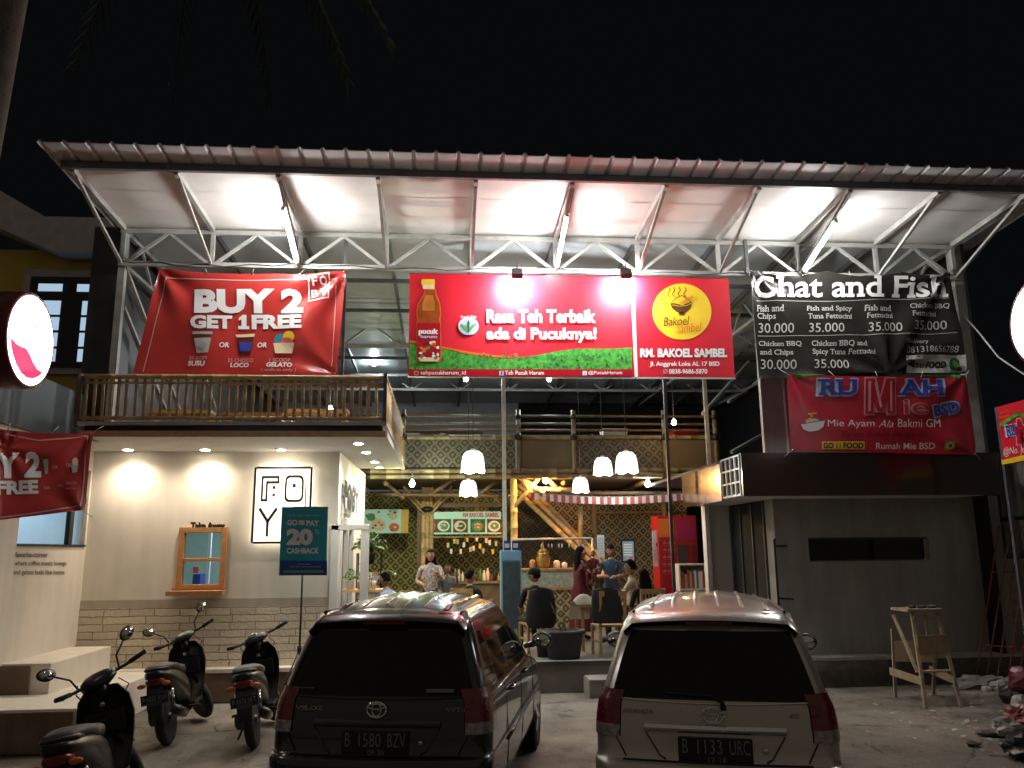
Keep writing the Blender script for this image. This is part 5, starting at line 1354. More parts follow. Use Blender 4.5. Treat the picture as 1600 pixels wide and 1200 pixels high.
def loft(m_, secs, mat, n=16, p=2.6):
    rows = []
    for x, y, z, hw, hh in secs:
        r_ = []
        for k in range(n):
            a = 2 * pi * k / n; c_, s_ = cos(a), sin(a)
            r_.append((x + hw * abs(c_) ** (2 / p) * (1 if c_ > 0 else -1), y, z + hh * abs(s_) ** (2 / p) * (1 if s_ > 0 else -1)))
        rows.append(r_)
    m_.grid(rows, mat, True, True)
    o = len(m_.v) - n * len(rows)
    m_.f += [[o + i for i in range(n)][::-1], [o + (len(rows) - 1) * n + i for i in range(n)]]; m_.m += [mat] * 2; m_.sm += [False] * 2
    return m_
def make_scooter(label, paint, steer, accent, plate, mirrors=True):
    root = thing('scooter', label, 'scooter', (0, 0, 0), 'scooters parked before the coffee shop', True)
    ax = V((0, -sin(radians(26)), cos(radians(26)))); hp = V((0, 1.06, .86))
    T = Matrix.Translation(hp) @ Matrix.Rotation(radians(steer), 4, ax) @ Matrix.Translation(-hp)
    RY = Matrix.Rotation(radians(90), 3, 'Y')
    def wheel(c, front):
        m_ = MB(); m_.lathe([(.20, -.035), (.255, -.048), (.282, -.025), (.288, 0), (.282, .025), (.255, .048), (.20, .035)], c, 'rubber', 28, mtx=RY)
        if front: m_.xf(T)
        w_ = m_.build('wheel', root)
        m_ = MB(); m_.lathe([(.205, -.03), (.205, .03), (.185, .03), (.185, -.03)], c, 'plastic_grey', 24, mtx=RY); m_.lathe([(.04, -.06), (.04, .06)], c, 'plastic_grey', 12, mtx=RY)
        for k in range(6):
            a = 2 * pi * k / 6; m_.bar(V(c) + V((0, cos(a) * .03, sin(a) * .03)), V(c) + V((0, cos(a) * .19, sin(a) * .19)), .03, .02, 'plastic_grey', (1, 0, 0))
        if front: m_.xf(T)
        m_.build('rim', w_)
    wheel((0, 0, .288), False); wheel((0, 1.27, .288), True)
    m_ = MB(); loft(m_, [(0, -.34, .765, .05, .018), (0, -.28, .755, .095, .045), (0, -.12, .715, .135, .075), (0, .08, .665, .15, .105), (0, .30, .60, .15, .13), (0, .50, .52, .135, .15), (0, .62, .44, .12, .13), (0, .66, .38, .10, .08)], paint, 20, 3.2); m_.build('tail_body', root)
    m_ = MB(); loft(m_, [(0, -.27, .815, .06, .012), (0, -.20, .815, .11, .03), (0, .0, .80, .135, .045), (0, .16, .77, .145, .05), (0, .24, .735, .145, .05), (0, .45, .72, .13, .05), (0, .60, .69, .095, .05), (0, .69, .64, .06, .04)], 'seat_vinyl', 18, 2.8); m_.build('seat', root)
    m_ = MB(); m_.tube([(-.10, .0, .76), (-.115, -.18, .80), (-.07, -.31, .815), (.07, -.31, .815), (.115, -.18, .80), (.10, .0, .76)], .013, 'plastic_black', 8); m_.build('grab_rail', root)
    m_ = MB(); loft(m_, [(0, -.335, .69, .055, .025), (0, -.315, .69, .085, .04), (0, -.25, .69, .10, .045)], 'tail_red'); m_.build('tail_light', root)
    m_ = MB(); m_.add([(-.085, -.27, .66), (.085, -.27, .66), (.075, -.36, .46), (-.075, -.36, .46), (-.06, -.37, .34), (.06, -.37, .34)], [(0, 1, 2, 3), (3, 2, 5, 4)], 'plastic_black'); m_.build('mudguard', root)
    m_ = MB(); m_.box(-.135, .135, -.335, -.328, .475, .575, 'plate_black'); pl = m_.build('number_plate', root)
    s_ = Sign(lambda u, v, l: V((u, -.336 - l * .5, v))); s_.part('lettering').text(plate, -.115, .56, .115, .515, 'plate_print', 1, bold=.0).text('05-20', -.04, .505, .04, .485, 'plate_print', 1); s_.build(pl)
    m_ = MB(); m_.box(-.16, .16, .60, .98, .285, .325, 'plastic_black'); loft(m_, [(0, .62, .27, .12, .06), (0, .98, .27, .12, .05)], 'plastic_black'); m_.build('floorboard', root, bevel=.01)
    m_ = MB(); rows = []
    for y, z, hw in ((.93, .30, .15), (1.00, .40, .175), (1.05, .55, .20), (1.075, .72, .215), (1.075, .86, .19), (1.055, .95, .12)):
        rows.append([V((hw * u, y + .09 * (1 - u * u) - .0, z)) for u in (-1, -.8, -.5, -.2, 0, .2, .5, .8, 1)])
    m_.grid(rows, paint); m_.grid([[p + V((0, -.035, 0)) for p in r_] for r_ in rows], 'plastic_black')
    for e in (0, -1): m_.grid([[r_[e] for r_ in rows], [r_[e] + V((0, -.035, 0)) for r_ in rows]], paint)
    m_.build('leg_shield', root)
    m_ = MB(); loft(m_, [(0, 1.17, .80, .13, .05), (0, 1.21, .72, .12, .12), (0, 1.25, .62, .09, .13), (0, 1.27, .55, .05, .06)], paint); m_.build('front_cowl', root)
    m_ = MB()
    for x in (-.07, .07): m_.tube([(x, 1.27, .29), (x, 1.15, .62)], .018, 'plastic_grey', 8)
    m_.xf(T); m_.build('fork', root)
    m_ = MB(); rows = [[V((x, 1.27 + .315 * cos(a), .288 + .315 * sin(a))) for x in (-.06, -.045, 0, .045, .06)] for a in [radians(30 + 12 * i) for i in range(11)]]
    m_.grid(rows, paint); m_.xf(T); m_.build('front_mudguard', root)
    m_ = MB(); loft(m_, [(0, .90, 1.005, .05, .012), (0, .93, 1.01, .12, .035), (0, 1.00, 1.015, .15, .06), (0, 1.08, .995, .13, .075), (0, 1.13, .975, .08, .05)], paint, p=2.2); m_.tube([(0, 1.06, .86), (0, 1.02, .98)], .04, 'plastic_black', 8); m_.xf(T); hb = m_.build('handlebar_cowl', root)
    m_ = MB(); m_.tube([(-.36, .90, 1.045), (-.22, .97, 1.02), (.22, .97, 1.02), (.36, .90, 1.045)], .013, 'black_metal', 8); m_.xf(T); m_.build('handlebar', root)
    for sx in (-1, 1):
        m_ = MB(); m_.tube([(sx * .245, .957, 1.025), (sx * .37, .895, 1.047)], .019, 'rubber', 10); m_.xf(T); m_.build('grip', root)
        m_ = MB(); m_.tube([(sx * .20, 1.02, 1.02), (sx * .29, 1.00, 1.01), (sx * .36, .96, 1.035)], .007, 'plastic_grey', 6); m_.xf(T); m_.build('brake_lever', root)
        if not mirrors: continue
        m_ = MB(); m_.tube([(sx * .17, .99, 1.03), (sx * .19, 1.00, 1.12), (sx * .28, .99, 1.20)], .008, 'black_metal', 6); m_.ball((sx * .33, .985, 1.245), .062, 'plastic_black', 14, (1.15, .35, .80), Matrix.Rotation(radians(-25 * sx), 3, 'Y')); m_.xf(T); o = m_.build('mirror', root)
        m_ = MB(); m_.lathe([(.050, 0), (.050, .003)], (sx * .33, .962, 1.245), 'mirror', 16, 1.15, .80, Matrix.Rotation(radians(-25 * sx), 3, 'Y') @ Matrix.Rotation(radians(82), 3, 'X')); m_.xf(T); m_.build('mirror_glass', o)
    m_ = MB(); m_.tube([(.13, .35, .26), (.15, .15, .28), (.155, -.05, .33), (.155, -.25, .39)], [.025, .05, .055, .045], 'plastic_black', 12); m_.build('exhaust', root)
    m_ = MB(); loft(m_, [(-.11, -.06, .30, .05, .08), (-.11, .15, .30, .06, .10), (-.10, .45, .30, .07, .10), (-.06, .58, .34, .08, .08)], 'plastic_grey'); m_.build('engine', root)
    for sx in (-1, 1):
        m_ = MB(); m_.tube([(sx * .10, -.05, .30), (sx * .11, -.10, .58)], .022, 'chrome', 8); m_.build('shock_absorber', root)
        m_ = MB(); m_.ball((sx * .12, -.325, .665), .03, 'orange_print', 10, (1.5, .7, .8)); m_.build('indicator', root)
        m_ = MB(); m_.tube([(sx * .13, .42, .30), (sx * .26, .40, .295)], .014, 'rubber', 8); m_.build('foot_peg', root)
    m_ = MB(); m_.tube([(-.16, .97, 1.0), (-.20, 1.06, .92), (-.12, 1.12, .80), (-.06, 1.15, .60)], .005, 'wire', 5); m_.tube([(.14, .97, 1.0), (.19, 1.07, .93), (.10, 1.13, .78)], .005, 'wire', 5); m_.build('cable', root)
    m_ = MB(); m_.box(-.15, .15, .985, 1.035, .60, .76, 'black'); m_.tube([(0, 1.03, .82), (0, .99, .82)], .02, 'chrome', 10); m_.tube([(-.03, .985, .70), (.03, .985, .70)], .008, 'plastic_grey', 6); m_.build('inner_panel', root, bevel=.02)
    m_ = MB(); m_.tube([(-.10, .42, .26), (-.24, .44, .02)], .012, 'black_metal', 8); m_.build('side_stand', root)
    if not mirrors:
        m_ = MB(); m_.ball((-.05, .955, 1.05), .06, 'mirror', 14, (1.3, .25, .6)); m_.xf(T); m_.build('mirror', root)
    if accent:
        m_ = MB(); loft(m_, [(0, -.30, .745, .03, .02), (0, -.27, .75, .08, .028), (0, -.20, .752, .095, .03)], accent); m_.build('tail_trim', root)
    return root
for lb, pt, st_, acc, pl, pos, hd, ln in (
        ('black scooter nearest the camera with pink tail trim, by the stepped bench', 'car_black', 38, 'scooter_red', 'B 3514 NAK', (-2.54, 6.50, 0), 9, 10),
        ('black scooter with maroon tail panels, in front of the takeaway window', 'car_black', 38, 'cloth_maroon', 'B 6021 VLH', (-3.04, 9.95, 0), 3, 9),
        ('black scooter beside the dark car, seen from straight behind', 'car_black', 30, None, 'B 4470 SKT', (-2.04, 9.66, 0), 5, 9)):
    sc_ = make_scooter(lb, pt, st_, acc, pl, acc is not None)
    sc_.location = pos; sc_.rotation_euler = (0, radians(-ln), radians(hd)); sc_.scale = (1.05,) * 3
# ================================================================ PEOPLE
def person(label, pos, face, pose, arms, cloth, legs, skin='skin', hair='short', h=1.66, head_yaw=0, head_pitch=0, lean=0, skirt=None, group=None, sleeves=True):
    root = thing('person', label, 'person', (0, 0, 0), group, True)
    S = h / 1.66
    J, E_, R_, K = [], [], [], []
    def j(p, r): J.append(V(p) * S); R_.append(r * S); return len(J) - 1
    def e(a, b_, m_): E_.append((a, b_)); K.append(m_)
    sit = pose == 'sit'
    pz = .53 if sit else .88
    L_ = lambda z: lean * (z - pz)
    pel = j((0, 0, pz), .125); wa = j((0, L_(pz + .16), pz + .16), .115); ch = j((0, L_(pz + .36), pz + .36), .128); nb = j((0, L_(pz + .49), pz + .49), .06); nk = j((0, L_(pz + .55) + .01, pz + .55), .05)
    e(pel, wa, cloth); e(wa, ch, cloth); e(ch, nb, cloth); e(nb, nk, skin)
    hands = []
    for sx in (-1, 1):
        shd = j((sx * .175, L_(pz + .455), pz + .445), .062); e(ch, shd, cloth)
        el, hd_ = arms[0 if sx < 0 else 1]
        b0 = V((0, L_(pz + .45), pz + .45))
        p_el = b0 + V(el); p_hd = b0 + V(hd_)
        m1 = j((V((sx * .175, b0.y, pz + .445)) + p_el) / 2, .05); a = j(p_el, .043); f = j(p_el.lerp(p_hd, .85), .028)
        e(shd, m1, cloth); e(m1, a, cloth if sleeves != 'none' else skin); e(a, f, cloth if sleeves == 'long' else skin)
        hands.append((p_el * S, p_hd * S, sx))
        hip = j((sx * .09, 0, pz - .04), .095)
        e(pel, hip, legs)
        if sit:
            kn = j((sx * .12, .43, .50), .062); an = j((sx * .12, .40, .08), .042); to = j((sx * .12, .54, .035), .035)
        else:
            kn = j((sx * .095, .02 + .02 * sx, .47), .062); an = j((sx * .10, -.02, .08), .042); to = j((sx * .11, .13, .035), .036)
        e(hip, kn, legs); e(kn, an, legs if not skirt else skin); e(an, to, 'black')
    me = bpy.data.meshes.new('body'); me.from_pydata(J, E_, [])
    o = bpy.data.objects.new('body', me); COL.objects.link(o)
    sk = o.modifiers.new('s', 'SKIN'); sk.use_smooth_shade = True
    sv = me.skin_vertices[0].data if me.skin_vertices else None
    if sv is None:
        bm = bmesh.new(); bm.from_mesh(me); bm.verts.layers.skin.verify(); bm.to_mesh(me); bm.free(); sv = me.skin_vertices[0].data
    for i, r in enumerate(R_): sv[i].radius = (r, r)
    sv[pel].use_root = True
    sb = o.modifiers.new('d', 'SUBSURF'); sb.levels = sb.render_levels = 1
    m2 = bpy.data.meshes.new_from_object(o.evaluated_get(bpy.context.evaluated_depsgraph_get()))
    bpy.data.objects.remove(o)
    mb = MB()
    vs = [v_.co.copy() for v_ in m2.vertices]
    base = len(mb.v); mb.v += vs
    for p in m2.polygons:
        c = p.center; best, bm_ = 9, cloth
        for (a, b_), mt_ in zip(E_, K):
            A_, B2 = J[a], J[b_]; d = B2 - A_; t = max(0, min(1, (c - A_).dot(d) / max(1e-6, d.length_squared)))
            q = (c - A_ - d * t).length / (R_[a] + (R_[b_] - R_[a]) * t)
            if q < best: best, bm_ = q, mt_
        mb.f.append([base + i for i in p.vertices]); mb.m.append(bm_); mb.sm.append(True)
    for a, b_, sx in hands:            # palm, four fingers and a thumb
        d = (b_ - a).normalized(); w_ = a + (b_ - a) * .85
        up = V((0, 0, 1)) if abs(d.z) < .8 else V((0, 1, 0))
        sd_ = d.cross(up).normalized(); nn = sd_.cross(d)
        mb.tube([w_, w_ + d * .035 * S, w_ + d * .085 * S], [.026 * S, .034 * S, .030 * S], skin, 8)
        for k, ln in enumerate((.060, .072, .068, .052)):
            q0 = w_ + d * .085 * S + sd_ * (k - 1.5) * .016 * S
            q1 = q0 + d * ln * .55 * S - nn * .006 * S; q2 = q1 + d * ln * .4 * S - nn * .022 * S
            mb.tube([q0 - d * .015 * S, q0, q1, q2], [.0085 * S, .0085 * S, .008 * S, .006 * S], skin, 6)
        q0 = w_ + d * .03 * S + sd_ * sx * -.028 * S
        mb.tube([q0, q0 + (d * .03 - sd_ * sx * .022) * S, q0 + (d * .06 - sd_ * sx * .03 - nn * .01) * S], [.011 * S, .0095 * S, .007 * S], skin, 6)
    hc = J[nk] + V((0, .015, .125)) * S
    HR = Matrix.Rotation(radians(head_yaw), 3, 'Z') @ Matrix.Rotation(radians(head_pitch), 3, 'X')
    hm = MB(); nlat, nlon = 14, 18; rows = []
    for i in range(nlat + 1):
        a = pi * i / nlat; r_ = []
        for k in range(nlon):
            b_ = 2 * pi * k / nlon
            x, y, z = sin(a) * cos(b_) * .076, sin(a) * sin(b_) * .094, -cos(a) * .112
            if z < 0: x *= 1 + 2.6 * z * (1 + z); y = y * (1 + 1.2 * z) + (-z * .12 if y > 0 else z * .10)
            r_.append(HR @ V((x, y, z)) * S + hc)
        rows.append(r_)
    mb.grid(rows, skin, True, True)
    H = lambda x, y, z: HR @ V((x, y, z)) * S + hc
    mb.tube([H(0, .090, .012), H(0, .103, -.015), H(0, .108, -.030), H(0, .094, -.038)], [.007 * S, .010 * S, .013 * S, .009 * S], skin, 8)
    for sx in (-1, 1):
        mb.ball(H(sx * .031, .082, .008), .0125 * S, 'eye_white', 8); mb.ball(H(sx * .031, .0895, .008), .007 * S, 'hair', 8)
        mb.tube([H(sx * .048, .082, .027), H(sx * .031, .090, .032), H(sx * .014, .090, .028)], .0035 * S, 'hair', 5)
        mb.ball(H(sx * .076, -.004, -.008), .026 * S, skin, 8, (.35, .7, 1.1), HR)
    mb.tube([H(-.022, .090, -.062), H(0, .099, -.060), H(.022, .090, -.062)], [.003 * S, .006 * S, .003 * S], 'lip', 6)
    mb.build('body', root)
    hb = MB(); rows = []
    for i in range(9):
        a = pi * (.0 + .62 * i / 8); r_ = []
        for k in range(20):
            b_ = 2 * pi * k / 20; fr = sin(b_)
            aa = min(a, pi * (.355 if fr > .35 else .62 if fr < 0 else .62 - .265 * fr / .35))
            q = H(sin(aa) * cos(b_) * .084, sin(aa) * sin(b_) * .101 - .004, cos(aa) * .121 + .004); r_.append(q + V((0, 0, random.uniform(-.002, .002))))
        rows.append(r_)
    hb.grid(rows, 'hair', True, True)
    if hair == 'long':
        rows = []
        for z, w_, yb_ in ((.06, .085, -.06), (-.05, .10, -.085), (-.16, .115, -.10), (-.28, .105, -.10), (-.36, .06, -.09)):
            rows.append([H(w_ * cos(b_), yb_ + .05 + .075 * sin(b_) * (1 if sin(b_) < 0 else .35), z) for b_ in [pi * 2 * k / 16 for k in range(16)]])
        hb.grid(rows, 'hair', True, True)
    if hair == 'bun': hb.ball(H(0, -.115, .03), .045 * S, 'hair', 10)
    hb.build('hair', root)
    if hair == 'cap':
        cb = MB(); cb.lathe([(.096 * S, .02 * S), (.098 * S, .06 * S), (.085 * S, .10 * S), (.05 * S, .128 * S), (.01, .135 * S)], hc, 'cloth_black', 18, .92, 1.1, HR)
        cb.grid([[H(.075 * u, .085 + .0 * abs(u), .035 - .012 * u * u) for u in (-1, -.5, 0, .5, 1)], [H(.06 * u, .165 - .03 * u * u, .022 - .018 * u * u) for u in (-1, -.5, 0, .5, 1)]], 'cloth_black'); cb.build('cap', root)
    if skirt:
        sbm = MB(); rows = []
        for z, w_ in ((pz + .22, .135), (pz + .10, .14), (pz - .06, .185), (pz - .35, .215), (pz - .62, .245), (.16, .255)):
            rows.append([V((w_ * cos(b_) * (1 + .05 * sin(6 * b_) * (z < pz)), w_ * .85 * sin(b_) * (1 + .05 * sin(6 * b_ + 1) * (z < pz)), z)) * S for b_ in [2 * pi * k / 24 for k in range(24)]])
        sbm.grid(rows, skirt, True, True); sbm.build('skirt', root)
    root.location = pos; root.rotation_euler = (0, 0, radians(face))
    return root
FL = .462
def spot(px, py, Y): p = at(px, py, Y); return V((p.x, Y, FL))
down = ((-.23, .02, -.28), (-.22, .12, -.52)), ((.23, .02, -.28), (.22, .12, -.52))
lap = ((-.24, .06, -.27), (-.14, .30, -.36)), ((.24, .06, -.27), (.14, .30, -.36))
def wooden_chair(label, pos, rz, mt_='wood_chair', group='wooden chairs in the eating hall'):
    t_ = thing('wooden_chair', label, 'chair', (0, 0, 0), group, True)
    for x in (-.20, .20):
        m_ = MB(); m_.bar((x, .20, 0), (x, .20, .44), .04, .04, mt_); m_.build('leg', t_)
        m_ = MB(); m_.bar((x, -.20, 0), (x, -.20, .45), .04, .045, mt_); m_.bar((x, -.20, .45), (x, -.26, .98), .04, .045, mt_); m_.build('leg', t_)
    m_ = MB(); m_.box(-.22, .22, -.18, .23, .435, .465, mt_); m_.build('seat', t_, bevel=.008)
    m_ = MB(); m_.bar((-.18, -.258, .94), (.18, -.258, .94), .022, .08, mt_); m_.bar((-.18, -.222, .58), (.18, -.222, .58), .022, .05, mt_)
    for k in range(5): x = -.13 + k * .065; m_.bar((x, -.225, .60), (x, -.255, .90), .028, .014, mt_)
    m_.build('backrest', t_)
    m_ = MB()
    for x in (-.2, .2): m_.bar((x, -.18, .22), (x, .18, .22), .02, .03, mt_)
    m_.build('stretcher', t_)
    t_.location = pos; t_.rotation_euler = (0, 0, radians(rz)); return t_
pA = spot(836, 900, 13.7)
person('seated man in a black cap and black shirt, seen from behind beside the dark car', pA, 14, 'sit', lap, 'cloth_black', 'cloth_black', hair='cap', head_yaw=48, sleeves='short')
wooden_chair('wooden chair under the man in the black cap', pA, 14)
pB = spot(905, 850, 15.4)
person('standing woman in a long maroon dress carrying a baby', pB, -68, 'stand', (((-.2, .14, -.22), (.02, .30, -.12)), ((.2, .10, -.25), (.05, .30, -.16))), 'cloth_maroon', 'skin', hair='long', skirt='cloth_maroon', h=1.66, sleeves='short', head_yaw=-10)
pb = pB + V((.24, -.10, .95))
person('baby in a dark red top held in the arms of the woman in maroon', pb, 150, 'sit', lap, 'cloth_maroon', 'cloth_maroon', h=.80, hair='short')
pD = spot(953, 845, 16.0)
person('standing man in a navy tee looking down at the table', pD, 172, 'stand', (((-.24, .10, -.24), (-.02, .34, -.26)), ((.25, .06, -.26), (.12, .32, -.24))), 'cloth_navy', 'cloth_jean', h=1.70, head_pitch=-18, sleeves='short')
pE = spot(987, 890, 14.2) + V((0, 0, .05))
person('seated man in a cream shirt reaching across the table', pE, 75, 'sit', (((-.25, .16, -.22), (-.10, .46, -.20)), ((.24, .14, -.24), (.12, .44, -.22))), 'cloth_white', 'cloth_jean', h=1.74, sleeves='long')
wooden_chair('wooden chair under the man in the cream shirt', pE, 75)
pF = spot(1007, 905, 13.6)
person('seated woman with long black hair behind the silver car', pF, 15, 'sit', lap, 'cloth_black', 'cloth_jean', hair='long', h=1.62)
wooden_chair('wooden chair under the long haired woman behind the silver car', pF, 15)
pG = spot(673, 880, 15.8)
person('standing woman with long black hair in a patterned blouse facing the yard', pG, 172, 'stand', (((-.25, .08, -.24), (-.18, .34, -.10)), ((.25, .06, -.26), (.10, .30, -.30))), 'cloth_print', 'cloth_jean', hair='long', h=1.64, sleeves='short')
pH = spot(699, 892, 16.1)
person('child in a grey shirt standing next to the woman in the patterned blouse', pH, 190, 'stand', (((-.22, .12, -.2), (-.16, .30, .06)), lap[1]), 'cloth_grey', 'cloth_black', skin='skin_dark', h=1.38)
pI = spot(734, 905, 14.6)
person('seated man with short black hair behind the roof of the dark car', pI, -35, 'sit', lap, 'cloth_black', 'cloth_jean', h=1.62, head_yaw=-30)
wooden_chair('wooden chair under the short haired man behind the dark car', pI, -35)
pJ = spot(614, 905, 14.2)
person('seated man in a light blue shirt by the book shelf', pJ, 62, 'sit', lap, 'cloth_sky', 'cloth_jean', h=1.60, sleeves='short', lean=.25)
wooden_chair('wooden chair under the man in the light blue shirt', pJ, 62)
wooden_chair('empty wooden slat back chair nearest the yard, beside the silver car', spot(950, 960, 13.15), 8)
# ---------------------------------------------------------------- eating hall furniture
def table(label, c, sx, sy, h_, mt_):
    t_ = thing('dining_table', label, 'table', (c.x, c.y, FL), 'dining tables in the eating hall')
    m_ = MB(); m_.box(c.x - sx, c.x + sx, c.y - sy, c.y + sy, FL + h_ - .035, FL + h_, mt_); m_.build('tabletop', t_, bevel=.006)
    for ax_ in (-1, 1):
        for ay in (-1, 1):
            m_ = MB(); q = V((c.x + ax_ * (sx - .05), c.y + ay * (sy - .05), FL)); m_.bar(q, q + V((0, 0, h_ - .035)), .05, .05, mt_); m_.build('leg', t_)
    return t_
c = spot(945, 950, 14.0); table('wooden dining table at the centre group of guests', c, .48, .35, .72, 'wood_chair')
c2 = spot(690, 900, 15.1); table('wooden dining table before the woman in the patterned blouse', c2, .6, .35, .72, 'wood_chair')
q = at(915, 948, 13.75)
m_ = MB(); rows = []
for i in range(9):
    t = i / 8; rows.append([V((q.x - .17 + .34 * k / 6 - t * .10, q.y - .1 + .18 * sin(t * 2), FL + .735 + .17 * sin(pi * min(1, t * 1.6)) * (1 - (k / 3 - 1) ** 2 * .7) - (.0 if t < .7 else (t - .7) * .8))) for k in range(7)])
m_.grid(rows, 'cloth_white'); tag(m_.build('cloth_bag', base=(q.x, q.y, FL + .74)), 'cream cloth bag lying on the corner of the centre table', 'bag')
q = spot(940, 905, 13.42)
m_ = MB(); rows = []
for z, w_ in ((1.02, .12), (1.0, .23), (.85, .25), (.62, .26), (.50, .23)):
    rows.append([(q.x - .02 + w_ * cos(a) * .95, 12.95 + .09 * sin(a), FL + z) for a in [2 * pi * k / 16 for k in range(16)]])
m_.grid(rows, 'cloth_black', True, True); tag(m_.build('draped_jacket', base=(q.x, 12.95, FL + .5)), 'black jacket draped over the empty slat back chair', 'jacket')
m_ = MB(); rows = []
for z, w_ in ((1.01, .10), (.985, .21), (.86, .235), (.66, .25), (.48, .235), (.40, .19)):
    rows.append([(w_ * cos(a) + .02 * sin(3 * a + z * 5), -.27 + .10 * sin(a) - (1 - z) * -.03, z) for a in [2 * pi * k / 18 for k in range(18)]])
m_.grid(rows, 'cloth_black', True, True); m_.xf(Matrix.Translation(pA) @ Matrix.Rotation(radians(14), 4, 'Z'))
tag(m_.build('draped_jacket', base=pA), 'black jacket draped over the chair of the man in the black cap', 'jacket')
# planters
def pot(label, px, py, Y, r, h_, stem):
    q = at(px, py, Y); t_ = thing('plant_pot', label, 'plant pot', (q.x, Y, FL), 'plant pots on the front step')
    m_ = MB(); m_.lathe([(r * .72, FL), (r * .90, FL + h_ * .86), (r * 1.0, FL + h_ * .87), (r * 1.03, FL + h_ * .93), (r * 1.0, FL + h_), (r * .9, FL + h_), (r * .86, FL + h_ * .9)], (q.x, Y, 0), 'pot_black', 26, 1, .8); m_.build('pot', t_)
    m_ = MB(); m_.lathe([(r * .88, FL + h_ * .88), (r * .3, FL + h_ * .92), (.01, FL + h_ * .93)], (q.x, Y, 0), 'soil', 18, 1, .8); m_.build('soil', t_)
    if stem:
        m_ = MB(); tips = []
        for k in range(4):
            a = V((q.x + random.uniform(-.04, .04), Y, FL + h_ * .9)); b_ = a + V((random.uniform(-.18, .10), random.uniform(-.05, .05), random.uniform(.45, .75)))
            m_.tube([a, a.lerp(b_, .5) + V((.02, 0, 0)), b_], [.006, .005, .003], 'bark', 5); tips.append((a, b_))
        for a, b_ in tips:
            for _ in range(5):
                p = a.lerp(b_, random.uniform(.3, 1)); d = V((random.uniform(-1, 1), random.uniform(-.5, .5), random.uniform(-.2, .6))) * .05
                m_.add([p, p + d + V((.008, 0, .008)), p + d * 1.7, p + d - V((.008, 0, .008))], [(0, 1, 2, 3)], 'leaf')
        m_.build('stem', t_)
pot('large black oval plant pot with a thin bare plant on the front step', 881, 1010, 12.86, .33, .42, True)
pot('small black plant pot half hidden behind the dark car', 849, 1015, 13.1, .13, .32, False)
# display counter with urn
t_ = thing('display_counter', 'food counter with pale glass top and woven bamboo front', 'counter', (2.1, 17.0, FL))
a, b_ = at(812, 900, 17).x, at(905, 900, 17).x
m_ = MB(); m_.box(a, b_, 16.95, 17.5, FL, 1.28, 'weave_wall'); m_.build('front', t_)
m_ = MB(); m_.box(a - .03, b_ + .03, 16.9, 17.55, 1.28, 1.34, 'wood_chair'); m_.box(a - .03, b_ + .03, 16.9, 17.55, 1.66, 1.70, 'wood_chair'); m_.build('shelf', t_)
m_ = MB(); m_.box(a, b_, 16.93, 16.95, 1.34, 1.66, 'counter_stone'); m_.build('glass_front', t_)
m_ = MB(); m_.tube([at(800, 843, 17.2), at(925, 841, 17.2)], .022, 'steel', 8); m_.tube([at(800, 843, 17.2), V((at(800, 843, 17.2).x, 17.2, FL))], .022, 'steel', 8); m_.tube([at(925, 841, 17.2), V((at(925, 841, 17.2).x, 17.2, FL))], .022, 'steel', 8); m_.build('rail', t_)
q = at(849, 885, 17.2)
t_ = thing('brass_urn', 'brass coloured urn with a tall lid on the food counter', 'urn', (q.x, 17.2, 1.70))
m_ = MB(); m_.lathe([(.10, 1.70), (.13, 1.78), (.15, 1.90), (.11, 1.98), (.13, 2.02)], (q.x, 17.2, 0), 'crate_brass', 18); m_.build('body', t_)
m_ = MB(); m_.lathe([(.13, 2.02), (.07, 2.08), (.02, 2.12), (.018, 2.24)], (q.x, 17.2, 0), 'crate_brass', 16); m_.build('lid', t_)
for i, (px, c_, r, h_) in enumerate(((870, 'cream_print', .07, .16), (882, 'white', .06, .12), (832, 'wood_warm', .06, .18))):
    q = at(px, 885, 17.2); m_ = MB(); m_.lathe([(r * .8, 1.70), (r, 1.74), (r, 1.70 + h_ * .8), (r * .5, 1.70 + h_)], (q.x, 17.2, 0), c_, 14)
    tag(m_.build('food_jar', base=(q.x, 17.2, 1.70)), ('cream jar right of the brass urn', 'small white jar at the right end of the food counter', 'brown jar left of the brass urn')[i], 'jar', 'jars on the food counter')
m_ = MB()
for k in range(9):
    q = at(846 + k * 8 + (k % 2) * 3, 845, 17.15); m_.tube([q, q - V((0, 0, .06))], .003, 'wire', 4); m_.ball(q - V((0, 0, .10)), .035, 'steel', 8, (.5, .3, 1.3))
tag(m_.build('hanging_ladles', base=at(880, 850, 17.15)), 'row of steel ladles hanging from the counter rail', 'ladles')
# blue drinks cooler
t_ = thing('drinks_cooler', 'pale blue drinks cooler with glass door beside the bamboo post', 'cooler', (at(799, 900, 15.6).x, 15.6, FL))
a, b_ = at(783, 900, 15.6).x, at(815, 900, 15.6).x
m_ = MB(); m_.box(a, b_, 15.6, 16.0, FL, 2.07, 'ice_blue'); m_.build('cabinet', t_, bevel=.012)
m_ = MB(); m_.box(a + .03, b_ - .03, 15.585, 15.598, FL + .2, 1.86, 'fridge_glass'); m_.build('door', t_)
m_ = MB(); m_.box(a + .01, b_ - .01, 15.58, 15.598, 1.89, 2.05, 'paper_blue'); m_.build('header', t_)
for k, px in enumerate((792, 805)):
    q = at(px, 850, 15.7); m_ = MB(); m_.box(q.x - .055, q.x + .055, 15.65, 15.8, 2.072, 2.25, 'pay_deep'); m_.box(q.x - .045, q.x + .045, 15.646, 15.65, 2.12, 2.2, 'paper'); tag(m_.build('blue_carton', base=(q.x, 15.7, 2.072)), ('left blue carton on top of the drinks cooler', 'right blue carton on top of the drinks cooler')[k], 'carton', 'cartons on the drinks cooler')
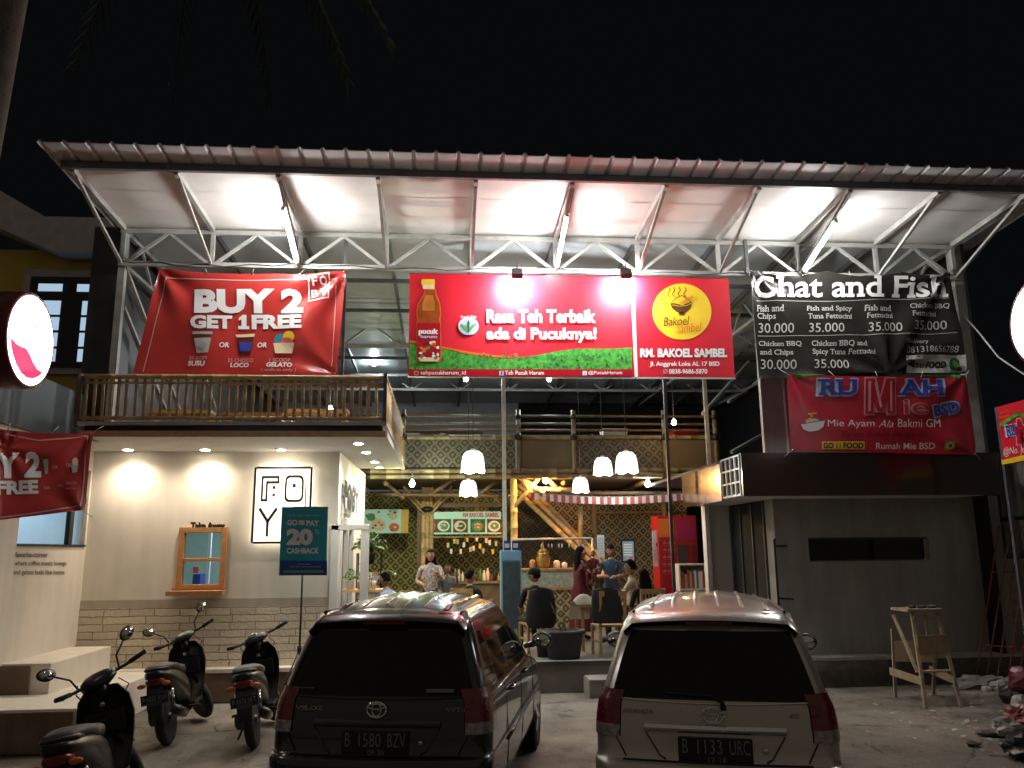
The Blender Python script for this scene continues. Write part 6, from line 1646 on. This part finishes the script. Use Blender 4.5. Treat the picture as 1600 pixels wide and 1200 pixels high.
# red cabinet
a, b_ = at(1031, 900, 16.3).x, at(1093, 900, 16.3).x
t_ = thing('red_cabinet', 'tall red booth shaped cabinet with lattice side and magenta top', 'cabinet', (a / 2 + b_ / 2, 16.3, FL))
c_ = at(1058, 900, 16.3).x
m_ = MB(); m_.box(a, b_, 16.3, 16.8, FL, 2.72, 'cabinet_red'); m_.build('case', t_, bevel=.01)
m_ = MB(); m_.box(c_ + .02, b_ - .02, 16.285, 16.299, 2.22, 2.66, 'cabinet_magenta'); m_.build('header', t_)
m_ = MB(); m_.box(a + .02, c_ - .02, 16.285, 16.299, 2.30, 2.66, 'orange_print'); m_.build('notice', t_)
m_ = MB(); m_.box(c_ + .04, c_ + .22, 16.288, 16.299, 1.2, 2.15, 'plastic_grey'); m_.box(b_ - .14, b_ - .05, 16.288, 16.299, 1.2, 2.15, 'brown_print'); m_.build('panel', t_)
s_ = Sign(flat(16.295)); s_.part('lattice')
for k in range(5):
    for q_ in (1036, 1043, 1050): s_.text('*', q_, 846 + k * 11, q_ + 5, 854 + k * 11, 'pink_print', 1, bold=.03)
s_.build(t_)
# white shelf with red books
a, b_ = at(1061, 900, 15.6).x, at(1110, 900, 15.6).x
t_ = thing('white_shelf', 'low white shelf filled with books before the red cabinet', 'shelf', (a / 2 + b_ / 2, 15.6, FL))
m_ = MB(); m_.box(a, a + .03, 15.6, 15.9, FL, 1.76, 'white'); m_.box(b_ - .03, b_, 15.6, 15.9, FL, 1.76, 'white'); m_.box(a, b_, 15.58, 15.9, 1.76, 1.79, 'white'); m_.box(a + .03, b_ - .03, 15.6, 15.88, 1.30, 1.33, 'white'); m_.box(a + .03, b_ - .03, 15.88, 15.9, FL, 1.76, 'trim_grey'); m_.build('frame', t_)
x_ = a + .04; k = 0
bks = ('book_d', 'book_d', 'book_a', 'book_d', 'book_c', 'book_d', 'white', 'book_b', 'white', 'white')
while x_ < b_ - .07:
    w_ = random.uniform(.03, .05); m_ = MB(); m_.box(x_, x_ + w_ - .004, 15.62, 15.8, 1.331, 1.331 + random.uniform(.26, .36), bks[k % 10])
    tag(m_.build('shelf_book', base=(x_, 15.62, 1.331)), 'upright book in the row on the low white shelf', 'book', 'books on the low white shelf'); x_ += w_; k += 1
# bottles and bowls on the stall counter, fan, clutter upstairs
for k in range(14):
    px = 706 + k * 5.6; q = at(px, 893, 18.75); hh = random.uniform(.12, .30); r = random.uniform(.025, .045); c_ = ('brown_print', 'green_mid', 'cream_print', 'white', 'coral_print', 'black', 'yellow_print')[k % 7]
    m_ = MB(); m_.lathe([(r * .9, 1.411), (r, 1.43), (r, 1.41 + hh * .65), (r * .45, 1.41 + hh * .8), (r * .45, 1.41 + hh)], (q.x, 18.75 + (k % 3) * .06, 0), c_, 12)
    tag(m_.build('sauce_bottle', base=(q.x, 18.75, 1.411)), 'bottle in the row along the food stall counter', 'bottle', 'bottles on the food stall counter')
for k in range(16):
    q = at(700 + k * 5, 848 + 10 * sin(k * 1.9), 18.85); m_ = MB(); m_.tube([q + V((0, 0, .10)), q], .002, 'wire', 4); m_.add([q + V((-.03, 0, 0)), q + V((.03, 0, 0)), q + V((.025, .01, -.11)), q + V((-.025, .01, -.11))], [(0, 1, 2, 3)], ('cream_print', 'white', 'yellow_print', 'grey_print')[k % 4])
    tag(m_.build('hanging_sachet', base=q), 'small sachet in the strings hanging under the menu board', 'sachet', 'sachets hanging in the food stall')
q = at(1029, 748, 18.4)
t_ = thing('wall_fan', 'black round wall fan right of the bare white bulb', 'fan', q)
RXm = Matrix.Rotation(radians(90), 3, 'X')
m_ = MB(); m_.lathe([(.20, -.05), (.235, 0), (.20, .05), (.19, .05), (.22, 0), (.19, -.05)], q, 'black', 22, mtx=RXm)
for k in range(12): a = 2 * pi * k / 12; m_.tube([q + V((0, -.06, 0)), q + V((cos(a) * .22, -.03, sin(a) * .22))], .004, 'black_metal', 4)
m_.build('cage', t_)
m_ = MB()
for k in range(4): a = 2 * pi * k / 4 + .4; m_.bar(q + V((cos(a) * .04, 0, sin(a) * .04)), q + V((cos(a) * .18, .01, sin(a) * .18)), .09, .008, 'black')
m_.build('blade', t_)
m_ = MB(); m_.ball(q + V((0, .08, 0)), .07, 'black', 10); m_.tube([q + V((0, .1, 0)), q + V((0, .5, .15))], .025, 'black', 6); m_.build('motor', t_)
for k, px in enumerate((672, 690, 700, 775, 905, 926, 946, 962, 1010, 1085)):
    q = at(px, 680, 18.6); wooden_chair('dark chair stood upstairs behind the mezzanine railing', V((q.x, 18.6 + (k % 3) * .5, 3.70)), 40 * k, 'bamboo_dark', 'chairs upstairs on the mezzanine')
for k, (px, w_, mt_, lb) in enumerate(((960, .28, 'paper', 'pale carton upstairs behind the mezzanine railing'), (725, .42, 'plain_mat', 'brown carton upstairs at the left of the mezzanine'), (1070, .30, 'cabinet_red', 'red crate upstairs by the orange bulb'))):
    q = at(px, 675, 18.3); m_ = MB(); m_.box(q.x - w_, q.x + w_, 18.2, 18.6, 3.70, 4.72, mt_); m_.box(q.x - w_ - .01, q.x + w_ + .01, 18.19, 18.61, 4.722, 4.76, mt_)
    tag(m_.build('storage_box', base=(q.x, 18.4, 3.7), bevel=.01), lb, 'box', 'boxes stored on the mezzanine')
# menu pictures on the back wall
def poster(name, label, cat, px0, py0, px1, py1, Y, face, edge=None):
    a, b_ = at(px0, py0, Y), at(px1, py1, Y)
    t_ = thing(name, label, cat, (a.x / 2 + b_.x / 2, Y, b_.z))
    m_ = MB(); m_.box(a.x, b_.x, Y, Y + .02, b_.z, a.z, face); m_.build('panel', t_)
    if edge:
        m_ = MB()
        for q in ((a.x - .03, a.x, b_.z, a.z), (b_.x, b_.x + .03, b_.z, a.z), (a.x - .03, b_.x + .03, a.z, a.z + .03), (a.x - .03, b_.x + .03, b_.z - .03, b_.z)): m_.box(q[0], q[1], Y - .02, Y + .03, q[2], q[3], edge)
        m_.build('frame', t_)
    return t_, Sign(flat(Y))
t_, s_ = poster('menu_board', 'long food menu board reading RM BAKOEL SAMBEL with five dish photos', 'menu board', 660, 800, 783, 834, 18.9, 'menu_print_glow')
s_.part('lettering').text('RM BAKOEL SAMBEL', 723, 801, 780, 808, 'coral_print', 2, bold=.04)
for k, (cx, c1, c2) in enumerate(((671, 'coral_print', 'brown_print'), (693, 'white_print', 'green_mid'), (719, 'cream_print', 'green_dark_print'), (746, 'green_mid', 'orange_print'), (772, 'white_print', 'green_mid'))):
    s_.part('dish_photo').rect(cx - 11, 811, cx + 12, 832, 'green_dark_print' if k % 2 else 'brown_print', 1).disc(cx, 822, 9.5, 8.5, c1, 2).disc(cx + 1, 822, 6.5, 5.5, c2, 3)
    for _ in range(9): s_.disc(cx + random.uniform(-5, 5), 822 + random.uniform(-4, 4), 1.6, 1.2, random.choice(['cream_print', 'coral_print', 'green_mid', 'white_print']), 4 + _ * .02, 8)
s_.build(t_)
m_ = MB()
for px in (655, 789): q = at(px, 850, 18.95); m_.box(q.x - .05, q.x + .05, 18.95, 19.05, FL, 3.05, 'bamboo_dark')
q, q2 = at(651, 797, 18.95), at(793, 797, 18.95); m_.box(q.x, q2.x, 18.94, 19.06, 3.05, 3.15, 'bamboo_dark'); m_.box(q.x + .12, q2.x - .12, 18.85, 19.0, 2.36, 2.40, 'bamboo_pale')
m_.box(q.x + .12, q2.x - .1, 18.6, 19.0, FL, 1.36, 'bamboo_dark'); m_.box(q.x + .10, q2.x - .08, 18.55, 19.05, 1.36, 1.41, 'bamboo_pale')
tag(m_.build('food_stall', base=(.4, 19, FL)), 'brown timber food stall frame holding the long menu board', 'stall')
t_, s_ = poster('menu_poster', 'bright menu poster with pictures of dishes on the green lit woven wall', 'poster', 567, 796, 627, 833, 19.6, 'menu_print_glow')
s_.part('dish_photo')
for cx, cy, r, c1 in ((580, 808, 7, 'green_mid'), (592, 820, 11, 'cream_print'), (590, 824, 6, 'coral_print'), (614, 806, 7, 'cream_print'), (616, 824, 8, 'orange_print'), (576, 824, 6, 'white_print')): s_.disc(cx, cy, r, r * .85, c1, 2 + cx * .001)
for _ in range(26): s_.disc(random.uniform(571, 624), random.uniform(799, 830), 2, 1.6, random.choice(['green_mid', 'white_print', 'orange_print', 'brown_print']), 3 + _ * .01, 8)
s_.build(t_)
t_, s_ = poster('yellow_poster', 'narrow yellow poster beside the dish poster', 'poster', 628, 796, 638, 833, 19.6, 'yellow_print')
t_, s_ = poster('notice_poster', 'narrow white notice hanging behind the standing man', 'poster', 933, 836, 945, 871, 16.8, 'paper')
s_.part('lettering')
for k in range(7): s_.line([(935, 841 + k * 4), (942 + (k % 3), 841 + k * 4)], 1.2, 'paper_blue', 1)
s_.build(t_)
t_, s_ = poster('notice_board', 'light blue framed notice on the woven wall right of the standing man', 'poster', 972, 845, 991, 876, 18.8, 'paper_blue', 'black')
s_.part('lettering')
for k in range(5): s_.line([(975, 851 + k * 4), (987, 851 + k * 4)], 1.4, 'white_print', 1)
s_.disc(986, 872, 2.5, 2.5, 'coral_print', 1).build(t_)
t_, s_ = poster('notice_poster', 'tall white notice at the left side of the red cabinet', 'poster', 1019, 829, 1030, 885, 16.4, 'paper')
s_.part('lettering').rect(1025, 848, 1030, 854, 'blue_print', 1)
for k in range(8): s_.line([(1021, 858 + k * 3), (1027, 858 + k * 3)], .8, 'trim_grey', 1)
s_.build(t_)
# plants, books and a bench outside the shop door
def leafy(label, c, r, h_, n_, mt_, potr=.09, name='potted_plant', potm='pot_black'):
    t_ = thing(name, label, 'plant', c); c = V(c)
    m_ = MB(); m_.lathe([(potr * .75, 0), (potr, potr * 1.7), (potr * 1.05, potr * 1.8)], c, potm, 16); m_.build('pot', t_)
    m_ = MB(); top = c + V((0, 0, potr * 1.8))
    for k in range(n_):
        a, el = random.uniform(0, 2 * pi), random.uniform(.1, 1.4)
        tip = top + V((cos(a) * r * cos(el), sin(a) * r * cos(el), h_ * sin(el) * random.uniform(.6, 1)))
        mid = top.lerp(tip, .6) + V((0, 0, h_ * .15)); sd_ = V((-sin(a), cos(a), 0)) * r * .16
        m_.tube([top, mid], .003, 'leaf', 4)
        m_.add([mid, mid.lerp(tip, .5) + sd_ + V((0, 0, .015)), tip - V((0, 0, .02)), mid.lerp(tip, .5) - sd_ + V((0, 0, .015))], [(0, 1, 2, 3)], random.choice([mt_, mt_, 'leaf']))
    m_.build('foliage', t_, fixn=False); return t_
q = at(577, 900, 14.4)
t_ = thing('book_rack', 'small dark rack stacked with books beside the shop door', 'rack', (q.x, 14.4, FL))
m_ = MB()
for x in (-.2, .2):
    for y in (-.12, .12): m_.bar((q.x + x, 14.4 + y, FL), (q.x + x, 14.4 + y, 2.05), .02, .02, 'black_metal')
for z in (1.15, 1.30, 1.88): m_.box(q.x - .2, q.x + .2, 14.28, 14.52, z - .01, z, 'black_metal')
m_.build('frame', t_)
z = 1.301
for k in range(9):
    hh = random.uniform(.035, .065); m_ = MB(); o_ = random.uniform(-.02, .02); m_.box(q.x - .17 + o_, q.x + .16 + o_, 14.29, 14.48, z, z + hh - .003, ('book_c', 'book_a', 'book_b', 'book_a', 'book_c', 'book_d', 'white', 'book_c', 'book_a')[k])
    tag(m_.build('stacked_book', base=(q.x, 14.38, z)), 'book in the flat pile on the small dark rack', 'book', 'books piled on the small rack'); z += hh
leafy('bright leafy plant in a dark pot on top of the book rack', (q.x, 14.4, 1.88), .34, .42, 90, 'leaf_lit', .10)
leafy('trailing green plant beside the book rack', (q.x + .26, 14.5, 1.55), .26, .10, 70, 'leaf_lit', .07)
q = at(540, 925, 13.3)
t_ = thing('side_counter', 'narrow wooden counter at the shop door holding small plants', 'counter', (-1.35, 13.5, FL))
m_ = MB(); m_.box(-1.58, -.98, 13.2, 13.7, 1.46, 1.50, 'wood_shelf'); m_.build('top', t_)
m_ = MB(); m_.box(-1.05, -1.0, 13.25, 13.3, FL, 1.46, 'steel'); m_.build('leg', t_)
leafy('small grass plant in a white pot on the narrow counter', (-1.48, 13.35, 1.50), .13, .22, 50, 'leaf_lit', .075, potm='white')
leafy('small white flowering plant on the narrow counter', (-1.22, 13.4, 1.50), .15, .15, 60, 'cloth_white', .07, potm='white')
for k, (x, c_) in enumerate(((-1.32, 'wood_warm'), (-1.10, 'cream_print'))):
    m_ = MB(); m_.lathe([(.03, 1.50), (.036, 1.61), (.03, 1.62)], (x, 13.26, 0), c_, 14); tag(m_.build('paper_cup', base=(x, 13.26, 1.50)), ('brown cup on the narrow counter at the shop door', 'cream cup at the right end of the narrow counter')[k], 'cup', 'cups on the narrow counter')

# ================================================================ THE YARD'S RIGHT SIDE
t_ = thing('step_ladder', 'raw wood step ladder with board treads standing before the grey wall', 'ladder', (6.6, 11.3, 0))
nl, nr, fl_, fr_ = V((6.27, 10.85, 0)), V((6.77, 10.88, 0)), V((6.33, 11.70, 0)), V((6.93, 11.78, 0))
tl, tr, bl, br_ = V((6.42, 11.22, 1.19)), V((6.80, 11.24, 1.19)), V((6.36, 11.62, 1.19)), V((6.86, 11.66, 1.0))
for a, b_ in ((nl, tl), (nr, tr), (fl_, V((6.36, 11.66, .92))), (fr_, V((6.84, 11.45, .62)))):
    m_ = MB(); m_.bar(a, b_, .045, .03, 'wood_raw', (0, 1, 0)); m_.build('leg', t_)
m_ = MB(); m_.bar(V((6.36, 11.6, 1.12)), V((6.30, 11.02, .42)), .04, .025, 'wood_raw'); m_.build('brace', t_)
m_ = MB(); m_.box(6.33, 6.84, 11.16, 11.60, 1.19, 1.225, 'wood_raw'); m_.build('top_board', t_)
for q0, q1, w_ in ((nl.lerp(tl, .64), nr.lerp(tr, .64), .26), (nl.lerp(tl, .93), nr.lerp(tr, .93), .05)):
    m_ = MB(); m_.bar(q0 + V((-.01, -.03, 0)), q1 + V((.03, -.03, 0)), .02, w_, 'wood_raw'); m_.build('tread', t_)
m_ = MB(); m_.bar(nl.lerp(tl, .36) + V((0, .05, 0)), nr.lerp(tr, .36) + V((0, .05, 0)), .12, .022, 'wood_raw'); m_.build('tread', t_)
m_ = MB(); m_.bar(V((6.36, 11.66, .62)), V((6.84, 11.5, .62)), .02, .28, 'wood_raw'); m_.build('tread', t_)
for a, b_ in ((V((6.31, 11.74, .34)), nl.lerp(tl, .27)), (fr_ + V((0, 0, .34)), nr.lerp(tr, .27))):
    m_ = MB(); m_.bar(a, b_ + V((-.02, -.04, 0)), .022, .10, 'wood_raw'); m_.build('side_rail', t_)
m_ = MB(); m_.bar(V((6.6, 11.2, .75)), V((6.6, 11.2, 1.18)), .03, .02, 'wood_raw'); m_.build('back_slat', t_)
def lump(m_, c, r, mt_, sq=(1, 1, 1), seed=0, n=9, rough=.35):
    rows = []
    for i in range(n + 1):
        a = pi * i / n; row = []
        for k in range(n + 3):
            b_ = 2 * pi * k / (n + 3); d = V((sin(a) * cos(b_), sin(a) * sin(b_), -cos(a)))
            f = 1 + rough * mnoise.noise(d * 1.6 + V((seed * 7.3, seed, 2)))
            row.append(V(c) + V((d.x * sq[0], d.y * sq[1], d.z * sq[2])) * r * f)
        rows.append(row)
    m_.grid(rows, mt_, False, True); return m_
m_ = MB()
for k in range(7): lump(m_, (6.5 + .05 * k, 11.35 + .05 * sin(k * 2), 1.245), .035, 'rubble_dark', (1.4, 1, .7), k)
tag(m_.build('rag', base=(6.6, 11.35, 1.225)), 'dark crumpled rag lying on top of the wooden step ladder', 'rag')
for i, (px, py, r, sq) in enumerate(((1520, 1072, .22, (1.5, .9, .62)), (1552, 1066, .20, (1.2, .9, .7)), (1563, 1080, .13, (1.2, 1, .8)), (1541, 1080, .08, (1, 1, .7)), (1590, 1078, .2, (1, 1, .7)), (1580, 1098, .16, (1, 1, .7)), (1545, 1150, .10, (1.3, 1, .5)), (1520, 1166, .07, (1.2, 1, .5)))):
    q = atz(px, py, 0)
    if q.y > 12.3: q = V((q.x * 12.2 / q.y, 12.2, 0))
    m_ = MB(); lump(m_, (q.x, q.y, r * sq[2] * .55), r * .8, 'stone' if i < 5 else 'rubble_dark', sq, i + 3, 8, .5)
    tag(m_.build('rubble_stone', base=q), ('longest pale stone block by the grey plinth', 'pale stone block right of the longest one', 'medium pale stone before the two blocks', 'small pale chip beside the stone blocks', 'pale stone at the far right under the rusty bars', 'dark lump between the stones and the rubbish bags', 'flat dark lump in front of the rubbish bags', 'smallest dark lump nearest the camera on the right')[i], 'stone', 'rubble on the right of the yard')
for i, (px, py, r, mt_, sq, lb) in enumerate(((1600, 1085, .19, 'bag_red', (1, 1, 1.0), 'deep red plastic bag at the foot of the rusty bars'), (1597, 1140, .17, 'bag_orange', (1.1, 1, .8), 'orange red plastic bag in the middle of the rubbish heap'), (1572, 1150, .14, 'bag_white', (1.1, 1, .7), 'white crumpled plastic bag left of the orange red bag'), (1606, 1122, .17, 'bag_white', (1, 1, .8), 'pale bag behind the orange red bag'), (1600, 1185, .18, 'bag_dark', (1.1, 1, .7), 'black bag at the lower right corner'))):
    q = atz(px, py, 0); q.y = min(q.y, 11.6)
    m_ = MB(); lump(m_, (q.x, q.y, r * sq[2] * .85), r, mt_, sq, i + 20, 12, .7); tag(m_.build('rubbish_bag', base=q), lb, 'rubbish bag', 'bags in the rubbish heap')
m_ = MB()
for k in range(760):
    if k < 260: x, y = random.gauss(6.6, .7), random.gauss(9.6, 1.0)
    elif k < 520: x, y = random.uniform(-4, 8), random.uniform(7.0, 12.2)
    else: x, y = random.uniform(4.9, 8.4), 12.5 - abs(random.gauss(0, .35))
    s1 = random.uniform(.01, .035) * (1 if k < 260 else .6); a = random.uniform(0, pi)
    if y > 12.2: continue
    c = V((x, y, .02 + s1 * .3)); d = V((cos(a), sin(a), random.uniform(-.2, .3))) * s1 * 1.6; d2 = V((-sin(a), cos(a), random.uniform(-.2, .3))) * s1
    m_.add([c - d, c + d2, c + d, c - d2], [(0, 1, 2, 3)], random.choice(['rubble_dark', 'stone', 'bark', 'stone', 'palm_leaf', 'paper' if k % 5 == 0 else 'bark']))
o = m_.build('ground_litter', fixn=False); o['kind'] = 'stuff'
t_ = thing('rusty_bar_fence', 'leaning fence of rusty reinforcing bars with bent tops at the right edge', 'fence', (8.6, 12.4, 0))
for k in range(15):
    b0 = V((7.98 + k * .10, 12.42 - k * .10, 0)); top = b0 + V((.72 + random.uniform(-.03, .03), .05, 2.32 + random.uniform(-.06, .10)))
    m_ = MB(); m_.tube([b0, b0.lerp(top, .5) + V((random.uniform(-.01, .01), 0, 0)), top, top + V((.05, -.02, .07)), top + V((.13, -.04, .05))], .012, 'rust', 6); m_.build('bar', t_)
for f in (.25, .72):
    m_ = MB(); a = V((7.98, 12.40, 0)) + V((.72 * f, .05, 2.32 * f)); m_.tube([a, a + V((1.5, -1.2, 0))], .012, 'rust', 6); m_.build('cross_bar', t_)
m_ = MB(); rows = []
for z in (1.95, 3.6):
    rows.append([(9.30 + .02 * (1 if i % 4 in (0, 1) else -1), 13.3 - i * .05, z) for i in range(60)])
m_.grid(rows, 'zinc_sheet', False); t_ = thing('zinc_fence', 'upright corrugated zinc sheet fence behind the projecting red sign', 'fence', (9.3, 12, 0)); m_.build('sheet', t_)
m_ = MB(); m_.tube([(9.24, 13.3, 2.5), (9.24, 10.4, 2.5)], .03, 'steel_dark', 8); m_.tube([(9.24, 13.35, 0), (9.24, 13.35, 3.6)], .035, 'steel_dark', 8); m_.build('frame', t_)
# palm hanging in from above on the left, and its trunk
t_ = thing('palm_tree', 'dark palm with drooping fronds hanging into the top left of the night sky', 'palm tree', (-3.9, 6.2, 0))
cr_ = V((-2.9, 8.6, 10.2))
m_ = MB(); m_.tube([(-2.2, 7.2, 0), (-2.4, 7.6, 4), (-2.7, 8.2, 8), cr_], [.01, .01, .01, .01], 'bark', 6)
m_ = MB(); tk = [V((-3.75, 6.2, 0)), V((-3.72, 6.2, 4)), V((-3.62, 6.3, 7)), V((-3.2, 7.6, 9.6)), cr_]
m_.tube(tk, [.20, .17, .16, .15, .12], 'bark', 14); m_.build('trunk', t_)
m_ = MB()
for k in range(11):
    a = 2 * pi * k / 11 + .2; d = V((cos(a), sin(a) * .8, 0)); pts = [cr_ + d * (2.3 * s_) + V((0, 0, .5 * s_ - 2.7 * s_ * s_)) for s_ in [i / 12 for i in range(13)]]
    m_.tube(pts, [.03 - .002 * i for i in range(13)], 'palm_leaf', 5)
    for i in range(2, 13):
        for sd_ in (-1, 1):
            for q_ in (0, .5):
                p = pts[i - 1].lerp(pts[i], q_); sdv = V((-d.y, d.x, 0)) * sd_
                L2 = .55 * (1 - abs(i - 6) / 11); tip = p + sdv * L2 * .5 + V((0, 0, -L2)) + d * .1
                m_.add([p, p.lerp(tip, .4) + d * .04, tip, p.lerp(tip, .4) - d * .04], [(0, 1, 2, 3)], 'palm_leaf')
m_.build('crown', t_, fixn=False)
